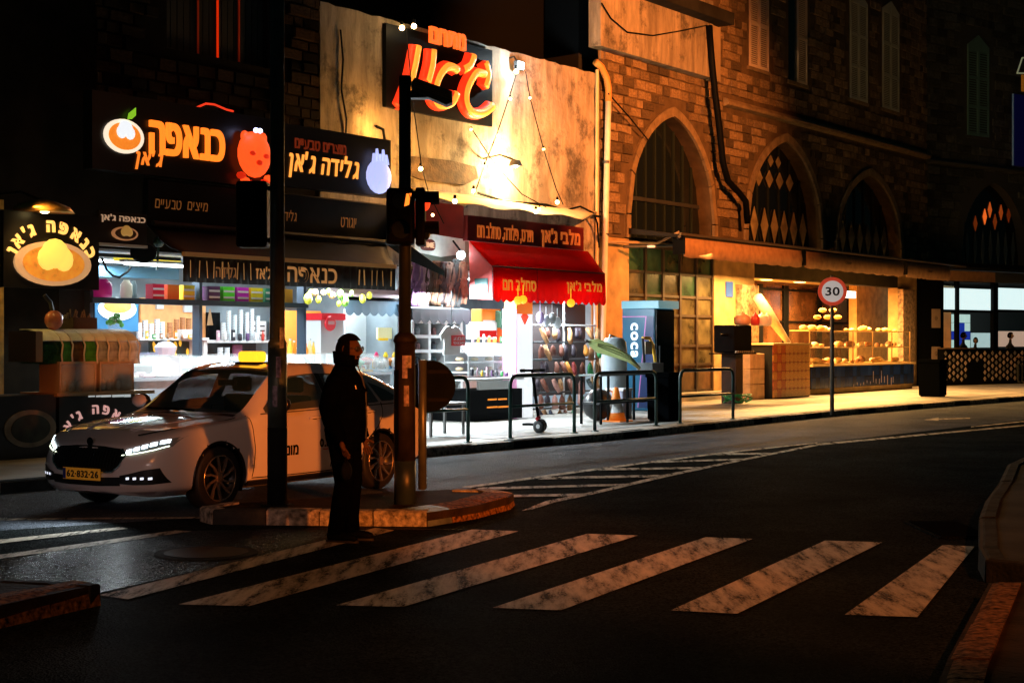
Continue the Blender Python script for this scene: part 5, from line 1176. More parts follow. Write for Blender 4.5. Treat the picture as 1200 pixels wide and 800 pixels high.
# white shelf cabinet
t = Thing('white_cabinet', 'white open shelf cabinet with small goods under the black scalloped awning', 'cabinet', ST.U(484, .3), .3, .12)
a0, a1 = ST.U(484, .3), ST.U(541, .3); zT = ST.Z(512, 377, .3)
b = t.b(); b.box(a0, a1, -.3, -.25, .13, zT); b.o('back', mat('cab_back', (.35, .45, .5), .5), t.e)
for k in range(4):
    u = a0+(a1-a0)*k/3; b = t.b(); b.box(u-.04, u+.04, -.24, .3, .13, zT); b.o('upright', WHITE, t.e)
for k in range(5):
    z = .9+(zT-.9)*k/4; b = t.b(); b.box(a0, a1, -.24, .305, z-.035, z+.03); b.o('shelf', WHITE, t.e)
for k in range(12):
    i, j = k % 3, k//3; uu = a0+(a1-a0)*(i+.5)/3; zz = .93+(zT-.9)*j/4
    single('packaged_goods', f'package in the {ORD[3-j]} row, {ORD[i]} column of the white shelf cabinet', 'package', uu, .1, zz, lambda m: (m.box(uu-.18, uu-.02, -.1, .1, zz+.002, zz+.18+.04*(k % 2)), m.lathe([(.06, 0), (.07, .1), (.03, .16)], (uu+.1, .1, zz+.002), 10)), mat('goods_%d' % (k % 4), [(.06, .10, .11), (.3, .34, .36), (.12, .05, .05), (.02, .03, .04)][k % 4], .5, var=.5, vs=9), group='packages in the white shelf cabinet')
# shirt with red label
t = Thing('hanging_shirt', 'white T-shirt with a red label hanging in front of the white cabinet', 'shirt', ST.U(530, 1.6), 1.6, 1.3)
a, c, z0, z1 = ST.bp(517, 543, 383, 416, 1.6); b = t.b(); m_ = (a+c)/2; w_ = (c-a)/2
prof = [(-.55, 1), (-.3, 1.05), (0, .97), (.3, 1.05), (.55, 1), (1.05, .72), (.92, .5), (.66, .62), (.75, 0), (-.75, 0), (-.66, .62), (-.92, .5), (-1.05, .72)]
b.prism([(m_+p*w_, z0+(z1-z0)*q_) for p, q_ in prof], 1.56, 1.6, 'uz'); b.o('cloth', mat('shirt_white', (.8, .8, .8), .8, var=.1, vs=5), t.e, bevel=.01)
a, c, z0, z1 = ST.bp(529.5, 545, 393, 405, 1.62); b = t.b(); b.box(a, c, 1.605, 1.625, z0, z1); b.o('red_label', mat('label_red', (.75, .04, .04), .6), t.e)
lettering(t, t.e, 'מבצע', a+.04, c-.04, (z0+z1)/2+.01, z1-.03, 1.625, WHITEP, depth=.004); lettering(t, t.e, 'מכנס', a+.04, c-.04, z0+.03, (z0+z1)/2-.02, 1.625, WHITEP, depth=.004)
b = t.b(); b.tube([(m_, 1.58, ST.Z(530, 382, 1.6)), (m_, 1.58, 2.7)], .01, 5); b.o('hanger', DGREY, t.e)
# fryer / corn display case with orange boxes behind
t = Thing('display_case', 'curved glass display case on a white counter beside the white light column', 'display case', ST.U(550, 1.7), 1.7, .9)
a, c, z0, z1 = ST.bp(549, 606, 402, 440, 1.7)
for k in range(3): b = t.b(); zz = z0+.06+(z1-z0)*.3*k; b.box(a, c-.1*k, 1.1, 1.65-.08*k, zz, zz+.03); b.o('shelf', WHITE, t.e)
b = t.b(); b.prism([(1.7, z0), (1.7, z0+.4), (1.5, z1), (1.1, z1+.02), (1.1, z1), (1.49, z1-.02), (1.68, z0+.4), (1.68, z0)], a, c, 'vz'); b.o('glass_hood', GLASS, t.e)
for uu in (a, c): b = t.b(); b.tube([(uu, 1.7, z0), (uu, 1.7, z0+.4), (uu, 1.5, z1), (uu, 1.1, z1+.01)], .018, 6); b.o('hood_frame', BLACK if uu == c else WHITE, t.e)
b = t.b(); b.box(a, c, 1.08, 1.1, z0, z1); b.o('back', WHITE, t.e)
for k in range(8):
    uu = a+.1+(c-a-.2)*(k % 4)/3; zz = z0+.1+(z1-z0)*.3*(k//4)
    single('pastry', f'{ORD[k % 4]} pale pastry on the {["lower", "upper"][k//4]} shelf of the curved glass case', 'pastry', uu, 1.4, zz, lambda m: m.ball((uu, 1.4, zz+.04), .09, 8, sz=.5), mat('pastry_pale', (.8, .6, .35), .6), group='pastries in the curved glass case', smooth=True)
t = Thing('stall_counter', 'black stall counter with orange-lit slots behind the railing', 'counter', ST.U(552, 1.9), 1.9, .12)
a, c = ST.U(549, 2.), ST.U(612, 2.); zt_ = ST.Z(580, 443, 2.)
b = t.b(); b.box(a, c, 1.1, 2., .14, zt_-.22); b.o('body', BLACK, t.e); b = t.b(); b.box(a-.1, c, 1.0, 2.05, zt_-.04, zt_); b.o('worktop', WHITE, t.e)
q_ = ST.bp(562, 598, 446, 456, 2.02); b = t.b(); b.box(q_[0], q_[1], 1.95, 2.02, q_[2], q_[3]); b.o('white_tray', WHITE, t.e)
for (xa, xb, y) in ((572, 582, 468), (584, 594, 467.5), (571, 583, 477), (584, 596, 476.5)):
    q_ = ST.bp(xa, xb, y-1, y+.8, 2.01); b = t.b(); b.box(q_[0], q_[1], 1.99, 2.012, q_[2], q_[3]); b.o('lit_slot', glow('slot_orange', (1., .28, .02), .8), t.e)
for k, (xa, xb, ya, yb, m_, nm) in enumerate(((565, 587, 362, 386, ORP, 'orange carton'), (561, 583, 377, 398, WHITEP, 'white and orange bag'), (588, 602, 386, 412, mat('red_carton', (.75, .1, .02), .5, emit=(1, .1, .01), es=.3), 'red carton'), (587, 598, 364, 384, mat('green_bag', (.1, .3, .2), .5), 'green and pink bag'))):
    q_ = ST.bp(xa, xb, ya, yb, .5+.05*k)
    t = Thing('carton', nm+' stacked behind the curved glass case', 'carton', q_[0], .5, q_[2]); b = t.b(); b.box(q_[0], q_[1], .2, .5+.05*k, q_[2], q_[3]); b.o('box', m_, t.e, bevel=.02)
    b = t.b(); b.box(q_[0]+.03, q_[1]-.03, .501+.05*k, .506+.05*k, q_[2]+.06, q_[2]+.2); b.o('print', FABR if k == 1 else WHITEP, t.e)
# bright light column with red arrow head
t = Thing('light_column', 'tall glowing white advertising column with a red arrow top', 'light box', ST.U(604, 1.8), 1.8, .14)
a, c, z0, z1 = ST.bp(605, 624, 385, 493, 1.9); z1 = ST.Z(614, 368, 1.9)
b = t.b(); b.box(a, c, 1.6, 1.9, z0, z1); b.o('box', mat('column_white', (.85, .85, .85), .4, emit=(.9, .95, 1.), es=.8), t.e)
b = t.b(); b.box(a-.04, a-.003, 1.58, 1.92, z0, z1+.1); b.o('edge', mat('pink_edge', (.8, .4, .6), .4, emit=(1., .45, .8), es=.6), t.e)
b = t.b(); b.box(a, c, 1.6, 1.9, z1, z1+.28); b.o('head', ORP, t.e)
uc = (a+c)/2; b = t.b(); b.prism([(uc-.13, z1-.05), (uc, z1-.22), (uc+.13, z1-.05), (uc+.07, z1+.0), (uc-.07, z1+.0)], 1.9, 1.92, 'uz'); b.o('arrow', mat('arrow_red', (.8, .06, .01), .5, emit=(1, .06, .01), es=.6), t.e)
# rack with shoes, gloves and bags
rk = Thing('goods_rack', 'steel rack hung with shoes, gloves and bags beside the light column', 'rack', ST.U(626, 1.2), 1.2, .14)
ra0, ra1 = ST.U(627, 1.3), ST.U(701, 1.3)
for uu in (ra0, (ra0+ra1)/2, ra1): b = rk.b(); b.tube([(uu, 1.2, .14), (uu, 1.2, 2.6)], .025, 6); b.o('post', WHITE, rk.e)
for y in (384, 404, 424, 444, 462, 480):
    zz = ST.Z(664, y-3, 1.3); b = rk.b(); b.tube([(ra0, 1.25, zz), (ra1, 1.25, zz)], .02, 6); b.o('rail', WHITE if y < 400 else DGREY, rk.e)
b = rk.b(); b.box(ra0, ra1, .9, .95, .5, 2.55); b.o('back_panel', mat('rack_back', (.05, .035, .035), .8), rk.e)
random.seed(5)
gc = [((.03, .02, .03), 'black'), ((.32, .15, .06), 'tan'), ((.55, .28, .12), 'light tan'), ((.16, .05, .03), 'brown'), ((.02, .03, .06), 'navy'), ((.6, .3, .25), 'pink'), ((.25, .03, .03), 'dark red'), ((.2, .25, .28), 'grey'), ((.6, .22, .03), 'orange'), ((.05, .3, .1), 'green')]
for r_, y in enumerate((384, 404, 424, 444, 462, 480)):
    for k in range(9):
        x = 630+k*8.4+random.uniform(-1.5, 1.5); ci = random.choice([0, 0, 1, 1, 2, 3, 3, 4, 5, 6, 7, 8, 0, 3, 9][:15]) if r_ > 0 else random.choice([0, 2, 2, 1, 3])
        uu, zz = ST.hit(x, y, 1.4); L_ = random.uniform(.22, .36); dv = random.uniform(-.05, .12); sh = random.choice((0, 1, 2))
        def f(m):
            if sh == 0: m.tube([(uu, 1.4+dv, zz), (uu+.02, 1.42+dv, zz-L_*.35), (uu-.03, 1.45+dv, zz-L_*.8), (uu-.05, 1.46+dv, zz-L_)], [.04, .075, .085, .04], 7, flat=.6)
            elif sh == 1: m.tube([(uu, 1.4+dv, zz), (uu, 1.4+dv, zz-L_*.3), (uu+.02, 1.4+dv, zz-L_)], [.02, .09, .11], 7, flat=.5)
            else: m.tube([(uu-.04, 1.4+dv, zz), (uu, 1.45+dv, zz-L_*.5), (uu+.06, 1.5+dv, zz-L_)], [.06, .07, .05], 7, flat=.7)
        single('hanging_shoe' if sh != 1 else 'hanging_bag', f'{gc[ci][1]} {"shoe" if sh != 1 else "bag"} in the {ORD[r_]} row of the goods rack, {ORD[k]} from the light column', 'shoe' if sh != 1 else 'bag', uu, 1.4, zz, f, mat('goods_'+gc[ci][1].replace(' ', '_'), gc[ci][0], .6, var=.3, vs=8), smooth=True, group='goods hanging on the steel rack')
for k, (x, y, c) in enumerate(((633, 372, 0), (640, 376, 1), (647, 373, 2), (653, 378, 6), (607, 352, 3), (613, 351, 4), (669, 355, 5))):
    uu, zz = ST.hit(x, y, 2.3); single('awning_lamp' if c >= 3 else 'hanging_toy', ['white and violet toy hanging under the red awning', 'silver toy hanging under the red awning', 'grey plush toy hanging under the red awning', 'yellow lamp ball nearest the light column under the red awning', 'second yellow lamp ball above the light column', 'yellow lamp ball over the goods rack under the red awning', 'low silver toy beside the goods rack under the red awning'][c], 'toy' if c < 3 else 'lamp', uu, 2.3, zz,
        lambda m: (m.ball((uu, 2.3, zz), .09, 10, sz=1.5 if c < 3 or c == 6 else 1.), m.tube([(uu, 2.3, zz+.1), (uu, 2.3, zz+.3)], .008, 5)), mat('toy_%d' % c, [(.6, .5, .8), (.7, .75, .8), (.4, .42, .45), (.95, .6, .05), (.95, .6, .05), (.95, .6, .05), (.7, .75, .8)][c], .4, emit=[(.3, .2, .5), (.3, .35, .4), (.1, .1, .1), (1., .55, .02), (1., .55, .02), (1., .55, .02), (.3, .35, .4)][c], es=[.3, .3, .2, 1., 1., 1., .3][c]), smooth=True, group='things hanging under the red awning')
t = Thing('orange_banner', 'red-orange banner behind the goods rack', 'banner', ST.U(640, .2), .2, 2.); panel(t, 'sheet', 640, 676, 364, 382, .2, mat('banner_orange', (.75, .09, .02), .5, emit=(1, .08, .01), es=.3))
for k, u in enumerate((u490+.8, u490+2.6, u490+4.6)):
    t = Thing('ceiling_tube', f'{ORD[k]} fluorescent tube light in the shop behind the red awning', 'ceiling light', u, -.8, 3.1)
    b = t.b(); b.box(u-.7, u+.7, -.87, -.73, 3.13, 3.17); b.o('housing', WHITE, t.e)
    b = t.b(); b.tube([(u-.65, -.8, 3.1), (u+.65, -.8, 3.1)], .022, 8); b.o('tube', TUBE, t.e)

# ================================================================== PIPES
t = Thing('drainpipe', 'pale drainpipe with an orange elbow at the joint of the plaster and stone buildings', 'drainpipe', ST.U(709, .15), .15, .12)
pp = [(713, 118), (712, 160), (710, 250), (708, 330), (706, 395)]
b = t.b(); b.tube([(ST.U(x, .15), .15, ST.Z(x, y, .15)) for x, y in pp]+[(ST.U(705, .15), .15, .13)], .075, 10); b.o('pipe', mat('pipe_white', (.75, .68, .55), .4, var=.15, vs=3), t.e, smooth=True)
b = t.b(); b.tube([(ST.U(x, .15), .15, ST.Z(x, y, .15)) for x, y in ((698, 73), (705, 79), (711, 92), (713, 104), (713, 119))], .085, 10); b.o('elbow', mat('pipe_orange', (.55, .26, .06), .5), t.e, smooth=True)
for y in (190, 275, 400): b = t.b(); uu, zz = ST.hit(710, y, .15); b.lathe([(.09, -.03), (.09, .03)], (uu, .15, zz), 10); b.o('clamp', DGREY, t.e)
b = t.b(); uu, zz = ST.hit(704, 250, .1); b.tube([(ST.U(699, .05), .07, ST.Z(699, 82, .05)), (ST.U(698, .05), .07, ST.Z(698, 395, .05))], .04, 8); b.o('side_pipe', mat('pipe_cream', (.7, .5, .25), .5), t.e)
t = Thing('drainpipe', 'black drainpipe bending down past the second pointed arch', 'drainpipe', ST.U(830, .3), .3, 4.3)
b = t.b(); b.tube([(ST.U(x, .4), .4, ST.Z(x, y, .4)) for x, y in ((831, 30), (834, 70), (838, 110), (843, 150), (847, 190), (853, 212), (866, 226), (874, 236), (876, 262))], .09, 10); b.o('pipe', BLACK, t.e, smooth=True)

# ================================================================== LONG AWNING OF THE ARCADE
av = 1.5
ca = Thing('canopy', 'long flat dark canopy along the arcade above the folded awnings', 'canopy', ST.U(735, .5), .5, 4.2)
a0 = ST.U(796, av); a1 = uE-.3
b = ca.b(); b.prism([(0.02, 4.55), (av, 4.33), (av, 4.26), (0.02, 4.40)], a0, a1, 'vz'); b.o('roof_sheet', DARKW, ca.e)
b = ca.b(); b.tube([(a0, av+.03, 4.34), (a1, av+.03, 4.34)], .035, 8); b.o('front_rail', mat('rail_metal', (.25, .2, .15), .3, metal=.8), ca.e)
b = ca.b(); b.tube([(ST.U(735, .3), .2, 4.05), (ST.U(790, 1.), 1., 4.1), (a0, av, 4.28)], .04, 6); b.o('arm', DGREY, ca.e)
for k, (xa, xb) in enumerate(((800, 938), (942, 1057), (1061, 1112))):
    c0, c1 = ST.U(xa, av), min(ST.U(xb, av), a1+2.2); L_ = c1-c0
    t = Thing('folded_awning', ['first folded beige awning, beside the drainpipe end of the canopy', 'middle folded beige awning with a small dark print, over the bakery', 'last folded beige awning, next to the dark corner pier'][k], 'awning', c0, av, 3.75)
    rows = [[(c0+L_*i/40, av+.02, 4.25) for i in range(41)], [(c0+L_*i/40, av+.05+.01*math.sin(i*1.3), 4.02) for i in range(41)], [(c0+L_*i/40, av+.03, 3.80-.035*abs(math.sin(i/40*math.pi*9))) for i in range(41)]]
    b = t.b(); b.grid(rows); b.o('valance', FABBE, t.e, smooth=True, solid=.012)
    b = t.b(); b.box(c0, c1, av-.25, av-.04, 4.0, 4.24); b.o('cassette', DARKW, t.e)
    b = t.b(); b.box(c0-.05, c0-.012, av-.25, av+.08, 3.85, 4.3); b.o('end_cap', BLACK, t.e)
    if k: 
        uc = c0+L_*(.40 if k == 1 else .5); lettering(t, t.e, 'Ober', uc-.2, uc+.25, 4.0, 4.09, av+.065, mat('print_dark', (.05, .03, .02), .7), heb=False, depth=.004)
# wing canopy
cw = Thing('canopy', 'dark canopy edge continuing along the far wing above the diner', 'canopy', 0, 1.3, 4.1, fr=WG)
b = cw.b(); b.prism([(0.02, 4.6), (1.2, 4.35), (1.2, 4.25), (0.02, 4.3)], -.6, wE, 'vz'); b.o('roof_sheet', DARKW, cw.e)
t = Thing('folded_awning', 'folded beige awning end in front of the diner windows', 'awning', 0, 1.25, 3.8, fr=WG)
c0, c1 = WG.U(1085, 1.25), WG.U(1166, 1.25); b = t.b(); b.grid([[(c0+(c1-c0)*i/10, 1.26, z) for i in range(11)] for z in (4.2, 4.02, 3.84)]); b.o('valance', FABBE, t.e, solid=.012)
b = t.b(); b.box(c1, WG.U(1260, 1.25), 1.2, 1.26, 3.84, 4.2); b.o('valance', mat('dim_canvas', (.05, .055, .05), .8), t.e)
# white little things under canopy
for k, (x, y) in enumerate(((763, 290), (795, 292), (826, 296))):
    uu, zz = ST.hit(x, y, .8); single('downlight', f'{ORD[k]} small downlight under the canopy arm from the white drainpipe', 'light', uu, .8, zz, lambda m: m.lathe([(.1, 0), (.1, .05)], (uu, .8, zz), 10), mat('downlight_glow', (.8, .6, .4), .5, emit=(1, .6, .35), es=.8))
t = Thing('conduit_rail', 'pale conduit between the drainpipe and the canopy over the glazed doors', 'pipe', ST.U(712, .1), .1, 4.0)
b = t.b(); b.tube([(ST.U(712, .15), .15, ST.Z(712, 283, .15)), (ST.U(770, .3), .3, ST.Z(770, 285, .3)), (ST.U(796, .9), .9, ST.Z(796, 272, .9))], .035, 6); b.o('pipe', mat('conduit_pale', (.5, .35, .2), .5), t.e)

# ================================================================== BAKERY THINGS
bv = 1.1
t = Thing('bakery_counter', 'long counter faced with dark blue tiles under the bread display', 'counter', ST.U(951, bv), bv, .13)
c0, c1 = ST.U(951, bv), ST.U(1071, bv); zt_ = ST.Z(1010, 426, bv)
b = t.b(); b.box(c0, c1, .3, bv-.02, .3, zt_-.06); b.o('body', BLACK, t.e)
b = t.b(); b.box(c0-.03, c1+.03, .25, bv+.06, zt_-.05, zt_); b.o('worktop', mat('worktop_yellow', (.75, .55, .25), .4), t.e)
b = t.b(); b.box(c0, c1, .3, bv-.06, .14, .3); b.o('plinth', yel, t.e)
bpal = [mat('blue_tile_%d' % k, c, .2) for k, c in enumerate(((.008, .028, .15), (.012, .04, .20), (.006, .018, .10)))]
random.seed(3); checker(t, c0, c1, .31, zt_-.06, bv, .30, .29, lambda i, j: random.choice(bpal))
q_ = ST.bp(1000, 1050, 437, 455, bv+.01)
for k in range(14):
    uu = q_[0]+(q_[1]-q_[0])*k/14+random.random()*.1; zz = q_[2]+.05+random.random()*.15; b = t.b(); h_ = .08+.3*random.random()*(k > 5)
    b.prism([(uu, zz), (uu+.05, zz), (uu+.05, zz+h_), (uu, zz+h_)], bv+.001, bv+.004, 'uz'); b.o('painted_figure', mat('delft_print', (.25, .22, .3), .5), t.e)
# glass case with breads
t = Thing('bread_display_case', 'long glass case on the blue tiled counter, crowded with bread and pastries', 'display case', c0, .4, zt_)
zc1 = ST.Z(1010, 388, bv-.1)
for k in range(6):
    uu = c0+.1+(c1-c0-.2)*k/5; b = t.b(); b.box(uu-.015, uu+.015, bv-.12, bv-.09, zt_, zc1); b.o('post', mat('case_bronze', (.3, .18, .06), .4, metal=.5), t.e)
for z in (zt_+.02, (zt_+zc1)/2, zc1): b = t.b(); b.box(c0+.1, c1-.1, .35, bv-.13, z-.015, z+.015); b.o('shelf', mat('shelf_gold', (.6, .42, .15), .35), t.e)
b = t.b(); b.box(c0+.1, c1-.1, bv-.085, bv-.075, zt_+.02, zc1); b.o('pane', mat('case_pane_clear', (.8, .7, .5), .05, alpha=.12), t.e)
random.seed(21)
brd = [mat('bread_crust', (.62, .30, .08), .7, var=.5, vs=14), mat('bread_pale', (.8, .55, .22), .7, var=.4, vs=14), mat('bread_dark', (.25, .10, .03), .7, var=.5, vs=14), mat('bread_flour', (.85, .75, .55), .8, var=.2, vs=14)]
for row_, (zz, cnt, pick) in enumerate(((zt_+.035, 22, (0, 1, 2, 3)), ((zt_+zc1)/2+.015, 20, (0, 1, 3, 2)), (zc1+.015, 17, (1, 1, 3, 0)))):
    for k in range(cnt):
        uu = c0+.22+(c1-c0-.45)*k/(cnt-1)+random.uniform(-.04, .04); r = random.uniform(.055, .16); el = random.choice((.8, 1., 1.3, 1.9))*random.uniform(.85, 1.15); ci = random.choice(pick); vv = random.uniform(.5, .85)
        lb_ = ['golden', 'pale yellow', 'dark', 'floury white'][ci]+' loaf '+['on the lower shelf of the bread case', 'on the middle shelf of the bread case', 'piled on top of the bread case'][row_]+f', {ORD[k] if k < 20 else "last"} from the sign post'
        single('bread_loaf', lb_, 'bread', uu, vv, zz, lambda m: m.ball((uu, vv, zz+r*.55), r, 10, sx=el, sz=.6 if ci != 2 else .8), brd[ci], smooth=True, group='loaves in and on the bread case')
for k in range(5):
    uu, zz = ST.hit(958+k*6, 370-(k % 2)*8, .5); 
    single('bread_roll', f'{ORD[k]} bread roll in the heap above the sign post end of the case', 'bread', uu, .5, zz, lambda m: m.ball((uu, .5, zz-.04), .12, 10, sx=1.3, sz=.6), brd[k % 2], smooth=True, group='heap of rolls by the sign post')
# tiled column
t = Thing('tiled_counter_block', 'square counter block covered in orange patterned tiles', 'counter', ST.U(905, 1.5), 1.5, .13)
c0, c1 = ST.U(906, 1.5), ST.U(949, 1.5); zt2 = ST.Z(927, 404, 1.5)
b = t.b(); b.box(c0, c1, .4, 1.48, .13, zt2); b.o('body', DARKW, t.e); b = t.b(); b.box(c0-.04, c1+.04, .35, 1.54, zt2, zt2+.05); b.o('worktop', MATS['worktop_yellow'], t.e)
op = [mat('orange_tile_%d' % k, c, .3, var=.5, vs=30) for k, c in enumerate(((.62, .26, .05), (.50, .12, .03), (.70, .36, .10)))]
checker(t, c0, c1, .15, zt2, 1.5, .26, .26, lambda i, j: op[(i+j) % 2 if i < 3 else 2])
for i in range(int((c1-c0)/.26)+1):
    for j in range(6):
        uu = c0+(i)*(c1-c0)/round((c1-c0)/.26); zz = .15+j*(zt2-.15)/round((zt2-.15)/.26)
        if uu < c1-.05 and zz > .2: b = t.b(); b.prism([(uu-.05, zz), (uu, zz-.05), (uu+.05, zz), (uu, zz+.05)], 1.5, 1.503, 'uz'); b.o('tile_motif', mat('motif_red', (.32, .04, .02), .4), t.e)
t = Thing('blue_counter_side', 'dark blue low cabinet beside the orange tiled block', 'cabinet', ST.U(896, 1.), 1., .13)
q_ = ST.bp(896, 906, 424, 468, 1.0); b = t.b(); b.box(q_[0], q_[1]-.03, .5, 1., .35, q_[3]); b.o('body', bpal[1], t.e); b = t.b(); b.box(q_[0], q_[1]-.03, .45, 1.03, q_[3], q_[3]+.04); b.o('top', MATS['worktop_yellow'], t.e)
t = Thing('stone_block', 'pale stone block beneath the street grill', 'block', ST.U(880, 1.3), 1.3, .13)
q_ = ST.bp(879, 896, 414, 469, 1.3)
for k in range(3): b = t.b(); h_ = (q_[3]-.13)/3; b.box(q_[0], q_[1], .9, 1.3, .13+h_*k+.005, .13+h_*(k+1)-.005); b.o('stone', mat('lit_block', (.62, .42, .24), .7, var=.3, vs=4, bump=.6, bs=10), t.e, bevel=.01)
# bakery ceiling light box + white lamp
t = Thing('ceiling_lamp', 'bright white bar lamp glowing behind the speed limit sign', 'lamp', ST.U(998, -1), -1., 3.); q_ = ST.bp(988, 1003, 341, 349, -1.); b = t.b(); b.box(q_[0]-.3, q_[1], -1.1, -1., q_[2], q_[3]); b.o('diffuser', glow('bar_lamp', (1., .92, .75), 3.), t.e)
b = t.b(); b.tube([((q_[0]+q_[1])/2, -1.05, q_[3]), ((q_[0]+q_[1])/2, -1.05, 3.75)], .015, 5); b.o('rod', BLACK, t.e)
for k in range(3):
    uu = k0+1.2+k*2.4; t = Thing('ceiling_lamp', f'{ORD[k]} round warm ceiling lamp inside the bakery', 'lamp', uu, -1.4, 3.6)
    b = t.b(); b.lathe([(.22, 0), (.25, .05), (.2, .1)], (uu, -1.4, 3.63), 18); b.o('housing', WHITE, t.e); b = t.b(); b.lathe([(.16, -.02), (.2, .0)], (uu, -1.4, 3.628), 18); b.o('diffuser', glow('bakery_lamp', (1., .55, .16), 7.), t.e)
# grill cart and leaning parasol
t = Thing('street_grill', 'black street grill with pots on a dark stand beside the bakery', 'grill', ST.U(872, 2.2), 2.2, .13)
q_ = list(ST.bp(857, 899, 381, 413, 2.2)); q_[0] = ST.U(861, 2.2); q_[1] = q_[0]+.95
b = t.b(); b.box(q_[0], q_[1], 1.6, 2.2, q_[2], q_[3]); b.o('grill_box', BLACK, t.e, bevel=.03)
q2_ = ST.bp(862, 881, 413, 468, 2.1); b = t.b(); b.box(q2_[0], q2_[0]+.4, 1.7, 2.1, .13, q_[2]-.003); b.o('stand', mat('stand_brown', (.04, .025, .015), .7, var=.4, vs=3), t.e)
b = t.b(); b.box(q_[0]-.15, q_[1]+.15, 1.55, 2.25, q_[2]-.04, q_[2]-.005); b.o('ledge', BLACK, t.e)
b = t.b(); b.tube([(q_[0]-.4, 2., q_[3]-.25), (q_[0], 2., q_[3]-.25)], .03, 6); b.o('handle', BLACK, t.e)
for k in range(9): uu = q_[0]+(q_[1]-q_[0])*k/8; b = t.b(); b.tube([(uu, 2.22, q_[2]-.02), (uu, 2.24, q_[2]+.05)], .02, 5); b.o('hook', mat('hook_shine', (.6, .45, .3), .3, metal=.8), t.e)
for k, (x, y, c, r, nm) in enumerate(((870, 379, (.5, .25, .12), .22, 'copper lidded pot'), (885, 380, (.45, .03, .03), .12, 'red jar'), (893, 376, (.8, .7, .55), .18, 'white bowl'), (899, 383, (.7, .65, .5), .12, 'cream jar'))):
    uu, zz = ST.hit(x, y, 1.9); zb_ = q_[3]
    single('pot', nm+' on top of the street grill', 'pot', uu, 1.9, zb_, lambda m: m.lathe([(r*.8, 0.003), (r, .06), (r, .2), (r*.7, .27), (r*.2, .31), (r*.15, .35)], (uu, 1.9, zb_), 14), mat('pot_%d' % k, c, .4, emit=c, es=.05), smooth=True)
t = Thing('folded_parasol', 'folded cream parasol leaning inside the bakery entrance', 'parasol', ST.U(920, .6), .6, 1.1)
P1, P2 = ST.hit(888, 348, .5), ST.hit(924, 402, .7)
b = t.b(); b.tube([(P1[0], .5, P1[1]), ((P1[0]*2+P2[0])/3, .55, (P1[1]*2+P2[1])/3), (P2[0], .7, P2[1])], [.14, .17, .08], 10); b.o('cloth', mat('cream_cloth', (.75, .6, .42), .8, var=.2, vs=5), t.e, smooth=True)
b = t.b(); b.tube([(P2[0], .7, P2[1]), (P2[0]+.3, .75, P2[1]-.35)], .03, 6); b.o('pole', WOOD, t.e)
# green hose coil
t = Thing('garden_hose', 'bright green hose coiled on the step under the street grill', 'hose', ST.U(865, 2.3), 2.3, .13)
uu = ST.U(866, 2.4); P3 = []
for k in range(60):
    a = k*.42; P3.append((uu+(.45+.1*math.sin(k*.7))*math.cos(a), 2.35+.25*math.sin(a)+.05*math.sin(k), .17+.20*abs(math.sin(k*.31))))
b = t.b(); b.tube(P3, .02, 6); b.o('coil', mat('hose_green', (.03, .45, .15), .35), t.e, smooth=True)

# ================================================================== DINER THINGS
t = Thing('diner_counter', 'diner counter faced with a black and pale diamond lattice', 'counter', WG.U(1104, .6), .6, .12, fr=WG)
c0, c1 = WG.U(1105, .6), WG.U(1300, .6); zt_ = WG.Z(1135, 409, .6)
b = t.b(); b.box(c0, c1, .2, .6, .12, zt_); b.o('body', BLACK, t.e); b = t.b(); b.box(c0, WG.U(1140, .6), .1, .68, zt_, zt_+.05); b.o('worktop', WOOD, t.e)
random.seed(9)
for i in range(30):
    for j in range(6):
        uu = c0+.15+i*.235; zz = zt_-.15-j*.235+(.1175 if i % 2 else 0)
        if uu > WG.U(1200, .6) or zz < .3 or zz > zt_-.1: continue
        x_ = i
        if 6 <= i <= 9 and j > 1: continue
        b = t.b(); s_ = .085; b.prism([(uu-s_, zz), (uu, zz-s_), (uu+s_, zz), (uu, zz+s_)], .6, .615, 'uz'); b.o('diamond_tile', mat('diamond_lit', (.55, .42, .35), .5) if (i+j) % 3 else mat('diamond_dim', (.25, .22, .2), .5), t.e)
for k, (x, ya, yb) in enumerate(((1097, 362, 384), (1097, 406, 422))):
    uu, zz = WG.hit(x, yb, .36); t = Thing('notice', ['upper pale notice with a dark picture on the corner pier', 'lower pale notice with a dark picture on the corner pier'][k], 'poster', uu, .36, zz, fr=WG)
    u2, z2 = WG.hit(x+5, ya, .36); b = t.b(); b.box(uu-(u2-uu), u2, .352, .365, zz, z2); b.o('sheet', mat('notice_paper', (.35, .25, .2), .7), t.e)
    b = t.b(); b.lathe([(.09, 0), (.09, .008)], (uu, .365, (zz+z2)/2), 12, axis='y'); b.o('picture', DARKW, t.e)
# hanging blue banner and lantern at the right edge
t = Thing('hanging_banner', 'dark blue banner with pale edge hanging off the far wing', 'banner', WG.U(1188, 1.), 1., 6.5, fr=WG)
u0_, z0_ = WG.hit(1188, 194, 1.); z1_ = WG.Z(1188, 110, 1.)
b = t.b(); b.box(u0_, u0_+.9, .96, 1., z0_, z1_); b.o('cloth', mat('banner_blue', (.008, .008, .10), .6, emit=(.01, .01, .3), es=.03), t.e); b = t.b(); b.box(u0_-.04, u0_-.003, .95, 1.01, z0_, z1_); b.o('edge', mat('banner_edge', (.2, .3, .4), .6, emit=(.2, .35, .5), es=.06), t.e)
t = Thing('wall_lantern', 'house-shaped lantern outline glowing faintly above the blue banner', 'lantern', WG.U(1196, 1.), 1., 9.5, fr=WG)
pts = [(1192, 86), (1198, 68), (1210, 68), (1216, 86), (1192, 86)]
b = t.b(); b.tube([(WG.U(x, 1.), 1., WG.Z(x, y, 1.)) for x, y in pts], .03, 6); b.o('outline', glow('lantern_outline', (.7, .75, .45), .16), t.e)
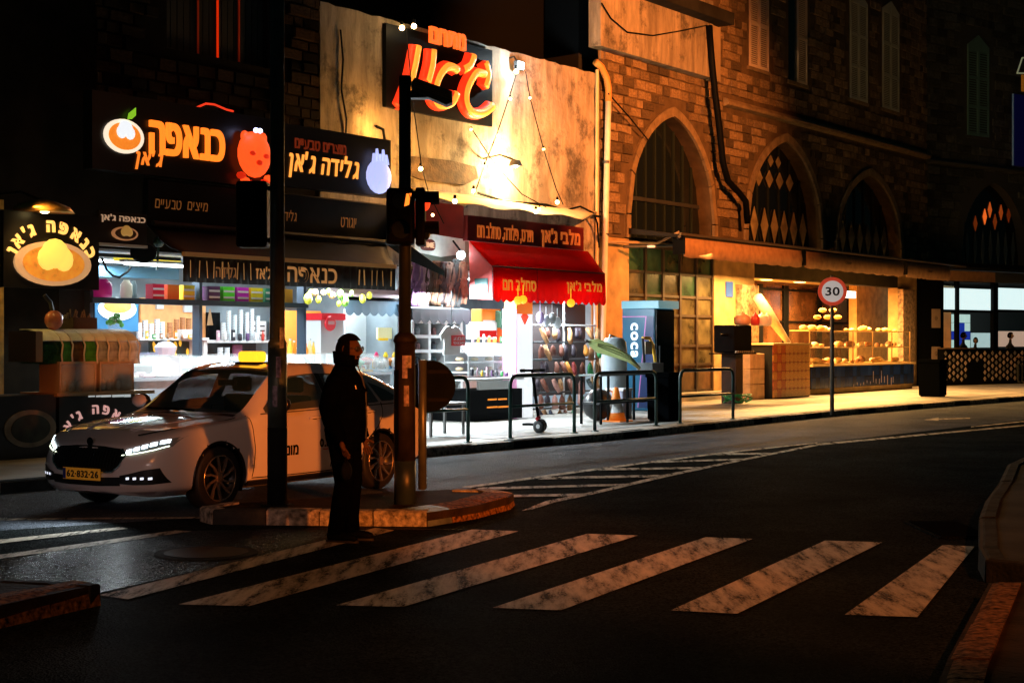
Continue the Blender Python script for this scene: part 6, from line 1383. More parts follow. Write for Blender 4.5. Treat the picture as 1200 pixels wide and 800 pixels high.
b = t.b(); q_ = WG.hit(1198, 86, 1.); q2_ = WG.hit(1204, 108, 1.); b.box(q_[0], q2_[0]+.1, .95, 1.0, q2_[1], q_[1]-.05); b.o('shade', mat('lantern_orange', (.3, .12, .02), .6, emit=(1., .35, .03), es=.12), t.e)
# ================================================================== POLES AND SIGNS
px_, py_ = G(325, 592, .125)
t = Thing('traffic_light_pole', 'tall grey-green traffic light pole in front of the silver car door, wider worn lower half', 'traffic light', world=(px_, py_, .125), rot=0)
b = t.b(); b.cyl((0, 0, 1.56), (0, 0, 6.5), .072, .066, 16); b.o('upper_pole', POLE, t.e, smooth=True)
b = t.b(); b.cyl((0, 0, .75), (0, 0, 1.52), .094, .092, 16); b.lathe([(.092, 1.52), (.092, 1.56), (.073, 1.60)], n=16); b.o('lower_pole', POLE, t.e, smooth=True)
b = t.b(); b.cyl((0, 0, 0), (0, 0, .75), .097, .096, 16); b.o('black_base', POLED, t.e, smooth=True)
b = t.b(); b.lathe([(.16, 0), (.16, .012), (.11, .02)], n=16); b.o('foot_plate', POLED, t.e)
for k in range(3):
    a = -1.9+.35*k; b = t.b(); z = .95+.28*k
    b.grid([[(.098*math.cos(a+.12*i), .098*math.sin(a+.12*i), z+j*.2) for i in range(5)] for j in range(2)]); b.o('torn_sticker', mat('sticker_%d' % k, [(.22, .2, .3), (.3, .22, .33), (.15, .16, .2)][k], .5, var=.7, vs=25), t.e)
# signal head seen from behind
b = t.b(); b.box(-.40, -.10, -.02, .22, 2.48, 3.12); b.o('signal_housing', BLACK, t.e, bevel=.03)
for zz in (2.62, 2.95): b = t.b(); b.tube([(-.25, .22, zz+.09), (-.25, .42, zz+.10)], .11, 10); b.o('visor', BLACK, t.e)
for zz in (2.55, 3.05): b = t.b(); b.tube([(-.12, .08, zz), (0, 0, zz)], .025, 6); b.o('bracket', BLACK, t.e)

px2, py2 = G(474.5, 590, .125)
t = Thing('traffic_light_pole', 'black traffic light pole with a floodlight box on top, in front of the plaster wall', 'traffic light', world=(px2, py2, .125), rot=0)
b = t.b(); b.cyl((0, 0, 1.62), (0, 0, 4.15), .060, .058, 16); b.o('upper_pole', mat('pole_dark', (.02, .028, .026), .45, metal=.2, var=.4, vs=5), t.e, smooth=True)
b = t.b(); b.cyl((0, 0, .42), (0, 0, 1.56), .102, .10, 16); b.lathe([(.10, 1.56), (.115, 1.58), (.10, 1.63), (.061, 1.66)], n=16); b.o('lower_pole', mat('pole_brown', (.022, .017, .013), .6, spec=.15, var=.6, vs=6, bump=.3, bs=20), t.e, smooth=True)
b = t.b(); b.cyl((0, 0, 0), (0, 0, .42), .106, .104, 16); b.o('blue_black_base', mat('base_blue_black', (.02, .035, .045), .4, var=.5, vs=4), t.e, smooth=True)
b = t.b(); b.grid([[(-.108*math.cos(.25*i-.2), -.108*math.sin(.25*i-.2)-.004, z) for i in range(k_)] for k_, z in ((6, .5), (6, .9), (6, 1.1), (6, 1.3))]); b.o('black_tape', BLACK, t.e)
for k, (a, z, h) in enumerate(((-1.75, 1.22, .22), (-1.35, 1.32, .12), (-1.6, .95, .2))):
    b = t.b(); b.grid([[(.107*math.cos(a+.12*i), .107*math.sin(a+.12*i), z+j*h) for i in range(5)] for j in range(2)]); b.o('torn_sticker', mat('sticker_p%d' % k, [(.30, .22, .33), (.35, .3, .35), (.25, .17, .2)][k], .5, var=.8, vs=25), t.e)
b = t.b(); b.box(.06, .40, -.07, .07, 3.93, 4.00); b.o('arm_plate', DGREY, t.e)
b = t.b(); b.prism([(.06, 4.06), (.10, 4.12), (.46, 3.99), (.46, 3.88), (.40, 3.86), (.08, 4.0)], -.10, .10, 'uz'); 
ob = b.o('floodlight_box', mat('flood_box', (.12, .09, .06), .5), t.e)
for k in range(4): b = t.b(); b.tube([(.10, -.11+0*k, 4.095-.02*k), (.45, -.11, 3.97-.02*k)], .006, 4); b.o('cooling_rib', mat('rib_brown', (.3, .2, .1), .5), t.e)
lensM = glow('signal_red', (1., .05, .01), 1.6); lensO = glow('signal_orange', (1., .22, .02), 1.8); dl = mat('dark_lens', (.02, .03, .03), .15)
# head facing the viewer
b = t.b(); b.box(-.16, .10, -.28, -.07, 2.50, 3.04); b.o('signal_housing', BLACK, t.e, bevel=.03)
for zz, m_ in ((2.92, lensO), (2.64, dl)):
    b = t.b(); b.lathe([(.001, -.295), (.085, -.29), (.09, -.28)], (.05 if False else -.02, 0, zz), 18, axis='y'); b.o('lens', m_ if m_ is dl else dl, t.e)
    b = t.b(); b.grid([[(-.02+.10*math.cos(a), y, zz+.10*math.sin(a)) for a in [R(-20+22*i) for i in range(11)]] for y in (-.28, -.42)]); b.o('visor', BLACK, t.e, solid=.006)
b = t.b(); b.prism([(.015, 2.86), (.06, 2.875), (.085, 2.985), (.035, 2.98)], -.298, -.296, 'uz'); b.o('lit_lens_edge', lensO, t.e)
# head facing right
b = t.b(); b.box(.11, .20, -.13, .13, 2.50, 3.06); b.o('signal_housing', BLACK, t.e, bevel=.02)
for zz, m_ in ((2.93, lensM), (2.64, dl)):
    b = t.b(); b.ball((.20, 0, zz), .088, 14, sx=.55); b.o('lens', m_, t.e)
    b = t.b(); b.grid([[(x, .10*math.cos(a), zz+.10*math.sin(a)) for a in [R(-10+20*i) for i in range(11)]] for x in (.20, .33)]); b.o('visor', BLACK, t.e, solid=.006)
b = t.b(); b.box(-.12, .12, -.07, .07, 2.58, 2.66); b.o('bracket', BLACK, t.e); b = t.b(); b.box(-.12, .12, -.07, .07, 2.95, 3.03); b.o('bracket', BLACK, t.e)

px3, py3 = G(495, 573, .125)
t = Thing('road_sign', 'low round road sign seen from behind on a grey post beside the black pole', 'road sign', world=(px3, py3, .125), rot=.12)
b = t.b(); b.cyl((0, 0, 0), (0, 0, 1.38), .045, .045, 12); b.o('post', mat('galvanised', (.14, .16, .15), .4, metal=.5, var=.3, vs=6), t.e, smooth=True)
b = t.b(); b.lathe([(.27, .055), (.275, .06), (.275, .075), (.26, .08)], (.085, 0, 1.10), 32, axis='y'); b.o('disc', mat('disc_back', (.004, .006, .005), .8, var=.3, vs=4, spec=.05), t.e)
for zz in (.95, 1.25): b = t.b(); b.box(-.12, .28, .045, .057, zz-.02, zz+.02); b.o('bracket', BLACK, t.e)

px4, py4 = G(975, 486, .12)
t = Thing('speed_limit_sign', 'round red-ringed 30 speed limit sign on a thin grey post at the kerb', 'road sign', world=(px4, py4, .12), rot=-.05)
b = t.b(); b.cyl((0, 0, 0), (0, 0, 3.0), .045, .042, 12); b.o('post', mat('sign_post_grey', (.16, .14, .11), .45, metal=.3, var=.3, vs=6), t.e, smooth=True)
zc = EYE+(HOR-341.5)*py4/FPX-.12; rs_ = 16.5*py4/FPX
b = t.b(); b.lathe([(rs_, -.05), (rs_, -.07)], (0, 0, zc), 36, axis='y'); b.o('red_ring', mat('sign_red', (.75, .06, .03), .4, emit=(1., .10, .04), es=.35), t.e)
b = t.b(); b.lathe([(rs_*.76, -.071), (rs_*.76, -.076)], (0, 0, zc), 36, axis='y'); b.o('white_face', mat('sign_white', (.85, .75, .68), .4, emit=(1., .86, .78), es=.35), t.e)
b = t.b(); b.lathe([(rs_*1.03, -.045), (rs_*1.03, -.05)], (0, 0, zc), 36, axis='y'); b.o('rim', mat('sign_rim', (.55, .25, .15), .5), t.e)
vs_, fs_ = glyph('30', 1., .004, .02); xs = [q[0] for q in vs_]; ys = [q[1] for q in vs_]; w_ = rs_*1.0; h_ = rs_*.62
b = t.b(); b.add([((q[0]-min(xs))/(max(xs)-min(xs))*w_-w_/2, -.079-q[2], zc+(q[1]-min(ys))/(max(ys)-min(ys))*h_-h_/2) for q in vs_], fs_); b.o('number', mat('sign_black_digit', (.01, .01, .01), .5), t.e)
for zz in (zc-.2, zc+.2): b = t.b(); b.box(-.12, .12, -.05, .05, zz-.02, zz+.02); b.o('bracket', DGREY, t.e)

# ================================================================== RAILINGS
rl_ = [(497, 548.5, 441, 523, 0), (598, 673, 437, 517, 0), (697, 769, 433, 509, 1), (797, 859, 427, 500, 1)]
lb = ['green tubular railing beside the low round sign', 'green tubular railing around the parked kick scooter', 'green tubular railing in front of the traffic cone', 'green tubular railing just right of the black bin']
lb[3] = 'dark green tubular railing between the black bin and the street grill'
for k, (xa, xb, yt, yb, dk) in enumerate(rl_):
    v = 5.6; ua_, ub_ = ST.U(xa, v), ST.U(xb, v)
    t = Thing('pedestrian_railing', lb[k], 'railing', ua_, v, .12, group='tubular railings along the kerb')
    m_ = GREENM if not dk else mat('green_metal_dark', (.012, .04, .035), .4)
    H = .12+1.02; c = .16
    path = [(ua_, v, .12)]+[(ua_, v, H-c)]+[(ua_+c*(1-math.cos(R(a))), v, H-c+c*math.sin(R(a))) for a in (22, 45, 67, 90)]+[(ub_-c*(1-math.cos(R(a))), v, H-c+c*math.sin(R(a))) for a in (90, 67, 45, 22)]+[(ub_, v, H-c), (ub_, v, .12)]
    b = t.b(); b.tube(path, .032, 10); b.o('hoop', m_, t.e, smooth=True)
    b = t.b(); b.tube([(ua_, v, .12+.52), (ub_, v, .12+.52)], .024, 8); b.o('middle_rail', m_, t.e, smooth=True)
    for uu in (ua_, ub_): b = t.b(); b.lathe([(.07, 0.001), (.07, .012), (.035, .02)], (uu, v, .12), 10); b.o('foot_plate', m_, t.e)
# scooter
us = ST.U(624, 5.0); 
t = Thing('kick_scooter', 'small black kick scooter with a red-capped wheel leaning at the railing', 'scooter', us, 5.0, .12)
zh = ST.Z(630, 434, 5.)
b = t.b(); b.tube([(us+.12, 5.05, .30), (us+.18, 4.9, 1.0), (us+.19, 4.86, zh)], .028, 8); b.o('stem', BLACK, t.e, smooth=True)
b = t.b(); b.tube([(us-.08, 4.85, zh), (us+.46, 4.87, zh)], .022, 8); b.o('handlebar', BLACK, t.e)
for uu in (us-.1, us+.48): b = t.b(); b.tube([(uu-.05, 4.86, zh), (uu+.06, 4.86, zh)], .03, 8); b.o('grip', BLACK, t.e)
b = t.b(); b.box(us+.05, us+.22, 4.75, 5.0, .24, .28); b.o('deck', BLACK, t.e)
for (du_, vv) in ((-.02, 5.15), (.26, 5.0)):
    b = t.b(); b.lathe([(.07, -.03), (.115, -.02), (.12, 0), (.115, .02), (.07, .03)], (us+du_, vv, .12+.12), 16, axis='x'); b.o('wheel', mat('tyre_black', (.015, .015, .017), .6), t.e, smooth=True)
    b = t.b(); b.lathe([(.04, -.035), (.04, .035)], (us+du_, vv, .24), 10, axis='x'); b.o('hub', WHITE, t.e)
b = t.b(); b.tube([(us-.02, 5.15, .36), (us-.03, 5.12, .40)], .05, 8); b.o('red_cap', mat('scooter_red', (.5, .02, .03), .4), t.e)
b = t.b(); b.tube([(us+.12, 5.05, .30), (us+.12, 5.05, .26), (us-.02, 5.15, .26)], .02, 6); b.tube([(us+.12, 5.05, .28), (us+.26, 5.0, .25)], .02, 6); b.o('fork', mat('fork_silver', (.5, .5, .55), .3, metal=.6), t.e)
# bins
def bin_(xa, xb, yt, yb, v, label, m_):
    xm = (xa+xb)/2; ztp = ST.Z(xm, yt, v); uc = ST.U(xm, v); wy = ST.w(uc, v)[1]
    t = Thing('litter_bin', label, 'bin', uc, v, .12)
    r1 = (xb-xa)*wy/FPX/1.4/2/1.05
    b = t.b(); b.prism([(uc-r1*.86, .16), (uc+r1*.86, .16), (uc+r1, ztp-.1), (uc-r1, ztp-.1)], v-r1*1.0, v+r1*1.0, 'uz'); b.o('body', m_, t.e, bevel=.02)
    b = t.b(); b.box(uc-r1*1.08, uc+r1*1.08, v-r1*1.1, v+r1*1.1, ztp-.1, ztp); b.o('lid', m_, t.e, bevel=.02)
    b = t.b(); b.box(uc-r1*.7, uc+r1*.7, v-r1*.9, v+r1*.9, .121, .16); b.o('foot', BLACK, t.e)
bin_(756, 800, 436, 503, 4.9, 'black litter bin between two railings below the drinks fridge', mat('bin_black', (.002, .0025, .003), .8, spec=0.))
bin_(1074, 1112, 421, 475, 4.3, 'tall black litter bin in front of the corner pier', MATS['bin_black'])
# drinks fridge
ca_, fv_ = ST.U(767, 2.6), 2.6
t = Thing('drinks_fridge', 'tall drinks fridge with a blue side reading coca and a lit header', 'fridge', ca_, fv_, .12)
ze = ST.Z(767, 352, fv_)
b = t.b(); b.box(ca_, ca_+.85, fv_-.85, fv_, .14, ze-.18); b.o('body', mat('fridge_blue', (.01, .08, .15), .4, emit=(.01, .12, .22), es=.05), t.e, bevel=.01)
b = t.b(); b.box(ca_-.01, ca_+.9, fv_-.87, fv_+.12, ze-.18, ze); b.o('header', mat('fridge_header', (.12, .3, .38), .4, emit=(.25, .7, .85), es=.25), t.e, bevel=.01)
b = t.b(); b.box(ca_+.03, ca_+.82, fv_, fv_+.04, .25, ze-.2); dr_ = b.o('glass_door', DGLASS, t.e)
b = t.b(); b.tube([(ca_+.1, fv_+.07, 1.0), (ca_+.1, fv_+.07, 1.6)], .018, 6); b.o('handle', DGREY, dr_)
b = t.b(); b.prism([(fv_-.42, .2), (fv_-.02, .2), (fv_-.02, ze-.35), (fv_-.2, ze-.35)], ca_-.012, ca_-.004, 'vz'); b.o('dark_side_panel', mat('fridge_navy', (.01, .025, .09), .4), t.e)
b = t.b(); b.prism([(fv_-.44, .2), (fv_-.42, .2), (fv_-.2, ze-.35), (fv_-.84, ze-.35), (fv_-.84, ze-.37), (fv_-.23, ze-.37)], ca_-.013, ca_-.005, 'vz'); b.o('pink_line', mat('fridge_pink', (.5, .15, .4), .4), t.e)
vs_, fs_ = glyph('coca', 1., .004, .03); xs = [q[0] for q in vs_]; ys = [q[1] for q in vs_]
# reading upward on the side that faces along the street
b = t.b(); hgt = .20; lng = .80; v0_ = fv_-.62; zt0 = ze-.62-lng+.15
b.add([tuple(b.P((ca_-.016-q[2], v0_+.0+(1-(q[1]-min(ys))/(max(ys)-min(ys)))*-hgt+hgt, ze-.5-(q[0]-min(xs))/(max(xs)-min(xs))*lng))) for q in vs_], fs_); b.o('lettering', mat('coca_white', (.8, .85, .9), .4, emit=(.6, .8, 1.), es=.6), t.e)
# cooler, sack truck, cone, boat-like parasol bag, table
q_ = ST.bp(727, 751, 395, 470, 3.6)
t = Thing('cooler_box', 'pale grey-blue rounded plastic barrel before the drinks fridge', 'barrel', q_[0], 3.6, .12)
b = t.b(); uc = (q_[0]+q_[1])/2; r = (q_[1]-q_[0])/2*.62; b.lathe([(r*.9, .14), (r, .3), (r, q_[3]-.25), (r*.92, q_[3]-.1), (r*.7, q_[3]-.02), (r*.2, q_[3])], (uc, 3.2, 0), 18, sx=1.2); b.o('drum', mat('drum_grey', (.42, .50, .56), .45, var=.15, vs=3), t.e, smooth=True)
b = t.b(); b.tube([(uc-.2, 3.2, q_[3]-.04), (uc, 3.1, q_[3]+.05), (uc+.2, 3.2, q_[3]-.04)], .02, 6); b.o('handle', DGREY, t.e)
t = Thing('folding_chair', 'yellow-edged folding chair beside the pale barrel', 'chair', ST.U(756, 3.4), 3.4, .12)
P_ = lambda x, y: (ST.U(x, 3.4), 3.4, ST.Z(x, y, 3.4))
b = t.b(); b.tube([P_(753, 396), P_(761, 396), P_(765, 404), P_(768, 424)], .035, 8); b.o('back_frame', mat('chair_yellow', (.8, .45, .03), .4), t.e)
b = t.b(); b.tube([P_(753, 396), P_(755, 424)], .03, 8); b.tube([P_(768, 424), P_(768, 470)], .03, 8); b.o('leg', DGREY, t.e)
b = t.b(); a_ = P_(755, 424); c_ = P_(768, 424); b.box(a_[0], c_[0], 3.2, 3.6, a_[2]-.25, a_[2]-.02); b.o('seat', mat('seat_grey', (.12, .14, .15), .6), t.e)
b = t.b(); a_ = P_(756, 415); c_ = P_(764, 400); b.box(a_[0], c_[0], 3.38, 3.41, a_[2], c_[2]); b.o('back_panel', mat('seat_light', (.4, .35, .25), .6), t.e)
t = Thing('traffic_cone', 'orange and white traffic cone behind the third railing', 'traffic cone', ST.U(722, 4.2), 4.2, .12)
uc = ST.U(722, 4.2); b = t.b(); b.lathe([(.20, .153), (.16, .30), (.105, .52), (.05, .78), (.03, .80)], (uc, 4.2, 0), 16); b.o('cone', mat('cone_orange', (.85, .22, .02), .5, emit=(1, .2, .01), es=.15), t.e, smooth=True)
b = t.b(); b.lathe([(.163, .301), (.109, .519)], (uc, 4.2, 0), 16, caps=0); b.o('white_band', WHITEP, t.e, smooth=True); b = t.b(); b.box(uc-.24, uc+.24, 3.96, 4.44, .122, .152); b.o('base', MATS['cone_orange'], t.e)
t = Thing('folded_parasol', 'pale green folded parasol lying on the table behind the third railing', 'parasol', ST.U(720, 3.8), 3.8, 1.)
P_ = lambda x, y: (ST.U(x, 3.8), 3.8, ST.Z(x, y, 3.8))
b = t.b(); b.tube([P_(690, 401), P_(700, 405), P_(715, 410), P_(735, 419), P_(750, 433)], [.05, .14, .125, .08, .015], 8, flat=.45); pg_ = b.o('cloth', mat('parasol_green', (.7, .76, .5), .6, var=.25, vs=5, emit=None), t.e, smooth=True)
_nt = MATS['parasol_green'].node_tree; _t = _nt.nodes.new('ShaderNodeBsdfTranslucent'); _t.inputs['Color'].default_value = (.6, .66, .42, 1); _m = _nt.nodes.new('ShaderNodeMixShader'); _m.inputs[0].default_value = .6
_nt.links.new(_nt.nodes['Principled BSDF'].outputs[0], _m.inputs[1]); _nt.links.new(_t.outputs[0], _m.inputs[2]); _nt.links.new(_m.outputs[0], _nt.nodes['Material Output'].inputs['Surface'])
b = t.b(); b.tube([P_(686, 398), P_(692, 402)], .025, 6); b.o('pole_tip', DGREY, t.e)
for dy in (-3, 0, 3):
    b = t.b(); b.tube([(p[0], p[1]+.075, p[2]) for p in (P_(697, 404+dy*.5), P_(715, 410+dy), P_(735, 419+dy*.7), P_(747, 431))], .012, 5); b.o('pleat', mat('parasol_pleat', (.25, .30, .15), .7), t.e)
b = t.b(); b.tube([P_(697, 399), P_(715, 404), P_(740, 418)], .02, 6); b.o('rib_edge', mat('parasol_yellow', (.7, .7, .3), .6), t.e)
t = Thing('street_table', 'dark metal table with a pale top behind the third railing', 'table', ST.U(703, 4.6), 4.6, .12)
a_, c_ = ST.U(704, 4.6), ST.U(768, 4.6); zt_ = ST.Z(735, 438, 4.6)
b = t.b(); b.box(a_, c_, 4.1, 4.6, zt_-.03, zt_); b.o('top', mat('table_top', (.3, .34, .34), .4), t.e)
b = t.b(); b.box(a_+.05, c_-.05, 4.15, 4.55, .5, .54); b.o('lower_shelf', DGREY, t.e)
for uu in (a_+.05, (a_+c_)/2, c_-.05):
    for vv in (4.13, 4.57): b = t.b(); b.box(uu-.02, uu+.02, vv-.02, vv+.02, .12, zt_-.03); b.o('leg', BLACK, t.e)
t = Thing('black_bag', 'bulky black bag with a white curved handle beside the traffic cone', 'bag', ST.U(708, 4.0), 3.9, .12)
uc = ST.U(706, 3.9); b = t.b(); b.ball((uc, 3.8, .45), .40, 14, sz=.8, sy=.7); b.o('sack', mat('bag_black', (.012, .012, .014), .35), t.e, smooth=True)
b = t.b(); b.tube([(uc-.02, 4.05, .75), (uc+.2, 4.12, .65), (uc+.3, 4.12, .4)], .02, 6); b.o('handle', WHITE, t.e)
t = Thing('white_crate', 'low pale plastic crate behind the traffic cone', 'crate', ST.U(733, 3.9), 3.9, .12)
a_, c_ = ST.U(730, 3.9), ST.U(741, 3.9); b = t.b(); b.box(a_, c_, 3.5, 3.9, .13, .7); b.o('box', mat('crate_grey', (.3, .3, .38), .5), t.e, bevel=.02); b = t.b(); b.box(a_-.02, c_+.02, 3.48, 3.92, .70, .75); b.o('rim', WHITEP, t.e)

# bench/table with white top left of the second railing
t = Thing('street_table', 'small table with a white top behind the first railing', 'table', ST.U(512, 4.4), 4.4, .12)
a_, c_ = ST.U(505, 4.3), ST.U(548, 4.3); zt_ = ST.Z(525, 472, 4.3)
b = t.b(); b.box(a_, c_, 3.8, 4.3, zt_-.04, zt_); b.o('top', WHITE, t.e)
for uu in (a_+.06, c_-.06):
    for vv in (3.85, 4.25): b = t.b(); b.box(uu-.02, uu+.02, vv-.02, vv+.02, .12, zt_-.04); b.o('leg', mat('leg_grey', (.2, .2, .2), .5), t.e)

# ================================================================== CAR
CA = R(58); fw = (-3.02, 15.50)
dx_, dy_ = math.cos(CA), math.sin(CA)
# local x runs from the nose to the tail; near side is y=-; origin under the nose on the centre line
nx_, ny_ = -math.sin(CA), math.cos(CA)
cx_ = fw[0]-dx_*.89+nx_*.80; cy_ = fw[1]-dy_*.89+ny_*.80
car = Thing('parked_car', 'silver-white taxi car with lit headlights, turned towards the viewer beside the traffic island', 'car', world=(cx_, cy_, 0), rot=CA)
CARP = mat('car_paint', (.74, .73, .76), .2, metal=.0, coat=1., spec=.6)
# stations: x, half width, z bottom, z belt, (y6,z6), (y7,z7), z centre
SX = [(-.07, .26, .24, .60, .20, .64, .12, .655, .66), (-.04, .46, .22, .62, .38, .67, .24, .69, .695), (0.02, .62, .20, .645, .54, .70, .34, .72, .73), (.10, .745, .19, .67, .66, .735, .42, .76, .77),
      (.22, .83, .18, .70, .73, .78, .46, .81, .82), (.45, .885, .18, .755, .76, .825, .48, .845, .855), (.87, .91, .18, .82, .78, .872, .50, .895, .905), (1.25, .915, .18, .875, .77, .905, .50, .935, .948),
      (1.42, .915, .18, .90, .745, .965, .50, .985, 1.0), (1.75, .915, .18, .925, .70, 1.18, .50, 1.215, 1.23), (2.08, .915, .18, .935, .645, 1.365, .48, 1.40, 1.42), (2.45, .915, .18, .945, .62, 1.42, .46, 1.45, 1.465),
      (2.9, .915, .18, .955, .62, 1.415, .46, 1.445, 1.46), (3.4, .915, .18, .97, .62, 1.36, .46, 1.385, 1.40), (3.8, .91, .19, .985, .635, 1.27, .47, 1.29, 1.30), (4.15, .895, .22, 1.0, .66, 1.15, .49, 1.165, 1.175),
      (4.42, .86, .26, 1.0, .68, 1.06, .48, 1.07, 1.075), (4.58, .80, .30, .96, .66, 1.02, .44, 1.035, 1.04), (4.66, .70, .34, .90, .58, .95, .36, .97, .975), (4.69, .50, .40, .84, .42, .87, .26, .88, .885)]
def rows_of(s):
    x, w_, zb, zt, y6, z6, y7, z7, zc = s
    return [(0, zb), (w_*.82, zb), (w_*.965, zb+.07), (w_, zb+(zt-zb)*.38), (w_*.995, zb+(zt-zb)*.72), (w_*.955, zt), (y6, z6), (y7, z7), (y7*.5, z7+(zc-z7)*.8), (0, zc)]
ST_R = [(s[0], rows_of(s)) for s in SX]
def herm(xs, ys, x):
    n = len(xs)
    if x <= xs[0]: return ys[0]
    if x >= xs[-1]: return ys[-1]
    i = max(k for k in range(n-1) if xs[k] <= x)
    d = [(ys[k+1]-ys[k])/(xs[k+1]-xs[k]) for k in range(n-1)]
    def m(k):
        if k == 0: return d[0]
        if k == n-1: return d[-1]
        if d[k-1]*d[k] <= 0: return 0
        h0, h1 = xs[k]-xs[k-1], xs[k+1]-xs[k]; w1, w2 = 2*h1+h0, h1+2*h0
        return (w1+w2)/(w1/d[k-1]+w2/d[k])
    h = xs[i+1]-xs[i]; t = (x-xs[i])/h
    return (ys[i]*(2*t**3-3*t*t+1)+h*m(i)*(t**3-2*t*t+t)+ys[i+1]*(-2*t**3+3*t*t)+h*m(i+1)*(t**3-t*t))
XS = [s[0] for s in ST_R]
_cache = {}
def sect(x):
    k = round(x, 3)
    if k not in _cache: _cache[k] = [(herm(XS, [s[1][j][0] for s in ST_R], x), herm(XS, [s[1][j][1] for s in ST_R], x)) for j in range(10)]
    return _cache[k]
def fine(x):
    s = sect(x); out = []
    for j in range(9):
        P0 = s[max(j-1, 0)]; P1 = s[j]; P2 = s[j+1]; P3 = s[min(j+2, 9)]; nsub = 4
        for k in range(nsub):
            t = k/nsub
            if j in (0, 1): q = (P1[0]+(P2[0]-P1[0])*t, P1[1]+(P2[1]-P1[1])*t)
            else: q = tuple(.5*((2*P1[c])+(-P0[c]+P2[c])*t+(2*P0[c]-5*P1[c]+4*P2[c]-P3[c])*t*t+(-P0[c]+3*P1[c]-3*P2[c]+P3[c])*t**3) for c in (0, 1))
            out.append(q)
    out.append(s[9]); return out
def tilt(x, z):
    f = max(0, 1-max(x, 0)/.5)
    return f*(max(0, z-.52)*.42+max(0, .32-z)*.35)
AX = ((.89, .325), (3.58, .325)); AR = .365
xsamp = []; x = -.07
while x < 4.69: xsamp.append(x); x += .03
xsamp.append(4.69)
V = []; 
for x in xsamp:
    pr = fine(x); V.append([(x+tilt(x, z), y, z) for (y, z) in pr])
m_ = len(V[0])
def body(side):
    b = car.b(); vs = []; 
    for row in V:
        for j, p in enumerate(row):
            q = [p[0], p[1]*side, p[2]]
            if j < 22 and abs(p[1]) > .5:
                for (ax, az) in AX:
                    d = math.hypot(q[0]-ax, q[2]-az)
                    if AR-.022 < d < AR+.022 and d > 0: q[0] = ax+(q[0]-ax)*AR/d; q[2] = az+(q[2]-az)*AR/d
            vs.append(tuple(q))
    fs = []
    for i in range(len(V)-1):
        for j in range(m_-1):
            idx = (i*m_+j, i*m_+j+1, (i+1)*m_+j+1, (i+1)*m_+j)
            cx = sum(vs[k][0] for k in idx)/4; cz = sum(vs[k][2] for k in idx)/4; cy = sum(abs(vs[k][1]) for k in idx)/4
            if j >= 25 and (1.40 < cx < 2.0 or 3.56 < cx < 4.12): continue
            if j in (21, 22) and (1.98 < cx < 2.58 or 2.78 < cx < 3.42): continue
            if cy > .55 and j < 22 and any(math.hypot(cx-ax, cz-az) < AR for ax, az in AX): continue
            fs.append(idx if side > 0 else idx[::-1])
    return vs, fs
b = car.b()
v1, f1 = body(1); v2, f2 = body(-1); b.add(v1, f1); b.add(v2, f2)
for (i) in (0, len(V)-1):
    for j in range(m_-1): b.add([V[i][j], V[i][j+1], (V[i][j+1][0], -V[i][j+1][1], V[i][j+1][2]), (V[i][j][0], -V[i][j][1], V[i][j][2])], [(0, 1, 2, 3)])
bo = b.o('body', CARP, car.e, smooth=True)
import bmesh
bm = bmesh.new(); bm.from_mesh(bo.data); bmesh.ops.remove_doubles(bm, verts=bm.verts, dist=.0008); bmesh.ops.recalc_face_normals(bm, faces=bm.faces); bm.to_mesh(bo.data); bm.free(); bo.data.shade_smooth()
def side_y(x, z):
    s = fine(x); best = None
    for j in range(5, len(s)-1):
        (y0, z0), (y1, z1) = s[j], s[j+1]
        if (z0-z)*(z1-z) <= 0 and abs(z1-z0) > 1e-6 and j < 32: best = y0+(y1-y0)*(z-z0)/(z1-z0); break
    return best if best is not None else s[12][0]
def top_z(x, y):
    s = fine(x); y = abs(y)
    for j in range(len(s)-1, 18, -1):
        (y0, z0), (y1, z1) = s[j-1], s[j]
        if y1 <= y <= y0: return z0+(z1-z0)*(y-y0)/(y1-y0+1e-9)
    return s[20][1]
def front_x(y, z):
    y = abs(y); lo, hi = -.07, .9
    for _ in range(26):
        md = (lo+hi)/2; s = fine(md); w_ = 0
        for j in range(5, len(s)-1):
            if (s[j][1]-z)*(s[j+1][1]-z) <= 0 and abs(s[j+1][1]-s[j][1]) > 1e-7: w_ = s[j][0]+(s[j+1][0]-s[j][0])*(z-s[j][1])/(s[j+1][1]-s[j][1]); break
        if w_ < y: lo = md
        else: hi = md
    return hi+tilt(hi, z)
def strip(name, top, bot, n, rws, surf, m, parent=None, off=.006, smooth=True, solid=0., label=None):
    """patch between two polylines laid on a surface of the car"""
    def samp(P, t):
        L = len(P)-1; k = min(int(t*L), L-1); f = t*L-k; return (P[k][0]+(P[k+1][0]-P[k][0])*f, P[k][1]+(P[k+1][1]-P[k][1])*f)
    rows = []
    for j in range(rws+1):
        r = j/rws; rows.append([surf(*(lambda a, c: (a[0]+(c[0]-a[0])*r, a[1]+(c[1]-a[1])*r))(samp(bot, i/n), samp(top, i/n)), off) for i in range(n+1)])
    b = car.b(); b.grid(rows); return b.o(name, m, parent or car.e, smooth=smooth, solid=solid, label=label)
SIDE = lambda s: (lambda x, z, o: (x, s*(side_y(x, z)+o), z))
TOPS = lambda x, y, o: (x, y, top_z(x, y)+o)
FRNT = lambda y, z, o: (front_x(y, z)-o, y, z)
CG = mat('car_glass', (.02, .05, .05), .03, spec=1., coat=1., alpha=.72); TRIM = mat('car_black_trim', (.008, .008, .009), .35)
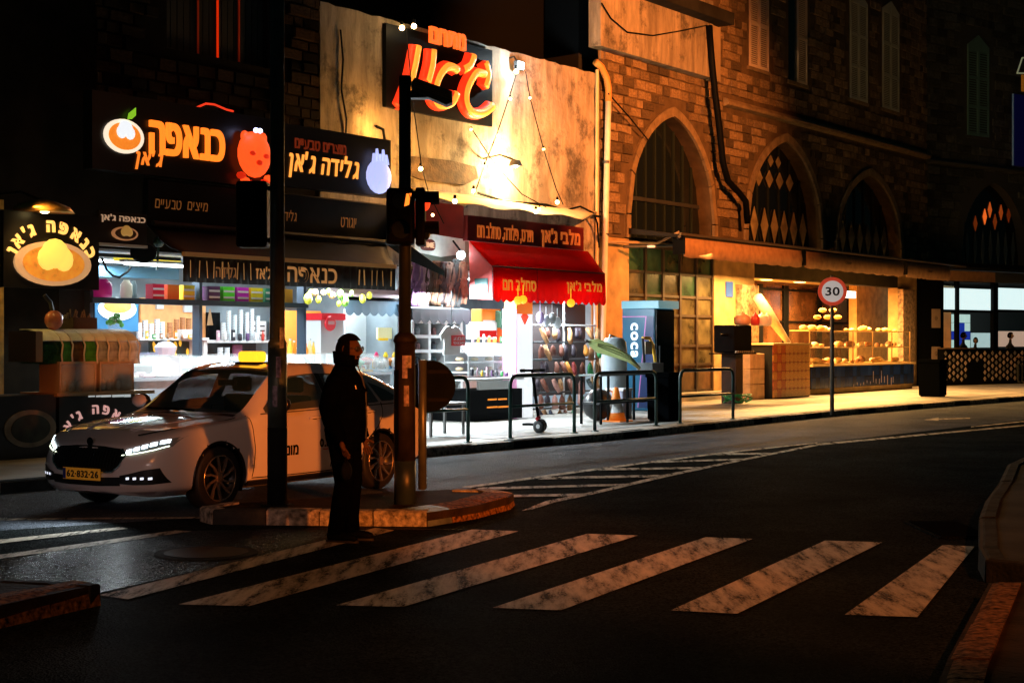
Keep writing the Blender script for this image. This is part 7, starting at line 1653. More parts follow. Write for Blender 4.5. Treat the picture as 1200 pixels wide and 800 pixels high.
# windscreen, side and rear glass
strip('windscreen', [(2.03, -.60), (2.05, -.3), (2.055, 0), (2.05, .3), (2.03, .60)], [(1.36, -.70), (1.30, -.35), (1.28, 0), (1.30, .35), (1.36, .70)], 16, 10, TOPS, CG, off=.006)
strip('rear_glass', [(3.5, -.5), (3.48, 0), (3.5, .5)], [(4.2, -.55), (4.25, 0), (4.2, .55)], 12, 8, TOPS, CG)
strip('cowl_panel', [(1.345, -.70), (1.285, -.35), (1.265, 0), (1.285, .35), (1.345, .70)], [(1.27, -.72), (1.21, -.35), (1.19, 0), (1.21, .35), (1.27, .72)], 12, 2, TOPS, TRIM)
for s in (-1, 1):
    fw_ = strip('side_window', [(1.62, 1.0), (1.95, 1.21), (2.2, 1.325), (2.5, 1.345), (2.62, 1.345)], [(1.62, .955), (1.95, .965), (2.3, .975), (2.55, .98), (2.65, .98)], 20, 8, SIDE(s), CG)
    strip('side_window', [(2.72, 1.345), (3.0, 1.34), (3.25, 1.31), (3.45, 1.27), (3.5, 1.25)], [(2.74, .985), (3.0, .99), (3.25, .995), (3.5, 1.0), (3.58, 1.005)], 20, 8, SIDE(s), CG)
    strip('side_window', [(3.55, 1.235), (3.7, 1.19), (3.85, 1.13), (3.95, 1.07)], [(3.64, 1.01), (3.75, 1.012), (3.85, 1.015), (3.98, 1.03)], 10, 5, SIDE(s), CG)
    strip('door_pillar_trim', [(2.625, 1.35), (2.66, 1.35), (2.715, 1.345)], [(2.655, .98), (2.69, .982), (2.735, .984)], 4, 6, SIDE(s), TRIM, off=.008)
    # chrome line under windows, panel gaps
    P_ = [(x, s*(side_y(x, .945+.016*(x-1.6))+.005), .945+.016*(x-1.6)) for x in [1.55+.1*i for i in range(25)]]
    b = car.b(); b.tube(P_, .006, 5); b.o('window_trim', TRIM, car.e)
    for gap in ([(1.36, .93), (1.38, .8), (1.40, .6), (1.38, .4), (1.36, .29)], [(2.66, .97), (2.67, .7), (2.66, .5), (2.64, .29)], [(3.62, 1.0), (3.60, .85), (3.5, .72), (3.35, .62), (3.22, .45), (3.17, .30)], [(1.36, .295), (2.0, .285), (2.6, .285), (3.17, .30)]):
        P_ = []
        for i in range(len(gap)-1):
            for k in range(6):
                x = gap[i][0]+(gap[i+1][0]-gap[i][0])*k/6; z = gap[i][1]+(gap[i+1][1]-gap[i][1])*k/6; P_.append((x, s*(side_y(x, z)-.001), z))
        b = car.b(); b.tube(P_, .006, 5); b.o('panel_gap', BLACK, car.e)
    P_ = [(x, s*(side_y(x, .245)+.002), .245) for x in [1.3+.2*i for i in range(10)]]
    b = car.b(); b.tube(P_, .035, 6, flat=1.); b.o('sill', TRIM, car.e)
    for (hx, hz) in ((2.38, .87), (3.36, .90)):
        b = car.b(); y = side_y(hx, hz); b.tube([(hx-.10, s*(y+.004), hz), (hx-.08, s*(y+.03), hz+.005), (hx+.08, s*(y+.03), hz+.01), (hx+.10, s*(y+.004), hz+.01)], .014, 6); b.o('door_handle', CARP, car.e, smooth=True)
        b = car.b(); b.ball((hx, s*(y-.01), hz-.005), .075, 10, sy=.22, sz=.35); b.o('handle_recess_shade', mat('handle_shadow', (.05, .04, .035), .4), car.e)  # dark bulge paints in the shade behind the handle
    # mirror
    mr = car.b(); ym = side_y(1.72, .97); mr.ball((1.70, s*(ym+.16), 1.04), .12, 12, sx=.6, sy=1.0, sz=.72); mo = mr.o('wing_mirror', TRIM, car.e, smooth=True)
    b = car.b(); b.ball((1.66, s*(ym+.165), 1.045), .11, 12, sx=.6, sy=.98, sz=.68); b.o('mirror_cover', CARP, mo, smooth=True)
    b = car.b(); b.tube([(1.70, s*(ym-.0), .97), (1.70, s*(ym+.1), 1.0)], .025, 6); b.o('mirror_arm', TRIM, mo)
    # headlight
    HL = glow('headlight_white', (.85, .97, 1.), 4.5)
    top = [(s*.47, .635), (s*.56, .665), (s*.66, .70), (s*.75, .73), (s*.845, .775)]; bot = [(s*.45, .585), (s*.56, .60), (s*.66, .62), (s*.74, .64), (s*.825, .675)]
    hb = strip('headlight', top, bot, 16, 5, FRNT, mat('headlight_glass', (.25, .3, .32), .1, coat=.6), off=.005)
    # inner lit modules
    strip('light_strip', [(s*.46, .600), (s*.56, .614), (s*.66, .634), (s*.74, .655), (s*.81, .688)], [(s*.455, .592), (s*.56, .604), (s*.66, .624), (s*.74, .645), (s*.815, .678)], 12, 1, FRNT, mat('light_strip_yellowish', (.9, 1, .7), .4, emit=(.9, 1., .75), es=3.), hb, off=.012)
    for k in range(5):
        yy = s*(.49+.065*k); zc_ = .622+.0225*k; strip('lamp_module', [(yy, zc_+.022), (yy+s*.05, zc_+.036)], [(yy+s*.006, zc_-.012), (yy+s*.055, zc_+.002)], 3, 2, FRNT, HL, hb, off=.013)
    # lower side vent with small lights
    strip('side_vent', [(s*.46, .40), (s*.56, .42), (s*.68, .455), (s*.80, .475)], [(s*.46, .32), (s*.60, .31), (s*.74, .315), (s*.845, .33)], 10, 4, FRNT, TRIM, off=.007)
    for k in range(4):
        yy = s*(.53+.065*k); strip('fog_light', [(yy, .385), (yy+s*.03, .388)], [(yy, .362), (yy+s*.03, .365)], 2, 1, FRNT, glow('fog_light_glow', (.8, .85, 1.), 1.2), off=.012)
    # wheels
    for wi, (ax, az) in enumerate(AX):
        yw = s*.80
        wt_ = car.b(); wt_.lathe([(.225, s*.69), (.300, s*.68), (.318, s*.70), (.325, s*.75), (.325, s*.84), (.316, s*.885), (.300, s*.90), (.232, s*.895)], (ax, 0, az), 40, axis='y', caps=0)
        tyre = wt_.o('wheel', mat('tyre', (.012, .012, .013), .6, bump=.2, bs=60), car.e, smooth=True)
        b = car.b(); b.lathe([(.236, s*.893), (.228, s*.905), (.218, s*.895), (.218, s*.82), (.06, s*.80), (.05, s*.80)], (ax, 0, az), 40, axis='y', caps=2); b.o('rim', mat('rim_dark', (.02, .02, .02), .35, metal=.5), tyre, smooth=True)
        b = car.b(); b.lathe([(.232, s*.902), (.226, s*.908), (.222, s*.902)], (ax, 0, az), 40, axis='y', caps=0); b.o('rim_edge', mat('rim_metal', (.75, .62, .5), .25, metal=.9), tyre, smooth=True)
        for k in range(10):
            a = 2*math.pi*k/10+.2; a2 = a+.22
            b = car.b(); c0, s0, c1, s1 = math.cos(a), math.sin(a), math.cos(a2), math.sin(a2)
            pin = .045; po = .222
            pts = [(pin*math.cos(a-.25), pin*math.sin(a-.25)), (pin*math.cos(a+.25), pin*math.sin(a+.25)), (.13*math.cos(a+.16), .13*math.sin(a+.16)), (po*math.cos(a2+.075), po*math.sin(a2+.075)), (po*math.cos(a2-.035), po*math.sin(a2-.035)), (.13*math.cos(a+.02), .13*math.sin(a+.02))]
            b.prism([(ax+p[0], az+p[1]) for p in pts], s*.875, s*.898, 'uz'); b.o('spoke', MATS['rim_metal'], tyre)
        b = car.b(); b.lathe([(.05, s*.89), (.045, s*.905), (.02, s*.91)], (ax, 0, az), 14, axis='y'); b.o('hub_cap', mat('hub_metal', (.6, .4, .25), .3, metal=.8), tyre)
        b = car.b(); b.grid([[(ax+(AR)*math.cos(R(a)), y, az+AR*math.sin(R(a))) for a in range(-25, 206, 11)] for y in (s*.55, s*(side_y(ax, .7)-.01))]); b.grid([[(ax+r*math.cos(R(a)), s*.56, az+r*math.sin(R(a))) for a in range(-25, 206, 11)] for r in (.01, AR)]); b.o('wheel_arch_liner', BLACK, car.e)
        b = car.b(); P_ = []
        for a in range(-18, 199, 8):
            xx, zz = ax+AR*math.cos(R(a)), az+AR*math.sin(R(a))
            P_.append((xx, s*(side_y(xx, max(zz, .21))-.006), zz))
        b.tube(P_, .014, 6); b.o('arch_lip', TRIM, car.e)
    # tail light
    strip('tail_light', [(4.40, .98), (4.55, .95)], [(4.38, .85), (4.56, .84)], 4, 3, SIDE(s), mat('tail_red', (.3, .01, .01), .2, coat=.5), off=.006)
# front: grille, emblem, plate, intake, bonnet edge
GR = mat('grille_black', (.006, .006, .006), .3)
g_ = strip('grille', [(-.50, .60), (-.44, .655), (-.2, .675), (0, .68), (.2, .675), (.44, .655), (.50, .60)], [(-.46, .50), (-.38, .44), (-.2, .425), (0, .42), (.2, .425), (.38, .44), (.46, .50)], 24, 6, FRNT, GR, off=.006)
for k in range(23):
    y = -.44+.04*k; zt_, zb_ = .655-.25*max(0, abs(y)-.36), .44+.4*max(0, abs(y)-.34)
    strip('grille_slat', [(y-.006, zt_), (y+.006, zt_)], [(y-.006, zb_), (y+.006, zb_)], 1, 4, FRNT, mat('grille_slat', (.03, .03, .03), .25, metal=.6), g_, off=.02)
P_ = [(-.44, .655), (-.50, .60), (-.46, .50), (-.38, .437), (-.2, .422), (0, .417), (.2, .422), (.38, .437), (.46, .50), (.50, .60), (.44, .655)]
pp = []
for i in range(len(P_)-1):
    for k in range(4): y, z = P_[i][0]+(P_[i+1][0]-P_[i][0])*k/4, P_[i][1]+(P_[i+1][1]-P_[i][1])*k/4; pp.append((front_x(y, z)-.012, y, z))
b = car.b(); b.tube(pp, .011, 6); b.o('grille_surround', mat('chrome', (.7, .7, .7), .12, metal=1.), car.e, smooth=True)
strip('lower_intake', [(-.46, .385), (-.2, .375), (.2, .375), (.46, .385)], [(-.46, .30), (-.2, .29), (.2, .29), (.46, .30)], 16, 3, FRNT, TRIM, off=.007)
strip('front_lip', [(-.80, .245), (-.4, .235), (0, .232), (.4, .235), (.80, .245)], [(-.76, .215), (-.4, .21), (0, .208), (.4, .21), (.76, .215)], 20, 1, FRNT, mat('lip_silver', (.4, .36, .38), .3, metal=.4), off=.012)
b = car.b(); b.lathe([(.001, -.0), (.038, .004), (.042, .012)], (front_x(0, .715)-.02, 0, .715), 16, axis='x'); b.o('emblem', mat('emblem_dark', (.03, .03, .03), .2, metal=.8), car.e)
b = car.b(); xf = front_x(.18, .40)-.03; b.box(xf-.012, xf, -.26, .26, .345, .46); pl = b.o('number_plate', mat('plate_yellow', (.75, .36, .03), .5, emit=(1., .38, .03), es=.10), car.e, bevel=.004)
b = car.b(); b.box(xf-.014, xf-.0125, .215, .255, .35, .455); b.o('blue_band', mat('plate_blue_band', (.02, .04, .3), .5), pl)
vs_, fs_ = glyph('62·832·26', 1., .004, .03); xs = [q[0] for q in vs_]; ys = [q[1] for q in vs_]
b = car.b(); b.add([(xf-.0135-q[2], .20-(q[0]-min(xs))/(max(xs)-min(xs))*.44, .368+(q[1]-min(ys))/(max(ys)-min(ys))*.07) for q in vs_], fs_); b.o('plate_number', mat('plate_black', (.01, .01, .01), .5), pl)
P_ = [TOPS(x, -.66+.0*x, .0) for x in (.3, .5, .8, 1.1, 1.25)]
for s in (-1, 1):
    P_ = [(x, s*y, top_z(x, y)-.001) for x, y in ((.16, .50), (.3, .62), (.5, .70), (.8, .745), (1.1, .755), (1.28, .75))]
    b = car.b(); b.tube(P_, .006, 5); b.o('bonnet_gap', BLACK, car.e)
    b = car.b(); b.tube([(x, s*y, top_z(x, y)+.0) for x, y in ((.25, .30), (.6, .42), (1.2, .50))], .010, 5); b.o('bonnet_crease', CARP, car.e, smooth=True)
    b = car.b(); b.tube([(1.25, s*.1-.1, top_z(1.25, .1)+.03), (1.33, s*.1+.45 if s > 0 else .3, top_z(1.33, .4)+.03)], .01, 5); b.o('wiper', BLACK, car.e)
CI = mat('car_interior', (.02, .02, .022), .7)
for yy in (-.38, .38):
    b = car.b(); b.prism([(2.15, .35), (2.62, .35), (2.72, .55), (2.85, 1.12), (2.72, 1.14), (2.58, .62), (2.15, .58)], 0, 0, 'uz') if False else b.box(2.1, 2.6, yy-.24, yy+.24, .35, .58); b.o('seat', CI, car.e, bevel=.03)
    b = car.b(); b.box(2.56, 2.70, yy-.23, yy+.23, .55, 1.10); b.o('seat_back', CI, car.e, bevel=.04)
    b = car.b(); b.box(2.60, 2.68, yy-.13, yy+.13, 1.13, 1.30); b.o('headrest', CI, car.e, bevel=.03)
b = car.b(); b.box(3.1, 3.6, -.62, .62, .35, .95); b.o('rear_bench', CI, car.e, bevel=.04)
b = car.b(); b.box(1.42, 1.75, -.72, .72, .55, .90); b.o('dashboard', CI, car.e, bevel=.05)
b = car.b(); b.tube([(1.86+.05*math.sin(2*math.pi*i/18), -.36+.18*math.cos(2*math.pi*i/18), .92+.17*math.sin(2*math.pi*i/18)) for i in range(18)], .014, 6, close=True); b.o('steering_wheel', CI, car.e)
b = car.b(); b.box(1.30, 4.0, -.85, .85, .25, .28); b.o('cabin_floor', CI, car.e)
b = car.b(); b.box(1.96, 2.0, -.12, .12, 1.22, 1.28); b.o('rear_view_mirror', CI, car.e)
# taxi lamp, lettering
b = car.b(); b.prism([(-.20, 1.465), (.20, 1.465), (.17, 1.60), (-.17, 1.60)], 0, 1, 'uz') if False else b.box(2.28, 2.46, -.15, .13, 1.47, 1.59); b.o('taxi_lamp', mat('taxi_yellow', (.9, .55, .02), .4, emit=(1., .52, .02), es=1.6), car.e, bevel=.03)
b = car.b(); b.box(2.25, 2.49, -.19, .17, 1.455, 1.472); b.o('taxi_lamp_base', BLACK, car.e)
def side_text(txt, x0, x1, z0, z1, m, heb=False):
    vs, fs = glyph(txt, 1., .004, .03, 0, heb); xs = [q[0] for q in vs]; ys = [q[1] for q in vs]; b = car.b()
    out = []
    for q in vs:
        x = x0+(q[0]-min(xs))/(max(xs)-min(xs))*(x1-x0); z = z0+(q[1]-min(ys))/(max(ys)-min(ys))*(z1-z0); out.append((x, -(side_y(x, z)+.006+q[2]), z))
    b.add(out, fs); b.o('lettering', m, car.e)
side_text('מוניס', 1.74, 2.08, .49, .60, BLACK, True)
side_text('0.1', 2.44, 2.58, .55, .64, BLACK); side_text('_', 2.50, 2.58, .52, .53, mat('car_red_print', (.6, .02, .02), .5))

# ================================================================== PEOPLE
def skin(name, verts, edges, rad, m, parent, sub=2, root=0, smooth=True, flat=None):
    me = bpy.data.meshes.new(name); me.from_pydata([tuple(v) for v in verts], edges, []); me.update()
    ob = bpy.data.objects.new(name, me); COL.objects.link(ob); me.materials.append(m)
    md = ob.modifiers.new('k', 'SKIN'); md.use_smooth_shade = True
    sv = me.skin_vertices[0].data
    for i, r in enumerate(rad): sv[i].radius = r if isinstance(r, tuple) else (r, r); sv[i].use_root = (i == root)
    su = ob.modifiers.new('u', 'SUBSURF'); su.levels = sub; su.render_levels = sub
    ob.parent = parent; return ob
def hand(parent, wrist, dirv, palm_n, m, sc_=1., curl=.5):
    """palm, four fingers and a thumb as one skinned mesh"""
    w = Vector(wrist); d = Vector(dirv).normalized(); n = Vector(palm_n).normalized(); s = d.cross(n).normalized()
    v = [w, w+d*.045*sc_, w+d*.085*sc_]; r = [.021*sc_, (.034*sc_, .017*sc_), (.036*sc_, .015*sc_)]; e = [(0, 1), (1, 2)]
    for k, (off, L_) in enumerate(((-.030, .070), (-.010, .080), (.011, .075), (.030, .058))):
        b_ = w+d*.092*sc_+s*off*sc_; i0 = len(v); dd = d; v.append(b_); r.append(.0095*sc_); e.append((2, i0)); p = b_
        for q in range(3):
            dd = (dd+n*curl*.45).normalized(); p = p+dd*L_*sc_/3; v.append(p); r.append((.009-.001*q)*sc_); e.append((i0+q, i0+q+1))
    b_ = w+d*.03*sc_-s*.032*sc_; i0 = len(v); v.append(b_); r.append(.012*sc_); e.append((1, i0)); p = b_; dd = (d*.6-s*.7+n*.35).normalized()
    for q in range(2): p = p+dd*.033*sc_; dd = (dd+n*.3+d*.3).normalized(); v.append(p); r.append((.011-.002*q)*sc_); e.append((i0+q, i0+q+1))
    return skin('hand', v, e, r, m, parent, 1)
def head_mesh(parent, c, yaw, skinm, hairm, beard=True, glasses=True, h=.235):
    """face looks along -y before yaw; c is the head centre"""
    def fp(th_, ph):
        # th around (0 = front), ph elevation
        x = math.sin(th_)*math.cos(ph); y = -math.cos(th_)*math.cos(ph); z = math.sin(ph)
        fx, fy, fz = .076, .098, .122
        if z < 0: fx *= 1-.28*(-z)**1.4; fy *= 1-.10*(-z)
        X, Y, Z = x*fx, y*fy, z*fz
        front = max(0, math.cos(th_))
        def g(a, za, w1, w2): return math.exp(-((th_-a)/w1)**2-((ph-za)/w2)**2)
        t = ((th_+math.pi) % (2*math.pi))-math.pi
        def gg(a, za, w1, w2): return math.exp(-((t-a)/w1)**2-((ph-za)/w2)**2)
        Y -= .026*gg(0, -.16, .16, .22)+.012*gg(0, .05, .13, .25)
        Y += .014*(gg(.38, .10, .2, .14)+gg(-.38, .10, .2, .14))
        Y -= .010*(gg(.35, .30, .35, .10)+gg(-.35, .30, .35, .10))
        Y -= .008*gg(0, -.55, .3, .10); Y -= .014*gg(0, -.95, .5, .22)
        X += math.copysign(.006, x)*(gg(.9, -.1, .3, .25)+gg(-.9, -.1, .3, .25))
        if t > 2 or t < -2: Y += .012*math.cos(ph)
        return Vector((X, Y, Z))
    M = Matrix.Translation(c) @ Matrix.Rotation(yaw, 4, 'Z')
    def patch(name, t0, t1, p0, p1, off, m, nt_=28, np_=20, test=None):
        rows = []
        for i in range(np_+1):
            ph = p0+(p1-p0)*i/np_; row = []
            for k in range(nt_+1):
                th_ = t0+(t1-t0)*k/nt_; p = fp(th_, ph); q = p*(1+off/max(p.length, .01)); row.append(tuple(M @ q))
            rows.append(row)
        b = MB(); b.grid(rows); return b.o(name, m, parent, smooth=True)
    patch('head', -math.pi, math.pi, -1.56, 1.56, 0, skinm, 48, 36)
    patch('hair', -math.pi, math.pi, .58, 1.56, .024, hairm, 40, 12)
    patch('hair', 1.15, 2*math.pi-1.15, -.50, .72, .018, hairm, 30, 12)
    if beard:
        patch('beard', -1.45, 1.45, -1.35, -.58, .012, hairm, 26, 12); patch('moustache', -.42, .42, -.50, -.38, .008, hairm, 10, 4)
    for s in (-1, 1):
        b = MB(); e_ = M @ Vector((s*.031, -.083, .014)); b.ball(tuple(e_), .0115, 10); b.o('eye', mat('eye_white', (.5, .5, .5), .2), parent, smooth=True)
        b = MB(); b.ball(tuple(M @ Vector((s*.031, -.0925, .014))), .0055, 8); b.o('iris', mat('iris_dark', (.02, .012, .01), .2), parent)
        b = MB(); b.tube([tuple(M @ Vector(q)) for q in ((s*.078, .0, .03), (s*.088, .01, .035), (s*.09, .018, .01), (s*.084, .012, -.018), (s*.078, .004, -.026), (s*.077, .0, .0))], .007, 6); b.o('ear', skinm, parent, smooth=True)
    b = MB(); b.tube([tuple(M @ Vector(q)) for q in ((-.022, -.103, -.062), (0, -.110, -.060), (.022, -.103, -.062))], .004, 6); b.o('mouth', mat('lips', (.18, .06, .05), .5), parent)
    if glasses:
        gt = MB()
        for s in (-1, 1):
            cc_ = Vector((s*.034, -.108, .012)); ring = [tuple(M @ (cc_+Vector((.027*math.cos(a), .004*abs(math.cos(a)), .021*math.sin(a))))) for a in [2*math.pi*i/18 for i in range(18)]]
            gt.tube(ring, .0032, 5, close=True)
            gt.tube([tuple(M @ Vector((s*.060, -.104, .016))), tuple(M @ Vector((s*.080, -.05, .018))), tuple(M @ Vector((s*.082, .01, .012)))], .003, 5)
        gt.tube([tuple(M @ Vector((-.008, -.112, .016))), tuple(M @ Vector((.008, -.112, .016)))], .003, 5)
        g_ = gt.o('glasses', mat('frame_black', (.01, .01, .01), .3), parent, smooth=True)
        for s in (-1, 1):
            b = MB(); b.lathe([(.001, -.108), (.024, -.106)], (0, 0, 0), 14, axis='y', sy=.8)
            b.v = [tuple(M @ Vector((q[0]+s*.034, q[1], q[2]+.012))) for q in b.v]; b.o('lens', mat('lens_tint', (.05, .06, .07), .05, alpha=.55), g_)
fx_, fy_ = G(404, 634, .0)
man = Thing('person', 'bearded man in black jacket, dark trousers and glasses waiting at the crosswalk', 'person', world=(fx_, fy_, 0), rot=0)
SK = mat('skin', (.075, .04, .026), .7, spec=.08); HR = mat('hair_black', (.003, .0025, .002), .8, spec=.03, bump=.8, bs=250)
CL = mat('black_jacket', (.0012, .0015, .002), .95, spec=0., var=.4, vs=9, bump=.6, bs=16); TR = mat('dark_trousers', (.0012, .0013, .0018), .95, spec=0., var=.3, vs=12, bump=.5, bs=14)
# faces to the right and slightly towards the road: local forward is F
yaw = R(72); Fd = Vector((math.sin(yaw), -math.cos(yaw), 0)); Sd = Vector((math.cos(yaw), math.sin(yaw), 0))   # forward, his left
O_ = Vector((0, 0, 0))
def q(f, s, z): return O_+Fd*f+Sd*s+Vector((0, 0, z))
def loft(b, secs, n=20):
    """secs: (f, s, z, rf, rs[, axis]) ellipses in a level plane"""
    rows = []
    for (f, s_, z, rf, rs) in secs: rows.append([tuple(q(f+rf*math.cos(a), s_+rs*math.sin(a), z)) for a in [2*math.pi*i/n for i in range(n)]])
    i0 = len(b.v)
    for r_ in rows: b.v += r_
    for i in range(len(rows)-1):
        for k in range(n): l = (k+1) % n; b.f.append((i0+i*n+k, i0+i*n+l, i0+(i+1)*n+l, i0+(i+1)*n+k))
    b.f.append(tuple(i0+k for k in reversed(range(n)))); b.f.append(tuple(i0+(len(rows)-1)*n+k for k in range(n)))
def melt(b, name, m, vox=.014, sm=3):
    ob = b.o(name, m, man.e); fixnormals(ob)
    md = ob.modifiers.new('r', 'REMESH'); md.mode = 'VOXEL'; md.voxel_size = vox; md.use_smooth_shade = True
    md = ob.modifiers.new('c', 'CORRECTIVE_SMOOTH') if False else ob.modifiers.new('c', 'SMOOTH'); md.factor = .5; md.iterations = sm
    return ob
def limb(b, pts, rad, n=14):
    sm = []; rr = []
    for i in range(len(pts)-1):
        for k in range(4):
            tt = k/4; sm.append(tuple(Vector(pts[i]).lerp(Vector(pts[i+1]), tt))); rr.append(rad[i]+(rad[i+1]-rad[i])*tt)
    sm.append(tuple(pts[-1])); rr.append(rad[-1]); b.tube(sm, rr, n)
b = MB()
loft(b, [(0, 0, .90, .12, .15), (0, 0, 1.05, .10, .14), (.01, 0, 1.25, .11, .16), (0, 0, 1.40, .09, .15), (0, 0, 1.46, .06, .08), (.01, 0, 1.52, .055, .055), (.02, 0, 1.60, .055, .055)])
for s_ in (-1, 1):
    limb(b, [q(0, s_*.08, .92), q(.02, s_*.085, .50), q(-.01+.02*s_, s_*.09, .08)], [.09, .055, .04]); limb(b, [q(0, s_*.17, 1.40), q(-.02, s_*.215, 1.14), q(.07, s_*.22, .90)], [.055, .042, .03])
melt(b, 'body', SK, .016)
b = MB()
loft(b, [(.01, 0, .84, .155, .19), (.01, 0, .88, .17, .20), (.01, 0, .98, .175, .205), (.015, 0, 1.10, .17, .205), (.02, 0, 1.22, .165, .205), (.01, 0, 1.33, .155, .20), (0, 0, 1.40, .13, .19), (-.005, 0, 1.455, .10, .13), (0, 0, 1.50, .085, .09), (.01, 0, 1.56, .088, .088)], 26)
for s_ in (-1, 1):
    limb(b, [q(0, s_*.155, 1.385), q(-.02, s_*.215, 1.28), q(-.045, s_*.24, 1.14), q(-.01, s_*.245, 1.02), q(.06, s_*.235, .885)], [.085, .085, .078, .072, .058])
# soft quilting rolls round chest and sleeves
for z in (.95, 1.06, 1.17, 1.28): loft(b, [(.012, 0, z-.035, .165, .195), (.012, 0, z, .182, .215), (.012, 0, z+.035, .165, .195)], 26)
melt(b, 'jacket', CL, .013, 3)
b = MB(); rows = []
for z, rr in ((1.50, .095), (1.55, .099), (1.60, .104)):
    rows.append([tuple(q(.012+rr*1.05*math.cos(a), rr*math.sin(a), z+.02*math.cos(a+math.pi))) for a in [R(25)+2*math.pi*i/22*.86 for i in range(23)]])
b.grid(rows); b.o('collar', CL, man.e, smooth=True, solid=.014)
b = MB(); b.tube([tuple(q(fx, .02, z)) for fx, z in ((.185, .88), (.195, 1.0), (.19, 1.15), (.185, 1.27), (.15, 1.40), (.11, 1.5))], .006, 5); b.o('zipper', mat('zip_metal', (.3, .3, .3), .3, metal=.8), man.e)
b = MB(); b.tube([tuple(q(.150, -.12, 1.33)), tuple(q(.158, -.118, 1.30))], .006, 5); b.o('chest_badge', mat('badge_pale', (.5, .45, .4), .4), man.e)
for s_ in (-1, 1):
    b = MB(); b.tube([tuple(q(.05, s_*.237, .905)), tuple(q(.068, s_*.233, .868))], [.062, .058], 14); b.o('cuff', CL, man.e, smooth=True)
b = MB()
loft(b, [(0, 0, .78, .12, .15), (0, 0, .84, .135, .165), (0, 0, .96, .13, .16)], 22)
for s_ in (-1, 1):
    limb(b, [q(.0, s_*.078, .84), q(.02, s_*.082, .66), q(.035, s_*.085, .50), q(.01+.01*s_, s_*.088, .34), q(-.005+.02*s_, s_*.09, .20), q(-.01+.03*s_, s_*.09, .075)], [.112, .098, .083, .078, .073, .076])
melt(b, 'trousers', TR, .013, 3)
for s_ in (-1, 1):
    f0 = .03*s_; b = MB()
    limb(b, [q(f0-.085, s_*.092, .052), q(f0-.03, s_*.092, .062), q(f0+.06, s_*.094, .052), q(f0+.13, s_*.098, .042), q(f0+.185, s_*.10, .035)], [.038, .046, .045, .043, .030]); melt(b, 'shoe', mat('shoe_black', (.002, .002, .002), .6, spec=.05), .011, 2)
    b = MB(); rows = [[tuple(q(f0+.05+.15*math.cos(a), s_*.095+.048*math.sin(a), z)) for a in [2*math.pi*i/20 for i in range(21)]] for z in (.004, .024)]; b.grid(rows); b.add(rows[0][:-1], [tuple(range(20))]); b.o('sole', mat('sole_dark', (.01, .01, .01), .7), man.e)
    hand(man.e, q(.072, s_*.232, .87), Fd*.35+Vector((0, 0, -1)), (Sd*-s_*.8+Fd*.5), SK, 1., .5)
# head on its neck
head_mesh(man.e, q(.045, 0, 1.625), yaw+R(-5), SK, HR)
# small dark helmet bag in his near hand
hp = q(.12, -.24, .74)
hb = Thing('hand_bag', 'small dark blue-black pouch hanging from the standing man\'s hand', 'bag', world=(fx_+hp.x, fy_+hp.y, .62), rot=yaw)
b = hb.b(); b.ball((0, 0, 0), .075, 12, sy=.6, sz=1.1); b.o('pouch', mat('pouch_navy', (.004, .006, .014), .8, spec=.05), hb.e, smooth=True)
b = hb.b(); b.tube([(-.03, 0, .07), (0, 0, .12), (.03, 0, .07)], .006, 5, ); b.o('strap', BLACK, hb.e)

def diner(x, y, label, v=-.6, facing=1., hgt=1.0):
    uu, zz = WG.hit(x, y, v)
    t = Thing('person', label, 'person', uu, v, .12, fr=WG)
    zt_ = zz; c = .12
    def L(u_, v_, z_): return (u_, -v_, z_-.12)
    H = zt_-.13
    v_ = [(0, 0, H*.42), (0, 0, H*.60), (0, -.02, H*.76), (0, -.03, H*.84), (0, -.04, H*.92)]; e_ = [(0, 1), (1, 2), (2, 3), (3, 4)]; r_ = [(.17, .14), (.18, .13), (.15, .1), .055, .055]
    for s in (-1, 1):
        i0 = len(v_); v_ += [(s*.19, -.02, H*.76), (s*.25, -.10, H*.58), (s*.14, -.36, H*.55)]; r_ += [.055, .045, .035]; e_ += [(2, i0), (i0, i0+1), (i0+1, i0+2)]
        i0 = len(v_); v_ += [(s*.1, -.05, H*.38), (s*.12, -.45, H*.38), (s*.12, -.45, .08), (s*.12, -.57, .04)]; r_ += [.09, .07, .05, .04]; e_ += [(0, i0), (i0, i0+1), (i0+1, i0+2), (i0+2, i0+3)]
    skin('body', v_, e_, r_, mat('diner_clothes', (.012, .014, .014), .8), t.e)
    head_mesh(t.e, Vector((0, -.05, H*.98)), facing, mat('skin_shade', (.25, .15, .1), .6), HR, beard=False, glasses=False)
    for s in (-1, 1): hand(t.e, (s*.14, -.36, H*.55), (-s*.2, -1, 0), (0, 0, -1), MATS['skin_shade'])
diner(1128, 392, 'dark seated figure nearest the blue and white tiles in the diner', -.5, .6)
diner(1142, 398, 'dark seated figure bent forward under the square hatch in the diner', -.5, -.8)
diner(1183, 392, 'large dark seated figure in front of the warm lit hatch of the diner', .2, .3)

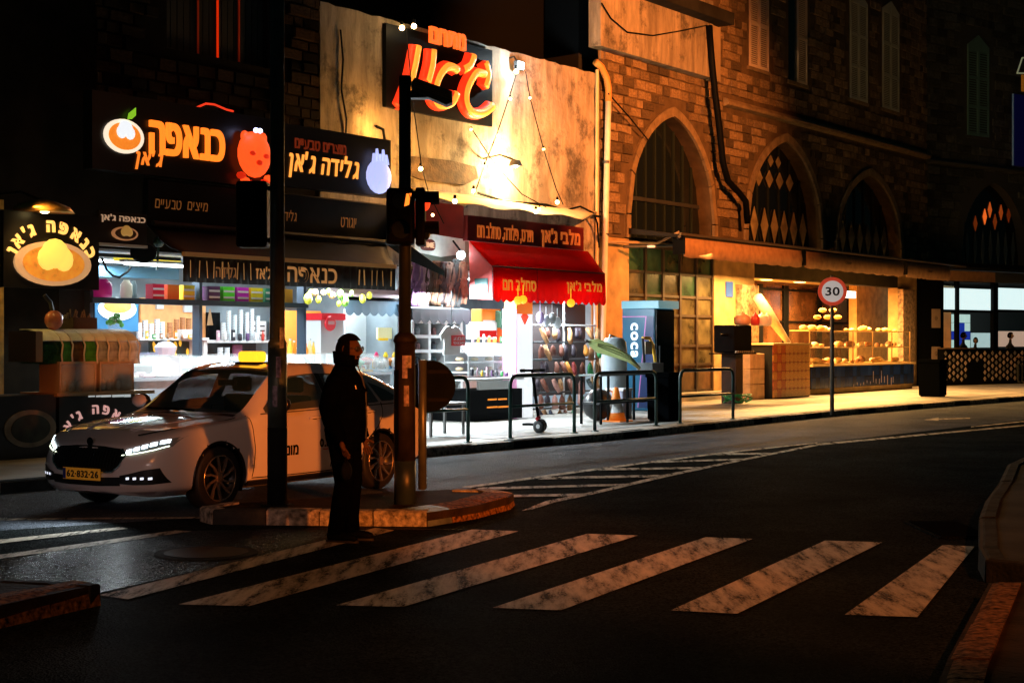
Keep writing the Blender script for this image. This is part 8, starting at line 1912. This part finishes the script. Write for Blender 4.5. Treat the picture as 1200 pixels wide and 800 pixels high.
# ================================================================== MORE GOODS ON THE SHELVES
random.seed(33)
PAL = [((.75, .06, .04), 'red'), ((.9, .55, .05), 'yellow'), ((.05, .25, .45), 'blue'), ((.08, .4, .12), 'green'), ((.85, .85, .85), 'white'), ((.4, .2, .1), 'brown'), ((.85, .3, .05), 'orange'), ((.12, .05, .15), 'purple'), ((.02, .02, .03), 'black'), ((.7, .45, .55), 'pink')]
def goods(x0, x1, ybase, v, n, hpx, place, wpx=5):
    for k in range(n):
        x = x0+(x1-x0)*(k+.5)/n; c, nm = random.choice(PAL); kind = random.choice((0, 0, 1, 1, 2)); uu, zb_ = ST.hit(x, ybase, v); wy = ST.w(uu, v)[1]/FPX
        w_ = wpx*wy*random.uniform(.7, 1.1)/1.2; h_ = hpx*wy*random.uniform(.55, 1.1)
        t = Thing(['product_box', 'product_jar', 'product_bottle'][kind], f'{nm} {["packet", "lidded jar", "bottle"][kind]}, {ORD[k]} from the left {place}', ['packet', 'jar', 'bottle'][kind], uu, v, zb_, group='goods '+place)
        m_ = mat('product_'+nm, c, .4, var=.25, vs=18)
        if kind == 0:
            b = t.b(); b.box(uu-w_/2, uu+w_/2, v-w_/2, v, zb_+.001, zb_+h_); b.o('box', m_, t.e)
            b = t.b(); b.box(uu-w_*.35, uu+w_*.35, v+.001, v+.004, zb_+h_*.35, zb_+h_*.75); b.o('label', WHITEP if nm != 'white' else FABR, t.e)
        elif kind == 1:
            b = t.b(); b.lathe([(w_*.45, 0), (w_*.5, .02), (w_*.5, h_*.7), (w_*.35, h_*.8)], (uu, v-w_/2, zb_), 10); b.o('body', m_, t.e, smooth=True); b = t.b(); b.lathe([(w_*.4, h_*.8), (w_*.4, h_*.95)], (uu, v-w_/2, zb_), 10); b.o('lid', WHITEP, t.e)
        else:
            b = t.b(); b.lathe([(w_*.4, 0), (w_*.42, h_*.6), (w_*.15, h_*.8), (w_*.15, h_)], (uu, v-w_/2, zb_), 10); b.o('body', m_, t.e, smooth=True); b = t.b(); b.lathe([(w_*.18, h_), (w_*.18, h_*1.08)], (uu, v-w_/2, zb_), 8); b.o('cap', BLACK, t.e)
goods(252, 314, 399, -2.35, 7, 12, 'before the tall cup stacks')
goods(160, 236, 397, -2.25, 9, 9, 'before the short cup stacks')
goods(240, 330, 431, .1, 13, 12, 'along the bright counter behind the car roof')
goods(345, 398, 438, .2, 8, 8, 'in front of the juice bottles')
goods(404, 468, 432, .1, 10, 13, 'at the salad end of the bright counter')
goods(488, 545, 437, 1.0, 9, 11, 'on the ledge before the white cabinet')
goods(552, 604, 402, 1.2, 8, 12, 'on top of the curved glass case')
goods(552, 604, 441, 2.0, 9, 10, 'along the front of the black stall counter')
for k, (x, y, c, r) in enumerate(((412, 418, 1, 6), (420, 422, 3, 5), (430, 419, 0, 5), (447, 424, 4, 6), (458, 420, 6, 5))):
    uu, zz = ST.hit(x, y+8, .2); single('salad_bowl', f'bowl of {["red", "yellow", "", "green", "white", "", "orange"][c]} salad, {ORD[k]} from the man on the counter behind him', 'bowl', uu, .2, zz, lambda m: m.lathe([(.05, 0), (.12, .08), (.13, .10), (.08, .13), (.02, .15)], (uu, .2, zz), 14), MATS.get('product_'+PAL[[0, 1, 0, 3, 4, 0, 6][c]][1]) or WHITEP, smooth=True, group='salad bowls on the counter')
for k, (xa, xb, ya, yb, c, nm) in enumerate(((243, 257, 344, 352, (.8, .5, .3), 'peach'), (262, 300, 345, 352, (.5, .65, .6), 'mint'), (318, 356, 372, 392, (.85, .4, .1), 'orange and white'), (292, 312, 376, 398, (.9, .9, .9), 'white'))):
    t = Thing('price_board', f'{nm} price board on the back wall of the dessert shop', 'price board', ST.U(xa, -2.9), -2.95, ST.Z(xa, yb, -2.9))
    q_ = ST.bp(xa, xb, ya, yb, -2.9); b = t.b(); b.box(q_[0], q_[1], -2.95, -2.9, q_[2], q_[3]); b.o('board', mat('price_'+nm.split()[0], c, .5), t.e)
    for j in range(3): b = t.b(); zz = q_[2]+(q_[3]-q_[2])*(.2+.25*j); b.box(q_[0]+.05, q_[1]-.05, -2.9, -2.895, zz, zz+.025); b.o('printed_line', DGREY, t.e)

# ================================================================== LIGHTS
def lamp(name, kind, loc, energy, col, target=None, size=.2, spot=60, blend=.5, parent=None, sy=None):
    l = bpy.data.lights.new(name, kind); l.energy = energy; l.color = col
    if kind == 'AREA': l.size = size; l.shape = 'RECTANGLE'; l.size_y = sy or size
    else: l.shadow_soft_size = size
    if kind == 'SPOT': l.spot_size = R(spot); l.spot_blend = blend
    o = bpy.data.objects.new(name, l); COL.objects.link(o); o.location = loc
    if target is not None: o.rotation_euler = (Vector(target)-Vector(loc)).to_track_quat('-Z', 'Y').to_euler()
    return o
WC = (.80, .94, 1.); SOD = (1., .27, .05); WRM = (1., .50, .14)
for k in range(4):
    u = u115+1.2+k*2.6; lamp('shop_tube_light', 'AREA', ST.w(u, -.9, 3.02), 110, WC, ST.w(u, -.9, 0), 2.2, sy=.25)
for k in range(3):
    u = u115+1.2+k*3.; lamp('shop_front_light', 'AREA', ST.w(u, 1.3, 2.75), 230, WC, ST.w(u, 2.6, 0), 1.6, sy=.2)
for k in range(3):
    u = u490+1.+k*2.; lamp('shop_tube_light', 'AREA', ST.w(u, -.8, 3.02), 95, WC, ST.w(u, -.6, 0), 1.6, sy=.25)
for k in range(2):
    u = ST.U(560, 1.6)+k*3.; lamp('awning_light', 'AREA', ST.w(u, 1.5, 2.75), 220, WC, ST.w(u, 2.6, 0), 1.2, sy=.3)
# plaster wall lamps
lamp('floodlight_light', 'POINT', ST.w(ST.U(610, .5), .55, ST.Z(610, 80, .5)), 110, (.8, .95, 1.), size=.08)
lamp('wall_lamp_light', 'POINT', ST.w(ST.U(604, .5), .5, ST.Z(604, 195, .5)), 760, (1., .62, .25), size=.1)
lamp('wall_lamp_light', 'POINT', ST.w(ST.U(520, .9), .9, ST.Z(520, 200, .9)), 130, (1., .45, .09), size=.15)
lamp('wall_lamp_light', 'POINT', ST.w(ST.U(478, 1.), .45, ST.Z(478, 150, .9)), 60, (1., .42, .08), size=.1)
lamp('string_bulb_light', 'POINT', ST.w(ST.U(478, .6), .8, ST.Z(478, 30, .6)), 16, (1., .6, .25), size=.08)
# bakery
for k in range(3):
    u = k0+1.0+k*2.5; lamp('bakery_light', 'AREA', ST.w(u, -1.2, 3.55), 1300, WRM, ST.w(u, -1., 0), 1.2, sy=.8)
lamp('bakery_front_light', 'AREA', ST.w(ST.U(1000, .4), .9, 3.7), 1500, WRM, ST.w(ST.U(1000, .4), 2., 0), 6., sy=.3)
lamp('bakery_front_light', 'AREA', ST.w(ST.U(880, 1.), 1.0, 3.7), 800, WRM, ST.w(ST.U(880, 1.), 1.6, 0), 3., sy=.3)
lamp('door_light', 'AREA', ST.w(ST.U(790, 1.), 1.3, 3.9), 45, WRM, ST.w(ST.U(800, 1.), 0., 1.), 2., sy=.3)
# diner
lamp('diner_light', 'AREA', WG.w(WG.U(1140, 0), -2.6, 3.7), 18, (.7, 1., .95), WG.w(WG.U(1140, 0), -2.6, 0), 3., sy=1.)
# sign lamp of the square sign
lamp('sign_lamp_light', 'SPOT', ST.w(ST.U(52, 3.), 3.0, ST.Z(52, 240, 3.)), 40, (1., .55, .15), ST.w(ST.U(60, 2.5), 2.5, 2.6), .08, 120)
lamp('pilaster_light', 'POINT', ST.w(ST.U(-3, 1.9), 2.0, 2.6), 14, (1., .55, .1), size=.1)
# street lamps out of view, and low lamps added for the car
def street_lamp(x, y, h, arm, label, energy, target, col=SOD, spot=100, size=.12):
    t = Thing('street_lamp', label, 'street lamp', world=(x, y, 0), rot=0)
    b = t.b(); b.cyl((0, 0, 0), (0, 0, h), .10, .06, 12); b.o('post', DGREY, t.e, smooth=True)
    b = t.b(); b.tube([(0, 0, h-.02), (arm[0]*.6, arm[1]*.6, h+.25), (arm[0], arm[1], h+.25)], .04, 8); b.o('arm', DGREY, t.e)
    b = t.b(); b.box(arm[0]-.3, arm[0]+.3, arm[1]-.14, arm[1]+.14, h+.20, h+.32); b.o('lamp_head', DGREY, t.e, bevel=.03)
    b = t.b(); b.box(arm[0]-.24, arm[0]+.24, arm[1]-.1, arm[1]+.1, h+.17, h+.198); b.o('lens', glow('street_lamp_lens', (1., .4, .1), 4.), t.e)
    lamp('street_lamp_light', 'SPOT', (x+arm[0], y+arm[1], h+.12), energy, col, target, size, spot, .6)
street_lamp(11.5, 27., 9.0, (-1.2, .6), 'street lamp across the road lighting the arcade facade', 24000, ST.w(ST.U(745, 0), 0, 6.8), spot=58)
street_lamp(10.5, 20., 9.5, (-1.2, .6), 'street lamp across the road lighting the black awning', 550, ST.w(ST.U(330, 2), 2., 3.0), spot=36)
street_lamp(9.5, -5.0, 3.1, (-.6, .3), 'added low lamp behind the viewer lighting the side of the car', 46000, (-1.7, 17.0, .8), col=(1., .20, .02), spot=11, size=.3)  # unseen lamp added low to light the car side more than the ground
street_lamp(-2.0, -3.5, 9.4, (.6, .3), 'street lamp behind the viewer lighting the near end of the crosswalk', 1900, (-1.4, 11.6, .0), col=(1., .32, .09), spot=24)
street_lamp(7.0, -1.0, 8.4, (-.6, .3), 'street lamp on the near pavement lighting the far end of the crosswalk orange', 4800, (3.2, 12.0, 0), col=(1., .24, .03), spot=30)
street_lamp(-4.5, 2.0, 3.0, (.5, .2), 'added low lamp on the near corner lighting the front of the car', 430, (-3.7, 14.8, .4), col=(1., .70, .68), spot=20)  # unseen lamp added for the paler light on the car nose
lamp('headlight_beam', 'SPOT', (cx_-.25*dx_-.62*nx_, cy_-.25*dy_-.62*ny_, .66), 190, (.85, .95, 1.), (cx_-4*dx_-.62*nx_, cy_-4*dy_-.62*ny_, 0), .09, 125, 1.)
lamp('spot_cyan_light', 'POINT', ST.w(ST.U(541, 1.35), 1.4, ST.Z(541, 298, 1.35)), 22, (.8, .95, 1.), size=.08)
lamp('bakery_light', 'AREA', ST.w(k0+8.6, -1.9, 3.55), 500, WRM, ST.w(k0+8.6, -1.9, 0), 1.2, sy=.8)
